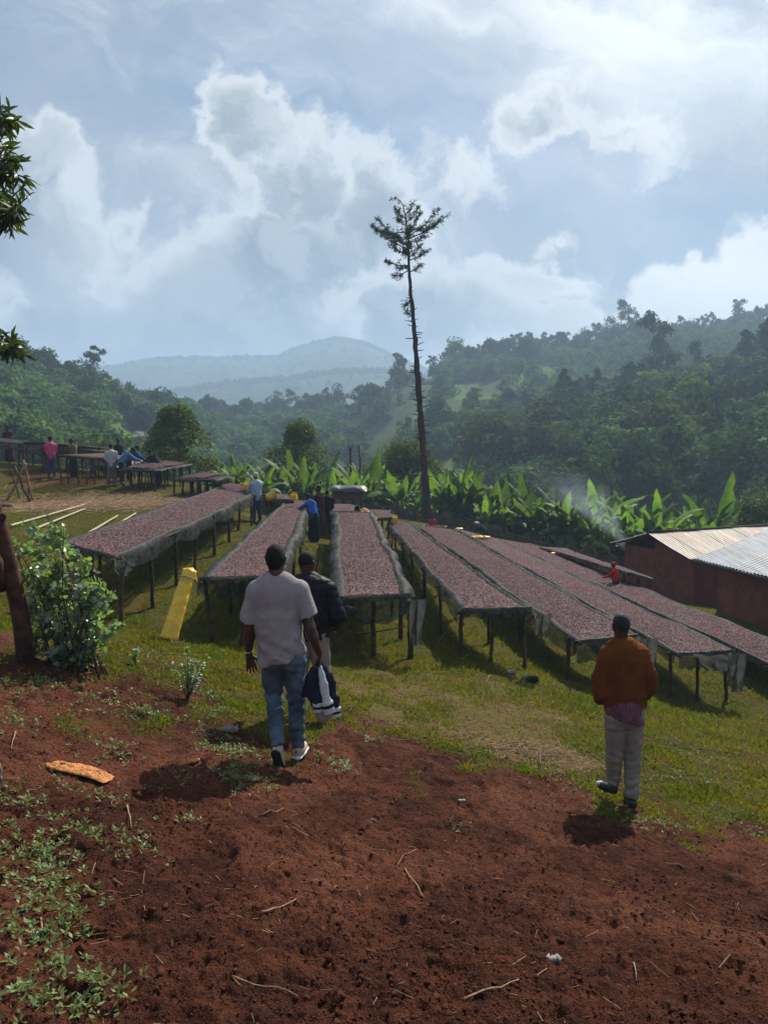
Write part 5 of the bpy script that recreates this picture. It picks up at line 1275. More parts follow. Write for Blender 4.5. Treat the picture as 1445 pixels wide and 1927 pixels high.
def crown_tall(Hh, Wd, lobes, n, leaf):
    L = []
    for i in range(lobes):
        h = (i + .5) / lobes; a = i * 2.4; q = Wd * .22 * math.sin(math.pi * (.15 + .8 * h)) * RNG.uniform(.5, 1.1)
        L.append(clump((math.cos(a) * q, math.sin(a) * q, Hh * (.12 + .82 * h)), Wd * .30 * (1.12 - .75 * h) * RNG.uniform(.8, 1.15), n // lobes, leaf, 1.25, .2, .35))
    return cat_(L)
def trunk_mesh(Hh, r, top=.8, limbs=4, spread=.25, lean=.03, n=6):
    m = MB(); pts = [Vector((lean * Hh * math.sin(i * .9), lean * Hh * .6 * math.cos(i), Hh * top * i / 5 - (.6 if i == 0 else 0))) for i in range(6)]
    m.tube(pts, [r * (1 - .75 * i / 5) for i in range(6)], n, .06)
    for i in range(limbs):
        b = pts[2 + i % 3]; a = random.uniform(0, 6.3); e = b + Vector((math.cos(a) * spread * Hh, math.sin(a) * spread * Hh, Hh * random.uniform(.12, .28)))
        md = b.lerp(e, .5) + Vector((0, 0, -.02 * Hh)); m.tube([b, md, e], [r * .4, r * .3, r * .1], 5)
    return m
TREEP = {}
def tree_proto(key, name, lab, crown, trunk, mc):
    r = thing(name, lab, 'tree', (0, 0, 0)); COL.objects.unlink(r)
    cr = link('crown', mesh_np('crown', *crown), mc, r, (0, 0, 0)); tr = link('trunk', trunk.mesh('trunk'), M_trunk, r, (0, 0, 0))
    for o in (cr, tr): COL.objects.unlink(o)
    PROTO[r.name] = [cr, tr]; TREEP[key] = r
for i in range(4): tree_proto(('b', i), 'broad_tree', '', crown_broad(1, .95 + .1 * (i % 2), 16 + 3 * i, 1500, .040, .26), trunk_mesh(1, .028, .7, 4, .22), M_forest)
for i in range(3): tree_proto(('d', i), 'dark_tree', '', crown_broad(1, .80, 17, 1500, .036, .18, flat_=.95), trunk_mesh(1, .026, .7, 3), M_forestd)
for i in range(4): tree_proto(('g', i), 'gum_tree', '', crown_gum(1, .55 + .08 * i, 11 + i, 1000, .028, .36), trunk_mesh(1, .016, .93, 5, .10, .02), M_euct)
for i in range(3): tree_proto(('t', i), 'tall_dense_tree', '', crown_tall(1, .42, 12, 1300, .030), trunk_mesh(1, .018, .8, 1, .05), M_forestd)
FAR = {'V': [], 'F': [], 'k': 0}
def place_tree(key, x, y, h, w=1.0, lab=None, group=None):
    return dup(TREEP[key], (x, y, H(x, y) - .2), random.uniform(0, 6.28), (h * w, h * w, h), lab, group)
def uxy(u, r): return (u - 722.5) / F * r, r
G_RIDGE = 'trees along the skyline of the right hand ridge'
nthings = 0
def rowof(us, r0, r1, kinds, h0, h1, n, lab, grp, w=(.85, 1.15)):
    """n separate trees between photograph columns us at r0..r1 metres"""
    global nthings
    for i in range(n):
        u = us[0] + (us[1] - us[0]) * (i + random.random()) / n; r = random.uniform(r0, r1); x, y = uxy(u, r); k = random.choice(kinds)
        place_tree((k, random.randrange({'b': 4, 'd': 3, 'g': 4, 't': 3}[k])), x, y, random.uniform(h0, h1), random.uniform(*w), '%s of %d from the left: %s' % (ORDW[i], n, lab), grp); nthings += 1
# skyline of the far right ridge (heights chosen from the photograph)
rowof((845, 1010), 322, 340, 'bgb', 10, 15, 14, 'round trees at the low end of the ridge', G_RIDGE)
rowof((930, 1230), 345, 395, 'ggb', 10, 16, 34, 'gum trees along the middle of the ridge', G_RIDGE, (.7, 1.0))
rowof((1230, 1480), 395, 425, 'ggb', 10, 16, 30, 'gum trees high on the ridge, right', G_RIDGE, (.75, 1.05))
for (u, r, h, k, lab) in [(1160, 372, 22, ('g', 2), 'open crowned gum tree standing above the rest of the ridge skyline'), (1375, 412, 20, ('g', 1), 'tall open gum tree on the ridge near the right edge'),
                          (1228, 205, 24, ('g', 0), 'very tall slender gum tree rising alone out of the dark slope on the right'), (748, 262, 17, ('g', 3), 'tall round gum tree just left of the bare trunk'),
                          (676, 262, 14, ('g', 2), 'first of two feathery gum trees left of the bare trunk'), (700, 258, 14, ('b', 1), 'second of two feathery gum trees left of the bare trunk'),
                          (855, 330, 16, ('b', 2), 'big round tree where the right hand ridge begins'), (583, 300, 12, ('d', 1), 'dark round tree on the valley skyline under the mountain'),
                          (184, 186, 13.5, ('g', 3), 'open spreading tree standing above the left hill'), (292, 205, 7.5, ('d', 0), 'dark round tree at the end of the left hill skyline'),
                          (812, 300, 11, ('g', 1), 'small thin stemmed tree on the ridge right of the bare trunk'), (1300, 196, 15, ('g', 0), 'narrow gum tree in the middle of the dark right slope')]:
    x, y = uxy(u, r); place_tree(k, x, y, h, 1.0 if k[0] != 'b' else 1.1, lab); nthings += 1
rowof((1045, 1260), 168, 195, 'tt', 8, 13, 24, 'narrow dense trees of the dark stand', 'dense stand on the right hillside', (.9, 1.3))
rowof((1260, 1480), 182, 205, 'tbd', 8, 12, 18, 'leafy trees topping the near right hill', 'trees on top of the near right hill', (.9, 1.3))
rowof((1390, 1500), 165, 195, 'tt', 14, 18, 6, 'towering trees of the right edge clump', 'tall clump at the right edge', (1.0, 1.3))
rowof((-20, 190), 168, 186, 'bd', 7, 10, 22, 'leafy trees along the left hill crest', 'trees on the crest of the left hill', (.9, 1.3))
rowof((190, 300), 188, 208, 'bd', 6, 9, 10, 'small trees where the left hill descends', 'trees on the crest of the left hill', (.9, 1.3))
rowof((310, 640), 285, 325, 'bdbg', 8, 14, 30, 'hazy trees on the valley skyline', 'trees on the valley skyline')
rowof((880, 1040), 112, 132, 'bd', 9, 13, 12, 'large trees at the right hill foot', 'trees at the foot of the right hill', (.95, 1.25))
rowof((1040, 1440), 105, 125, 'db', 8, 12, 16, 'dark leafy trees low on the right slope', 'dark trees low on the right slope', (.95, 1.25))
# the rest of the woods: beyond counting, one mass
def mass(n, urange, rrange, kinds, hr, keepout=0.85, seed=0):
    out = []
    for _ in range(n):
        u = RNG.uniform(*urange); r = math.sqrt(RNG.uniform(rrange[0] ** 2, rrange[1] ** 2)); x, y = uxy(u, r)
        if any(f[0] - 8 < u < f[1] + 8 and f[2] - 6 < r < f[3] + 3 for f in FIELDS): continue
        if vnoise(x / 22, y / 22, 55 + seed) > keepout: continue
        out.append((x, y, RNG.uniform(*hr), kinds[RNG.integers(len(kinds))]))
    return out
M_ = mass(620, (-60, 330), (75, 200), 'bdb', (4.5, 8)) + mass(560, (300, 680), (95, 300), 'bdb', (5, 9)) + mass(230, (300, 640), (62, 110), 'bd', (3.5, 6)) \
    + mass(330, (640, 1060), (150, 345), 'bgd', (4, 9), .48) + mass(240, (640, 1060), (80, 160), 'bdb', (4, 7.5), .75) + mass(700, (1030, 1500), (85, 215), 'ddbt', (5, 11), .93) \
    + mass(620, (1000, 1500), (225, 420), 'bgb', (5, 9), .92) + mass(160, (840, 1000), (290, 345), 'bg', (5, 9), .95) + mass(120, (-400, -60), (60, 200), 'bd', (6, 9)) + mass(160, (1500, 2000), (70, 250), 'bd', (6, 11))
base_ = {}
for k in 'bdgt':
    for i in range({'b': 4, 'd': 3, 'g': 4, 't': 3}[k]):
        cr = PROTO[TREEP[(k, i)].name][0].data; nv = len(cr.vertices); v = np.empty(nv * 3, np.float32); cr.vertices.foreach_get('co', v); base_[(k, i)] = v.reshape(-1, 4, 3)
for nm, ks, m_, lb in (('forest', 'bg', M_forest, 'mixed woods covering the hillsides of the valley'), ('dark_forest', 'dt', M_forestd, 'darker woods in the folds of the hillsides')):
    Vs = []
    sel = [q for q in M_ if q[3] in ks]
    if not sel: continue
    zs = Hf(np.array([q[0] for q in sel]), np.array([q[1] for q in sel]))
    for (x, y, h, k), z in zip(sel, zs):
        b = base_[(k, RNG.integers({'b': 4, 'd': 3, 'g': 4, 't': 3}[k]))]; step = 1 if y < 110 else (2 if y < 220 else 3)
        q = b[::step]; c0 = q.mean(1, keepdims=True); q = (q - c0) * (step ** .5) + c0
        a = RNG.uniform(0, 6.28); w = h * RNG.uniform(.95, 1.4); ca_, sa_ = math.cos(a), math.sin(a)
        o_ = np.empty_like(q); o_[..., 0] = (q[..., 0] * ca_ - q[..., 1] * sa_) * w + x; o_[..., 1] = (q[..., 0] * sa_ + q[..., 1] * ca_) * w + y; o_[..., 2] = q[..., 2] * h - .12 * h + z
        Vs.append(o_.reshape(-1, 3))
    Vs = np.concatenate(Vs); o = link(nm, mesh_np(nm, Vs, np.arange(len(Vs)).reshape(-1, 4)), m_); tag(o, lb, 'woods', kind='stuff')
# woods on the mountain crest: fuzz of crowns
n = 5200; u = RNG.uniform(60, 1000, n); sel = RNG.random(n) < .5
Rr = np.where(sel, 1420 + RNG.normal(0, 14, n), np.where(RNG.random(n) < .5, 980 + RNG.normal(0, 10, n), RNG.uniform(900, 1400, n)))
fi = (u - mu[0]) / 5; ri = np.searchsorted(mr, Rr) - 1; zm = zz[ri.clip(0, len(mr) - 1), fi.astype(int)]
L = []
for i in range(n):
    x = (u[i] - 722) / 1400 * Rr[i]; h = RNG.uniform(5, 10)
    L.append(clump((x, Rr[i], zm[i] + h * .45), h * .55, 7, h * .34, .8))
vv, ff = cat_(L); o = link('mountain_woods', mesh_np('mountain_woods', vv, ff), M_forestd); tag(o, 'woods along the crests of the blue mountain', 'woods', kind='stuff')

# ------------------------------------------------------------------ big leaved false banana plants
def paddle(base, az_, tilt, L, Wd, bend, droop=0.0, seg=9):
    """one leaf: stalk, folded blade, bending outwards; tilt from the vertical"""
    V, Fc = [], []; p = np.array(base, float); ang = tilt; cs = []
    for i in range(seg + 1):
        d = np.array([math.cos(az_) * math.sin(ang), math.sin(az_) * math.sin(ang), math.cos(ang)]); cs.append((p.copy(), d)); p = p + d * L / seg; ang += bend / seg * (1 + 1.4 * (i / seg) ** 2)
    sd = np.array([-math.sin(az_), math.cos(az_), 0])
    for i, (c, d) in enumerate(cs):
        s = i / seg; w = Wd * (.07 if s < .10 else max(0.0, math.sin(min(1, (s - .06) / .94) ** .78 * math.pi)) ** .7) * (RNG.uniform(.72, 1.0) if seg > 10 else 1) if s < 1 else .012
        nrm = np.cross(sd, d); f = .32; rip = RNG.normal(0, .04) * Wd
        V += [c - sd * w * .5 + nrm * w * f + d * rip, c, c + sd * w * .5 + nrm * w * f - d * rip]
    for i in range(seg):
        if i > 2 and RNG.random() < .05: continue
        Fc += [[3 * i, 3 * i + 1, 3 * i + 4, 3 * i + 3], [3 * i + 1, 3 * i + 2, 3 * i + 5, 3 * i + 4]]
    return np.array(V), np.array(Fc)
ENS = []
for i in range(6):
    r = thing('false_banana_plant', '', 'plant'); COL.objects.unlink(r); Ht = 1.0
    st = MB(); st.tube([Vector((0, 0, -.3)), Vector((0, 0, .3)), Vector((.02, 0, .75)), Vector((.02, .01, 1.25))], [.22, .20, .14, .08], 9, .06)
    L = []; nl = random.randint(14, 20)
    for j in range(nl):
        a = j * 2.4 + random.uniform(-.3, .3); inner = j / nl
        L.append(paddle((math.cos(a) * .07, math.sin(a) * .07, .75 + .45 * (1 - inner)), a, .10 + .85 * inner + random.uniform(-.10, .22), random.uniform(1.5, 2.8) * (1 - .12 * inner), random.uniform(.48, .78), random.uniform(.2, .9) + 1.5 * inner ** 2, seg=14))
    lv = link('leaves', mesh_np('leaves', *cat_(L)), M_ensete, r, (0, 0, 0)); so = link('stem', st.mesh('stem'), M_enstem, r, (0, 0, 0))
    D = []
    for j in range(5): a = random.uniform(0, 6.28); D.append(paddle((math.cos(a) * .15, math.sin(a) * .15, .75), a, 1.5, random.uniform(.9, 1.3), .22, 1.5))
    dl_ = link('withered_leaves', mesh_np('withered_leaves', *cat_(D)), M_dryleaf, r, (0, 0, 0))
    for o in (lv, so, dl_): COL.objects.unlink(o)
    PROTO[r.name] = [lv, so, dl_]; ENS.append(r)
def plant(px, r, s, lab, grp='false banana plants beyond the fence'):
    x, y = uxy(px, r); return dup(random.choice(ENS), (x, y, H(x, y) - .1), random.uniform(0, 6.28), (s, s, s * random.uniform(.9, 1.1)), lab, grp)
segs = [((405, 500), 41, 3, .74, 'big leaved plants left of the hut and bushy tree'), ((500, 625), 44, 5, .86, 'big leaved plants just left of the hut'),
        ((640, 790), 46, 6, .95, 'big leaved plants between hut and bare trunk'), ((815, 900), 46, 5, 1.05, 'big leaved plants right beside the bare trunk'),
        ((900, 1010), 44, 6, 1.05, 'big leaved plants above the yellow sheet'), ((1010, 1110), 42, 5, 1.0, 'big leaved plants left of the smoke'),
        ((1110, 1230), 40, 5, 1.08, 'big leaved plants standing in the smoke'), ((1230, 1360), 40, 6, 1.22, 'big leaved plants behind the far roof')]
for (a, b), r, n, s, lab in segs:
    for row in range(3):
        for i in range(n):
            plant(a + (b - a) * (i + random.uniform(.1, .9)) / n, r + row * 3.2 + random.uniform(-.8, 1.2), s * random.uniform(.62, 1.25) * (1.0 + .10 * row), '%s from the left, %s row: %s' % (ORDW[i], ('front', 'middle', 'back')[row], lab))
# small ones on the far slopes: no one could count them
L = []
def mini(n, ur, rr_, s=1.0):
    for _ in range(n):
        u = RNG.uniform(*ur); r = RNG.uniform(*rr_); x, y = uxy(u, r); z = H(x, y)
        for j in range(6): a = RNG.uniform(0, 6.28); L.append(paddle((x, y, z + .8), a, RNG.uniform(.1, .8), RNG.uniform(2, 3) * s, .7 * s, .6, seg=3))
mini(240, (960, 1060), (215, 300)); mini(160, (880, 1010), (120, 160)); mini(120, (0, 140), (100, 150)); mini(90, (230, 330), (90, 125)); mini(220, (1050, 1440), (80, 105)); mini(90, (1330, 1450), (150, 175), 1.2)
o = link('distant_false_bananas', mesh_np('distant_false_bananas', *cat_(L)), M_ensete); tag(o, 'pale green patches of big leaved plants on the far slopes', 'plants', kind='stuff')

# ------------------------------------------------------------------ separate nearer trees
def near_tree(name, lab, px, r, h, wd, lobes, n, leaf, m, z0=.25, tr=.12, flat_=.8):
    x, y = uxy(px, r); c = Vector((x, y, H(x, y))); root = thing(name, lab, 'tree', c)
    v, f = crown_broad(h, wd, lobes, n, leaf, z0, flat_=flat_); link('crown', mesh_np('crown', v, f), m, root, (0, 0, 0))
    link('trunk', trunk_mesh(h, tr, .75, 7, .22).mesh('trunk'), M_bark, root, (0, 0, 0)); return root
near_tree('bushy_tree', 'dense round bushy tree with glossy leaves behind the lowest pole bed', 335, 44, 5.2, 4.6, 26, 9000, .11, M_bush, .10)
near_tree('bushy_tree', 'airy round tree rising behind the big leaved plants left of the hut', 565, 52, 7.0, 5.4, 24, 6500, .11, M_bush, .30)
near_tree('umbrella_tree', 'wide dark umbrella shaped tree behind the tall bare trunk', 768, 58, 7.2, 8.0, 34, 12000, .12, M_bush, .38, .2, .6)
near_tree('olive_tree', 'sparse olive green tree behind the houses at the right edge', 1425, 44, 5.6, 5.2, 24, 4200, .10, M_bush, .22, .13, .7)
near_tree('bushy_tree', 'round green tree at the left edge of the hut tree group, behind the plants', 640, 70, 6.5, 5.0, 20, 4500, .13, M_bush, .3)
near_tree('bushy_tree', 'small bush in front of the fence beside the far house', 1112, 36.5, 1.6, 1.3, 9, 1500, .06, M_bush, .1, .04)
# two dead poles of trees
for (pts, lab, w) in (([(662, 922, 48), (660, 880, 48), (659, 850, 48), (656, 840, 48)], 'dead forked trunk behind the hut, the left one of the two', .09), ([(678, 900, 48), (677, 870, 48), (675, 838, 48)], 'thin dead stem behind the hut, right of the forked one', .06)):
    pw = [A(*q) for q in pts]; pw[0].z = H(pw[0].x, pw[0].y) - .2; root = thing('dead_tree', lab, 'tree', pw[0])
    m = MB(); m.tube(pw, [w, w * .8, w * .7, w * .5][:len(pw)], 7, .12); link('trunk', m.mesh('trunk'), M_bark, root)
    m = MB(); t = pw[-2]; m.pole(t, t + Vector((.12, 0, .38)), w * .6, w * .3, 5, 2); link('branch', m.mesh('branch'), M_bark, root)

# ------------------------------------------------------------------ the tall bare conifer
def tall_conifer():
    d0 = 45.0
    path = [(803, 985, 21), (802, 940, 18), (799, 890, 15.5), (795, 830, 13.5), (791, 780, 12.5), (787, 730, 12), (784, 690, 11), (781, 640, 9.5), (778, 600, 8.5), (773, 560, 7.5), (770, 520, 6.2), (769, 480, 5), (767, 440, 4), (764, 410, 3), (759, 388, 2.2)]
    pw = [A(x, y, d0) for x, y, w in path]; pw[0].z = H(pw[0].x, pw[0].y) - .3
    root = thing('tall_bare_conifer', 'very tall leaning conifer, stripped to a thin bare trunk with a tuft at the top', 'tree', (pw[0].x, pw[0].y, pw[0].z + .3))
    fp = []; fr_ = []
    for i in range(len(pw) - 1):
        for k in range(4): t = k / 4; fp.append(pw[i].lerp(pw[i + 1], t) + Vector((random.uniform(-.03, .03), random.uniform(-.03, .03), 0))); fr_.append((path[i][2] * (1 - t) + path[i + 1][2] * t) / 1400 * d0 * .44 * random.uniform(.9, 1.12))
    m = MB(); m.tube(fp + [pw[-1]], fr_ + [.03], 12, .08); tr = link('trunk', m.mesh('trunk'), M_bark, root)
    def pos(py):
        for (a, b), (p, q) in zip(zip(path[:-1], path[1:]), zip(pw[:-1], pw[1:])):
            if b[1] <= py <= a[1]: t = (a[1] - py) / (a[1] - b[1]); return p.lerp(q, t), (a[2] + (b[2] - a[2]) * t) / 1400 * d0 * .5
        return pw[-1], .03
    st = MB()
    for _ in range(95):
        py = random.uniform(545, 860) if random.random() < .85 else random.uniform(860, 930); c, r = pos(py); a = random.uniform(0, 6.28); l = random.uniform(.14, .46); d = Vector((math.cos(a), math.sin(a), random.uniform(-.15, .4)))
        st.pole(c + d * r * .7, c + d * (r + l), .035, .015, 5, 2, .01)
    for (py, dx, dy, l) in ((752, -1, .02, .75), (744, -1, .28, .62), (742, -1, 0, .3)):
        c, r = pos(py); st.pole(c, c + Vector((dx * l, .1, dy * l)), .03, .01, 5, 4, .03)
    o = link('broken_branches', st.mesh('broken_branches'), M_bark, root); o['kind'] = 'stuff'
    tips = [(508, 742, 520, 0), (500, 728, 492, .6), (490, 805, 470, -.8), (478, 735, 460, 1.2), (470, 700, 424, 0), (462, 712, 412, 1.4), (458, 724, 438, -1.6), (455, 800, 444, 1.2), (450, 842, 404, .4), (446, 822, 396, -1.4), (440, 790, 402, .8),
            (436, 708, 432, -.9), (430, 815, 425, 1.8), (425, 748, 410, -1.2), (418, 786, 392, 1.0), (412, 742, 392, .6), (405, 776, 384, -.7), (468, 770, 455, 2.4), (474, 762, 470, -2.4), (452, 765, 430, 2.2), (445, 772, 425, -2.2), (600, 766, 585, .2), (560, 764, 575, 0), (512, 790, 500, .5), (485, 790, 462, .9), (464, 745, 440, 2), (500, 752, 505, -1)]
    br = MB(); SV = []
    def spray(p, d, ln, n):
        nn = n; t = RNG.random((nn, 1)); c = np.array(p) + np.array(d) * ln * t + RNG.normal(0, .045, (nn, 3))
        dr = unit(np.array(d) * .8 + RNG.normal(0, .55, (nn, 3)) + [0, 0, -.15]); l = RNG.uniform(.06, .15, (nn, 1)); v = unit(np.cross(dr, RNG.normal(size=(nn, 3)))) * .018
        SV.append(quads(c + dr * l * .5, dr * l, v))
    for (py0, tx, ty, dd) in tips:
        c, r = pos(py0); e = A(tx, ty, d0 + dd); L = (e - c).length; md = c.lerp(e, .55) + Vector((0, 0, -.08 * L)); ps = [c, c.lerp(md, .5), md, md.lerp(e, .5), e]
        br.tube(ps, [.04, .032, .024, .016, .008], 5)
        for i in range(int(13 * L) + 6):
            t = RNG.uniform(.15, 1.05) ** .8; k = min(int(t * 4), 3); q = ps[k].lerp(ps[k + 1], min(max(t * 4 - k, 0), 1)); ax = (ps[k + 1] - ps[k]).normalized()
            sd_ = unit(np.array(ax) * RNG.uniform(.35, .9) + RNG.normal(0, .5, 3) * [1, 1, .6] + [0, 0, RNG.uniform(-.15, .25)]); l = RNG.uniform(.15, .48) * (1.15 - .55 * t)
            spray(q, sd_, l, int(5 + 20 * l))
    c = pw[-1]; cur = [A(759, 388, d0), A(753, 378, d0), A(745, 371, d0), A(738, 374, d0)]; br.tube(cur, [.03, .022, .016, .01], 5)
    for q in cur[1:]: spray(q, (-.6, 0, -.5), .22, 14)
    link('branches', br.mesh('branches'), M_bark, root); cr = link('crown', mesh_np('crown', *cat_(SV)), M_juniper, root)
tall_conifer()

# ------------------------------------------------------------------ leaves as real folded blades
def blades(P0, D, Nn, L, Wd, curl=.15, shape=.5):
    """leaf of 8 faces: base P0, direction D, face normal N"""
    n = len(P0); S = unit(np.cross(D, Nn)); Nn = np.cross(S, D); L = L[:, None]; Wd = Wd[:, None]; rows = []
    for t, w in ((0, .08), (.25, .75), (.5, 1.0), (.78, .68), (1.0, .03)):
        c = P0 + D * L * t - Nn * L * curl * t * t
        rows += [c - S * Wd * w * .5 + Nn * Wd * w * .14, c, c + S * Wd * w * .5 + Nn * Wd * w * .14]
    V = np.stack(rows, 1).reshape(-1, 3); fc = []
    for i in range(4): fc += [[3 * i, 3 * i + 1, 3 * i + 4, 3 * i + 3], [3 * i + 1, 3 * i + 2, 3 * i + 5, 3 * i + 4]]
    return V, (np.arange(n)[:, None, None] * 15 + np.array(fc)[None]).reshape(-1, 4)
def leafy(stems, per, L, Wd, out=.8, up=.35, curl=.15, t0=.15, ldroop=0.0):
    P0, D, N_ = [], [], []
    for s in stems:
        s = [np.array(q) for q in s]
        for _ in range(per):
            t = RNG.uniform(t0, 1) * (len(s) - 1); k = min(int(t), len(s) - 2); p = s[k] + (s[k + 1] - s[k]) * (t - k); ax = unit(s[k + 1] - s[k])
            a = RNG.normal(size=3); a = unit(a - ax * (a @ ax)); d = unit(a * out + ax * up + [0, 0, -ldroop]); P0.append(p); D.append(d); N_.append(unit(ax * .5 + RNG.normal(0, .75, 3) + [0, 0, .35]))
    n = len(P0); return blades(np.array(P0), np.array(D), np.array(N_), L * RNG.uniform(.6, 1.2, n), Wd * RNG.uniform(.75, 1.2, n), curl)
def bush():
    c = ground_at(140, 1262); c = Vector((-3.05, 7.2, 0)); c.z = H(c.x, c.y); root = thing('eucalyptus_bush', 'leafy blue green bush with rounded leaves beside the leaning trunk', 'bush', c)
    st = MB(); S = []
    tgt = [(40, 975), (85, 960), (120, 990), (15, 1000), (60, 1010), (100, 985), (130, 1020), (55, 1060), (95, 1060), (140, 1075), (175, 1100), (200, 1110), (160, 1130), (205, 1150), (120, 1110), (60, 1110), (185, 1180), (90, 1150), (150, 1170), (70, 1180), (120, 1210), (195, 1140), (60, 1235), (100, 1240), (160, 1245), (200, 1195), (130, 1250), (30, 1020), (20, 1080), (30, 1140), (100, 1030), (150, 1050), (180, 1075), (110, 1180), (200, 1215), (165, 1215), (70, 1020), (40, 1170), (135, 1140), (80, 1090)]
    for i, (tx, ty) in enumerate(tgt):
        e = A(tx, ty, 7.2 + random.uniform(-.45, .45)); b = c + Vector((random.uniform(-.25, .3), random.uniform(-.15, .15), 0)); b.z = H(b.x, b.y) - .02
        md = b.lerp(e, .5) + Vector((random.uniform(-.06, .06), random.uniform(-.06, .06), .08)); ps = [b, b.lerp(md, .5), md, md.lerp(e, .5) + Vector((0, 0, .03)), e]; S.append(ps)
        st.tube(ps, [.011, .009, .007, .005, .003], 5)
        for _ in range(3):
            t = random.uniform(.45, .95) * 4; k = min(int(t), 3); q = ps[k].lerp(ps[k + 1], t - k); d = Vector((random.uniform(-1, 1), random.uniform(-1, 1), random.uniform(.2, 1))).normalized() * random.uniform(.10, .25); S.append([q, q + d * .5, q + d]); st.tube([q, q + d * .5, q + d], [.004, .003, .002], 4)
    link('stems', st.mesh('stems'), M_barkred, root)
    v, f = leafy(S, 30, .070, .045, .9, .4, .12, .06); link('leaves', mesh_np('leaves', v, f, True), M_euc, root)
bush()
def sapling(px, py, d, h, n, lab, tip=True, leafL=.05):
    c = A(px, py, d); c.z = H(c.x, c.y); root = thing('sapling', lab, 'sapling', c); st = MB(); S = []
    for i in range(n):
        e = c + Vector((random.uniform(-.22, .22) * h * 2, random.uniform(-.2, .2) * h, h * random.uniform(.55, 1))) if i else c + Vector((.02, 0, h)); ps = [c + Vector((0, 0, -.02)), c.lerp(e, .4) + Vector((.01, 0, .02)), e]; S.append(ps); st.tube(ps, [.007, .005, .003], 5)
    link('stems', st.mesh('stems'), M_barkred, root); v, f = leafy(S, 34, leafL, leafL * .5, .9, .5, .15, .2); link('leaves', mesh_np('leaves', v, f, True), M_euc, root)
    if tip:
        e = np.array(S[0][-1]); v, f = leafy([[e - [0, 0, .05], e + [0, 0, .05]]], 26, .055, .016, .8, .7, .1, .1); link('young_leaves', mesh_np('young_leaves', v, f, True), M_weed, root)
sapling(352, 1304, 7.3, .48, 9, 'young leafy sapling with a bright tuft, in front of the yellow roll')
sapling(255, 1258, 7.9, .16, 2, 'tiny green seedling right of the blue green bush', False)
def hanging_tree():
    base = Vector((-3.30, 7.1, 0)); base.z = H(base.x, base.y); root = thing('leaning_tree', 'reddish trunk at the left edge whose long drooping leaves hang into the picture', 'tree', base)
    pts = [(50, 1224, 7.0), (42, 1180, 6.95), (33, 1130, 6.9), (18, 1070, 6.8), (-4, 1000, 6.7), (-30, 900, 6.6), (-70, 760, 6.5), (-110, 560, 6.5), (-150, 330, 6.5), (-150, 120, 6.5)]
    pw = [A(*q) for q in pts]; pw[0].z = min(pw[0].z, H(pw[0].x, pw[0].y) - .05)
    m = MB(); m.tube(pw, [.088, .082, .08, .082, .10, .085, .075, .065, .05, .035], 12, .06); m.tube([pw[4], pw[4] + Vector((-.03, -.02, .16)), A(4, 975, 6.6)], [.08, .07, .045], 9, .05)
    m.tube([A(2, 1100, 6.85), A(-20, 1060, 6.6), A(-60, 1010, 6.3)], [.10, .12, .10], 10, .06)
    link('trunk', m.mesh('trunk'), M_barkred, root)
    br = MB(); S = []
    for (k, tips) in ((8, [(20, 205), (36, 225), (5, 215), (-20, 190), (12, 240)]), (8, [(38, 305), (20, 300), (52, 335), (0, 330), (-25, 310), (30, 330)]), (7, [(52, 372), (30, 375), (10, 385), (45, 350), (-20, 380), (15, 360), (25, 395)]), (6, [(18, 632), (5, 645), (30, 650), (-15, 640)]),
                      (9, [(-60, 60), (-120, 20), (-200, 80), (-90, 120)]), (8, [(-220, 300), (-300, 350), (-260, 220), (-190, 420)]), (7, [(-200, 500), (-150, 480), (-260, 560), (-90, 470)]), (6, [(-60, 620), (-130, 680), (-30, 600)])):
        j = pw[k]
        for (tx, ty) in tips:
            e = A(tx, ty, 6.5 + random.uniform(-.5, .4)); md = j.lerp(e, .6) + Vector((0, 0, .10)); ps = [j, j.lerp(md, .5) + Vector((0, 0, .05)), md, e]; br.tube(ps, [.02, .014, .009, .005], 6); S.append([md.lerp(e, .45), e])
            for _ in range(2):
                q = md.lerp(e, random.uniform(.3, .9)); d = Vector((random.uniform(-.8, .8), random.uniform(-.8, .8), random.uniform(-.2, .7))).normalized() * random.uniform(.08, .2); br.tube([q, q + d], [.005, .003], 4); S.append([q, q + d])
    link('branches', br.mesh('branches'), M_bark, root); v, f = leafy(S, 17, .135, .030, .75, .35, .30, .1, .55); link('leaves', mesh_np('leaves', v, f, True), M_hang, root)
hanging_tree()

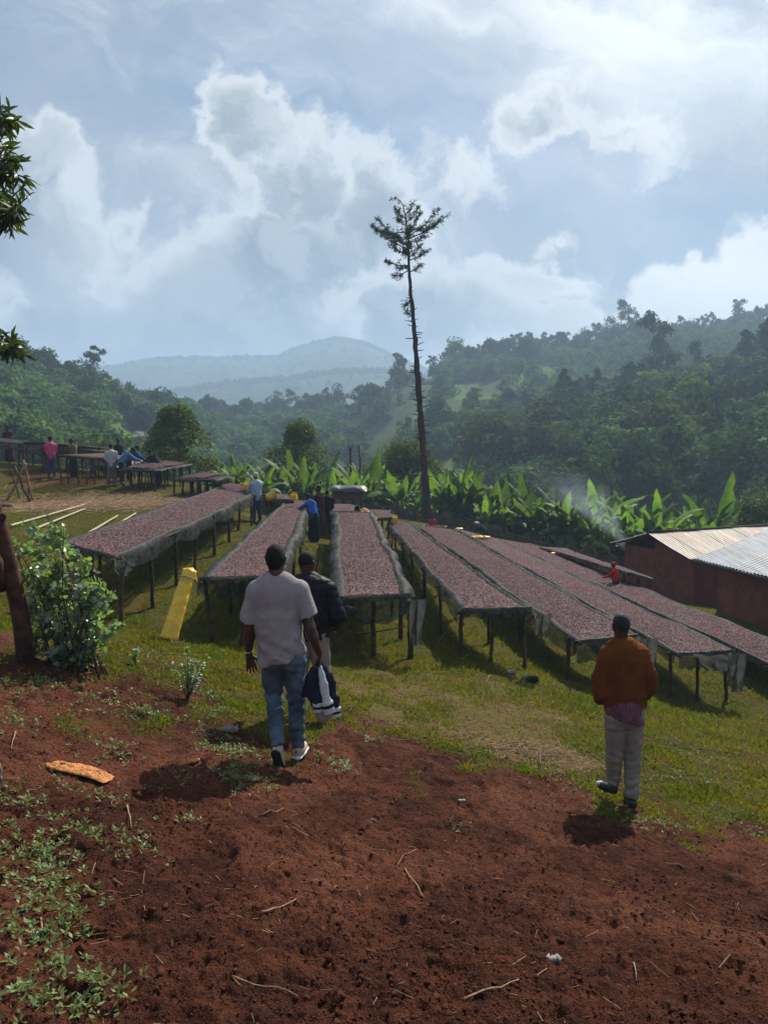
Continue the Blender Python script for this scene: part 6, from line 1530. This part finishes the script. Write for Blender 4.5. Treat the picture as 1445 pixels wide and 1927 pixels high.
# ------------------------------------------------------------------ smoke drifting up behind the far house
def m_smoke(t, out):
    p = gpos(t); v = t.new('ShaderNodeVolumePrincipled'); v.inputs['Color'].default_value = (.72, .85, 1, 1); v.inputs['Anisotropy'].default_value = .3
    c0 = A(1178, 1000, 37.5)
    q = t.vm('SUBTRACT', p, tuple(c0)); sp_ = t.new('ShaderNodeSeparateXYZ'); t.l.new(q, sp_.inputs[0]); z = sp_.outputs[2]
    ax = t.m('MULTIPLY', t.m('ADD', z, .8), -.95)                                   # drifts left as it rises
    rr_ = t.m('ADD', .55, t.m('MULTIPLY', t.m('MAXIMUM', z, 0), .55))
    w = t.noise(p, .55, 4, .6, .6)
    dx = t.m('DIVIDE', t.m('SUBTRACT', t.m('ADD', sp_.outputs[0], t.m('MULTIPLY', t.m('SUBTRACT', w, .5), 2.2)), ax), rr_); dy = t.m('DIVIDE', sp_.outputs[1], t.m('MULTIPLY', rr_, 1.1))
    L_ = t.m('SQRT', t.m('ADD', t.m('MULTIPLY', dx, dx), t.m('MULTIPLY', dy, dy)))
    dn = t.m('MULTIPLY', t.ramp(L_, 1.3, .1), t.ramp(t.noise(p, 1.5, 5, .65), .36, .72)); dn = t.m('MULTIPLY', dn, t.ramp(z, 3.4, .2)); dn = t.m('MULTIPLY', dn, t.ramp(z, -1.2, -.3))
    t.l.new(t.m('MULTIPLY', dn, .42), v.inputs['Density']); t.l.new(v.outputs[0], out.inputs['Volume']); return None
c0 = A(1178, 1000, 37.5); m = MB(); m.box((c0.x - 1.3, c0.y, c0.z + 1.2), (7.0, 4.6, 5.0)); o = link('smoke', m.mesh('smoke'), mat('drifting_smoke', m_smoke)); tag(o, 'thin bluish smoke drifting up behind the far house', 'smoke', kind='stuff')
# ------------------------------------------------------------------ people at the beds
dkr = (.012, .010, .014)
worker('person in dark maroon with a tall headscarf behind the highest bed', at(20, 880, 36), 170, 1.70, .10, (.6, .6), (.05, .02, .035), (.05, .03, .03), True, (.02, .015, .02, .075))
worker('woman in a pink top and blue jeans, her back turned, at the hillside bed', at(97, 876, 31.2), 25, 1.64, .04, (.7, .3), (.62, .085, .19), (.04, .07, .12), False, (.012, .01, .012, .06))
worker('person in a drab yellow top, half hidden behind the bare pole bed', at(140, 872, 31.6), 60, 1.55, .15, (.9, .6), (.14, .11, .05), (.03, .03, .03), True)
worker('small child in a red top behind the bed with pale netting', at(189, 892, 33.6), 30, 1.15, .1, (.3, .3), (.50, .03, .06), (.05, .04, .05))
worker('man in a white T-shirt and grey trousers standing on the hillside, arms down', at(211, 905, 30.2), 10, 1.60, .03, (.05, .05), (.46, .46, .45), (.13, .13, .13), False, None, sleeves=False)
worker('person in a black top standing behind the man in the white T-shirt', at(226, 902, 33.2), 150, 1.62, .02, (.1, .1), (.02, .02, .022), (.03, .03, .03))
worker('person in light blue leaning over the bed of many thin legs', at(229, 905, 30.3), -65, 1.66, .75, (.75, .85), (.09, .19, .36), (.02, .022, .03))
worker('person in darker blue leaning beside the one in light blue', at(243, 903, 31.6), -50, 1.58, .62, (.7, .7), (.035, .09, .22), (.02, .022, .03))
worker('person in dark clothes bending at the right end of that hillside bed', at(300, 908, 31.0), 75, 1.58, .62, (.9, .7), (.022, .022, .028), (.05, .05, .055))
worker('man in pale blue shirt and white cap beside the leftmost long bed', at(484, 975, 24.2), 35, 1.56, .05, (.45, .5), (.40, .47, .60), (.04, .07, .12), False, (.55, .55, .56, .09))
worker('woman in a bright blue top and long black skirt reaching across a bed', at(592, 1022, 24.0), 52, 1.60, .42, (1.0, .95), (.035, .11, .42), (.012, .012, .016), True)
worker('tall woman in maroon clothes and a dark headscarf standing in the aisle', at(603, 1006, 26.0), 70, 1.66, .05, (.5, .3), (.055, .018, .026), (.075, .022, .034), True, (.02, .016, .022, .08))
worker('person in a black jacket and blue jeans facing away in the aisle', at(616, 1004, 26.6), 5, 1.56, .03, (.2, .2), (.014, .015, .02), (.035, .055, .095))
worker('young person in a yellow T-shirt leaning far over the middle bed', at(702, 1004, 24.4), 75, 1.55, .95, (1.0, .9), (.46, .32, .13), (.10, .10, .11), sleeves=False)
worker('child in a red top sitting low between two beds near the bare trunk', at(815, 1010, 33.4), 150, 1.15, .15, (.4, .4), (.42, .035, .06), (.03, .03, .03))
worker('person with a big white hat bending behind the far beds', at(913, 1024, 37.0), 60, 1.4, .95, (.6, .6), (.03, .035, .05), (.03, .03, .03), True, (.62, .62, .62, .15))
worker('person in red with a red headscarf between the beds by the houses', at(1157, 1116, 24.0), 60, 1.30, .12, (.7, .6), (.50, .025, .03), (.02, .02, .022), True, (.42, .02, .035, .10))

# ------------------------------------------------------------------ things lying about
def jerrican(px, py, d, lab, rz=0, tilt=0.0, s=1.0, m=None, cut=True):
    """square plastic can laid or stood on a bed, with a handle and a neck"""
    c = A(px, py, d); root = thing('jerrican', lab, 'jerrican', c, 'yellow plastic containers'); root.rotation_euler = (tilt, 0, rz)
    import bmesh
    w, dp, h = .125 * s, .085 * s, .20 * s; bm = bmesh.new(); bmesh.ops.create_cube(bm, size=1.0)
    for v in bm.verts: v.co = Vector((v.co.x * 2 * w * (1 if v.co.z < 0 else .86), v.co.y * 2 * dp, (v.co.z + .5) * h))
    bmesh.ops.bevel(bm, geom=list(bm.edges), offset=.028 * s, segments=4, profile=.6, affect='EDGES'); me_ = bpy.data.meshes.new('can_body'); bm.to_mesh(me_); bm.free(); me_.polygons.foreach_set('use_smooth', np.ones(len(me_.polygons), bool))
    link('can_body', me_, m or M_yellow, root, (0, 0, 0)); h -= .075 * s
    q = Body(.010); q.chain([(-w * .6, 0, h + .08 * s), (-w * .3, 0, h + .13 * s), (w * .4, 0, h + .12 * s), (w * .55, 0, h + .06 * s)], [.016] * 4, .01); link('handle', q.skin('handle', None, 0), m or M_yellow, root, (0, 0, 0))
    q = Body(.010); q.add((w * .72, 0, h + .07), (w * .85, 0, h + .12), .024, .022, .005); link('cap', q.skin('cap', None, 0), M_orange, root, (0, 0, 0)); return root
jerrican(463, 921, 26.3, 'yellow container on the bed left of the man with the white cap', .2)
jerrican(553, 941, 25.2, 'yellow container at the far end of the bed behind the walking men', -.3)
jerrican(741, 984, 26.4, 'yellow can standing at the far left corner of the bed right of the middle one', .1, 0, 1.1)
jerrican(735, 1024, 24.5, 'orange can in the shade under the bed right of the middle one', .5, 0, .8, M_orange)
def bucket():
    c = A(503, 938, 24.6); root = thing('bucket', 'yellow bucket tipped on its side, held by the man with the white cap', 'bucket', c); root.rotation_euler = (rad(-20), rad(60), rad(15))
    m = MB(); n = 24; R = [(.105, 0), (.11, .02), (.15, .27), (.165, .28), (.155, .285), (.14, .27), (.10, .03), (0.001, .02)]
    vs = [(r * math.cos(2 * math.pi * k / n), r * math.sin(2 * math.pi * k / n), z) for r, z in R for k in range(n)]
    m.add(vs, [(i * n + k, i * n + (k + 1) % n, (i + 1) * n + (k + 1) % n, (i + 1) * n + k) for i in range(len(R) - 1) for k in range(n)] + [tuple(reversed(range(n)))], True); link('pail', m.mesh('pail'), M_yellow, root, (0, 0, 0))
    m = MB(); m.tube([(.16 * math.cos(a), .16 * math.sin(a) * .3, .26 + .14 * math.sin(a)) for a in np.linspace(0, math.pi, 9)], .005, 5); link('handle', m.mesh('handle'), M_litter, root, (0, 0, 0))
bucket()
def yroll():
    b0 = A(318, 1204, 10.0); b0.z = H(b0.x, b0.y); t0 = A(358, 1072, 10.5); root = thing('plastic_roll', 'tall roll of yellow plastic sheeting leaning against the near corner of a long bed', 'plastic roll', b0)
    ax = (t0 - b0); L = ax.length; ax = ax.normalized(); e1 = ax.cross(Vector((0, 1, 0))).normalized(); e2 = ax.cross(e1)
    n, k = 30, 26; V = []; 
    for i in range(n):
        s = i / (n - 1); r = .100 * (1.12 - .22 * s) * (1 + .05 * math.exp(-((s - .93) / .05) ** 2) - .07 * math.exp(-((s - .84) / .03) ** 2))
        for j in range(k):
            a = 2 * math.pi * j / k; rr_ = r * (1 + .10 * math.sin(3 * a + s * 3) + .07 * abs(math.sin(4.5 * a - s * 2.2)) + (.10 * math.sin(9 * a) * max(0, 1 - s * 12)) + .11 * (float(fbm(np.array([a * 1.5]), np.array([s * 14]), 3, 4)[0]) - .5) * 2)
            p = b0 + ax * (L * s) + e1 * math.cos(a) * rr_ + e2 * math.sin(a) * rr_ * .62; V.append(p)
    m = MB(); m.add(V, [(i * k + j, i * k + (j + 1) % k, (i + 1) * k + (j + 1) % k, (i + 1) * k + j) for i in range(n - 1) for j in range(k)] + [tuple(reversed(range(k))), tuple((n - 1) * k + j for j in range(k))], True); link('rolled_sheet', m.mesh('rolled_sheet'), M_ysheet, root)
    tp = b0 + ax * L * .97; b = Body(.010); o = np.array(tp - root.location); b.add(o + [-.05, 0, .01], o + [.03, .0, .02], .042, .04, .03).add(o + [.03, 0, .0], o + [.10, .0, -.14], .035, .020, .03)
    link('folded_end', b.skin('folded_end', foldfn(.008, 25, 25, 2), 0), M_ysheet, root, (0, 0, 0))
    m = MB(); q = b0 + ax * L * .87; m.tube([q + e1 * math.cos(a) * .125 + e2 * math.sin(a) * .085 for a in np.linspace(0, 6.28, 20)], .007, 5); link('tie', m.mesh('tie'), M_litter, root)
yroll()
def lump(name, lab, cat, px, py, d, sx, sy, sz, m, amp=.012, rz=0.0, ground=True, n=1):
    c = A(px, py, d); 
    if ground: c.z = H(c.x, c.y)
    b = Body(max(.006, sx * .04)); r = min(sx, sy, sz) * .5
    b.add((-sx * .5 + r, 0, r * .5), (sx * .5 - r, 0, r * .5), max(sz * .5, .01), max(sz * .45, .01), .02); b.add((-sx * .3, 0, sz * .3), (sx * .3, sy * .1, sz * .35), sy * .5, sy * .42, .02, sq=(0, 0, 1), f=min(1, sz / sy * 1.0))
    me_ = b.skin(name, foldfn(amp, 20 / max(sx, .1) * .5, 18, 3, 3), 0); o = link(name, me_, m); o.location = c; o.rotation_euler = (0, 0, rz); return tag(o, lab, cat)
def sack():
    """flat torn sack lying on the soil"""
    c = A(150, 1478, 4.75); n, k = 64, 40; a = np.linspace(-1, 1, n); b = np.linspace(-1, 1, k); AA, BB = np.meshgrid(a, b, indexing='ij')
    wid = .088 * (1 - .30 * np.clip(-AA, 0, 1) ** 2 - .18 * np.clip(AA, 0, 1) ** 3); ang = -.22
    X = AA * .235 + .012 * (fbm(BB * 5, AA * 2, 2, 3) - .5); Y = BB * wid + .02 * np.sin(AA * 3 + .5)
    x = c.x + X * math.cos(ang) - Y * math.sin(ang); y = c.y + X * math.sin(ang) + Y * math.cos(ang)
    rd = np.sqrt(np.clip(1 - np.abs(BB) ** 3.0, 0, 1)) * np.clip((1 - np.abs(AA)) * 2.4, 0, 1) ** .7
    cr = np.abs(fbm(AA * 6 + BB * 2, BB * 5, 4, 12, .6) - .5) * 2
    z = H0(x, y) + .012 + rd * (.022 + .020 * fbm(AA * 2, BB * 2, 2, 9)) - (1 - cr) ** 4 * .012 * rd + (fbm(AA * 16, BB * 12, 2, 3) - .5) * .005
    Gd = np.stack([x, y, z], -1); Fq = (np.arange(n - 1)[:, None] * k + np.arange(k - 1)[None]).reshape(-1, 1) + np.array([[0, 1, k + 1, k]])
    single('sack', mesh_np('sack', Gd.reshape(-1, 3), Fq, True), M_sackc, 'crumpled orange woven sack lying flat on the red soil', 'sack')
sack()
lump('yellow_sheet', 'crumpled yellow and white plastic sheet lying on a bed right of the bare trunk', 'plastic sheet', 905, 1013, 29.5, .85, .28, .12, M_yellow, .03, -.1, False)
lump('yellow_sheet', 'small yellow scrap beside the wooden tray near the fence', 'plastic sheet', 1043, 1043, 30.5, .26, .18, .10, M_yellow, .02, 0, False)
lump('basin', 'small yellow basin on the beds just right of the seated child', 'basin', 864, 996, 33, .26, .24, .09, M_yellow, .003, 0, False)
lump('stone', 'pale stone half hidden in weeds left of the walking man', 'stone', 432, 1372, 6.6, .13, .10, .07, M_stone, .01)
lump('stone', 'pale stone by the foot of a post right of the middle bed', 'stone', 962, 1266, 11.6, .12, .09, .07, M_stone, .01)
lump('litter', 'white plastic scrap at the foot of the thick knotted post', 'litter', 992, 1266, 11.5, .10, .09, .07, M_litter, .015)
lump('plastic_bag', 'dark plastic bag wrapped round the foot of the knotted post', 'bag', 1003, 1274, 11.4, .14, .12, .10, M_black, .015)
lump('litter', 'small white scrap on bare soil left of the man in rust brown', 'litter', 868, 1500, 5.9, .06, .03, .014, M_litter, .006, -.2)
lump('litter', 'whitish crumpled scrap on the soil near the bottom edge', 'litter', 1037, 1892, 3.0, .06, .028, .012, M_litter, .008, -.3)
lump('litter', 'pale crumpled leaf below the orange sack', 'litter', 368, 1520, 5.4, .07, .05, .02, M_sackc, .008, .5)
# sticks and stalks one can tell apart: photograph pixels of their two ends
def stick(pts, w, lab, m=None, name='dry_stalk', cat='stalk', n=5, lift=.007):
    ps = []
    P2 = []
    for (a, b) in zip(pts[:-1], pts[1:]):
        for i in range(3): t = i / 3; P2.append((a[0] + (b[0] - a[0]) * t, a[1] + (b[1] - a[1]) * t))
    P2.append(pts[-1])
    for q in P2: g_ = ground_at(*q); ps.append(g_ + Vector((0, 0, lift)))
    for i in range(1, len(ps) - 1):
        if len(pts) > 2 and lab[:8] != 'forked b': q = ps[0].lerp(ps[-1], i / (len(ps) - 1)); ps[i].x += (q.x - ps[i].x) * .75; ps[i].y += (q.y - ps[i].y) * .75; ps[i].z = max(ps[i].z, H(ps[i].x, ps[i].y) + lift)
    for i in range(1, len(ps) - 1): ps[i].z = max(ps[i].z, (ps[i - 1].z + ps[i + 1].z) / 2 - .004)
    mm = MB(); mm.tube(ps, [w * .62 * (1 - .5 * i / len(ps)) * random.uniform(.85, 1.15) for i in range(len(ps))], n, .12)
    single(name, mm.mesh(name), m or M_stick, lab, cat)
S_ = [([(872, 1884), (925, 1866), (976, 1848)], .008, 'straight pale stick lying at the bottom centre of the soil', M_straw),
      ([(437, 1846), (500, 1865), (560, 1880)], .006, 'long thin brown twig on the soil near the bottom left', None),
      ([(492, 1720), (525, 1708), (558, 1700)], .010, 'thick brown stick below the walking man, short and slanting', None),
      ([(488, 1538), (520, 1531), (560, 1533)], .009, 'forked brown stick on open soil below the walking man', None),
      ([(762, 1640), (775, 1665), (798, 1698)], .008, 'split dry husk lying aslant in the middle of the soil', M_straw),
      ([(745, 1635), (752, 1610), (785, 1600)], .004, 'curled dry stalk above the split husk', M_straw),
      ([(1080, 1688), (1081, 1720)], .005, 'short dark twig standing up from the soil below the man in rust brown', M_bark),
      ([(1192, 1815), (1197, 1850)], .006, 'single white grass blade on the soil at the lower right', M_litter),
      ([(240, 1520), (248, 1562)], .009, 'broken brown husk right below the orange sack', M_straw),
      ([(0, 1668), (60, 1657), (130, 1643)], .005, 'long straight stem across the weeds at the left edge', M_straw),
      ([(78, 1735), (82, 1770)], .006, 'short upright pale stem among the weeds at the left', M_straw),
      ([(30, 1380), (22, 1412)], .010, 'peeled brown husk near the left edge above the orange sack', M_straw),
      ([(1265, 1400), (1320, 1412), (1392, 1424)], .010, 'long grey branch on the turf right of the man in rust brown', None),
      ([(1220, 1362), (1270, 1383), (1300, 1378)], .007, 'thin forked branch on the turf by the right man\'s hip', M_straw),
      ([(1000, 1282), (1035, 1290), (1068, 1300)], .012, 'pale stick on the turf in front of the knotted post', M_straw),
      ([(700, 1250), (742, 1252), (790, 1249)], .010, 'dry stick on the turf under the near end of the middle bed', None),
      ([(606, 1230), (640, 1205), (662, 1188)], .010, 'pale stick slanting under the middle bed', M_straw),
      ([(868, 1245), (880, 1236), (886, 1230)], .014, 'short pale stick by the first post right of the middle bed', M_straw),
      ([(820, 1215), (832, 1203), (840, 1190)], .008, 'pale bent stick in the shade right of the middle bed', M_litter),
      ([(915, 1284), (922, 1273)], .014, 'short thick chip of wood on the turf right of centre', M_straw),
      ([(404, 1258), (425, 1270), (450, 1260)], .010, 'dark stick in the shade left of the walking man', None),
      ([(415, 1222), (432, 1240)], .009, 'thin stick beside the left hand of the walking man', M_straw),
      ([(310, 1232), (350, 1233), (395, 1232)], .009, 'straight pale stick on the turf above the sapling', M_straw),
      ([(1018, 1412), (1050, 1420)], .006, 'small dry stalk left of the straw by the man in rust brown', M_straw),
      ([(835, 1418), (870, 1420)], .007, 'flat dry strip where the turf meets the soil', M_stick),
      ([(922, 1416), (923, 1432)], .010, 'short orange brown chip where the turf meets the soil', M_stick),
      ([(1085, 1472), (1110, 1470), (1140, 1476)], .012, 'pale stick beside the white toed shoe', M_straw),
      ([(1410, 1532), (1445, 1548)], .011, 'pale branch end at the right edge of the turf', M_straw),
      ([(1250, 1627), (1290, 1636)], .005, 'thin reddish stalk on the soil at the right', M_stick)]
for pts, w, lab, m in S_: stick(pts, w, lab, m)
# a white peeled piece of wood at the left edge
p = ground_at(6, 1478); m = MB(); m.pole(A(8, 1482, p.y), A(-3, 1428, p.y + .02), .012, .008, 6); single('peeled_stick', m.mesh('peeled_stick'), M_litter, 'white peeled stick standing up at the left edge', 'stick')
# bamboo poles on the hillside
def bamboo(a, b, r, lab):
    pa, pb = ground_at(*a, 10, 40), ground_at(*b, 10, 40); pa.z += r + .03; pb.z += r + .05; m = MB(); n = 16; pts = []; rs = []
    for i in range(n * 3 + 1):
        q = pa.lerp(pb, i / (n * 3)); q.z = max(q.z, H(q.x, q.y) + r * .8); pts.append(q); rs.append(r * (1.14 if i % 3 == 0 else .97) * (1 - .35 * i / (n * 3)))
    m.tube(pts, rs, 7, .02); single('bamboo_pole', m.mesh('bamboo_pole'), M_bamboo, lab, 'bamboo pole', 'bamboo poles lying on the grass')
bamboo((20, 995), (162, 954), .036, 'upper bamboo pole of the pair lying left of the straw')
bamboo((70, 1000), (160, 963), .036, 'lower bamboo pole of the pair, behind the blue green bush')
bamboo((165, 1010), (222, 976), .038, 'upper bamboo pole of the pair beside the leftmost long bed')
bamboo((190, 1012), (256, 972), .038, 'lower bamboo pole, nearly touching the leftmost long bed')
def trestle():
    c = ground_at(40, 945, 15, 40); d = c.y; root = thing('pole_trestle', 'crossed rough poles standing as a trestle at the left edge', 'trestle', c)
    for (a, b, r, dz, m_) in (((12, 940), (50, 872), .055, 0, M_pale), ((58, 944), (28, 877), .05, -.25, M_wood), ((40, 935), (18, 882), .025, .3, M_wood2), ((62, 928), (44, 866), .045, .15, M_pale), ((55, 925), (52, 873), .028, .5, M_wood)):
        pa = A(*a, d + dz); pa.z = H(pa.x, pa.y) - .05; pb = A(*b, d + dz * .2); m = MB(); m.pole(pa, pb, r, None, 7, 5, .03); link('pole', m.mesh('pole'), m_, root)
trestle()
m = MB(); a_ = A(-14, 938, 24); b_ = A(22, 948, 24); a_.z = H(a_.x, a_.y) + .09; b_.z = H(b_.x, b_.y) + .09; m.pole(a_, b_, .09, .08, 9, 5, .02); single('log', m.mesh('log'), M_wood, 'short thick log lying on the grass at the left edge below the trestle', 'log')
# trays and posts among the beds near the fence
def tray(px, py, d, lab, rz, post=False):
    c = A(px, py, d); root = thing('sorting_tray', lab, 'tray', c, None, rz)
    for x0, y0, x1, y1 in ((-.55, -.25, .55, -.25), (-.55, .25, .55, .25), (-.5, -.3, -.5, .3), (.5, -.3, .5, .3)):
        m = MB(); m.pole((x0, y0, 0), (x1, y1, .01), .032, None, 6); link('side', m.mesh('side'), M_pale, root, (0, 0, 0))
    for x, y in ((.5, -.25), (.5, .25), (-.5, -.25), (-.5, .25)):
        m = MB(); m.pole((x, y, -1.0), (x, y, .30 if post and x > 0 and y < 0 else .05), .03); link('leg', m.mesh('leg'), M_wood2, root, (0, 0, 0))
tray(983, 1026, 33.2, 'pole tray between the beds below the tallest big leaved plants', .35)
tray(1055, 1042, 31.6, 'pole tray with an upright post near the far house', .3, True)
tray(817, 991, 32.8, 'pole tray beside the seated child', -.3)
# one support leans on the near end of the middle bed
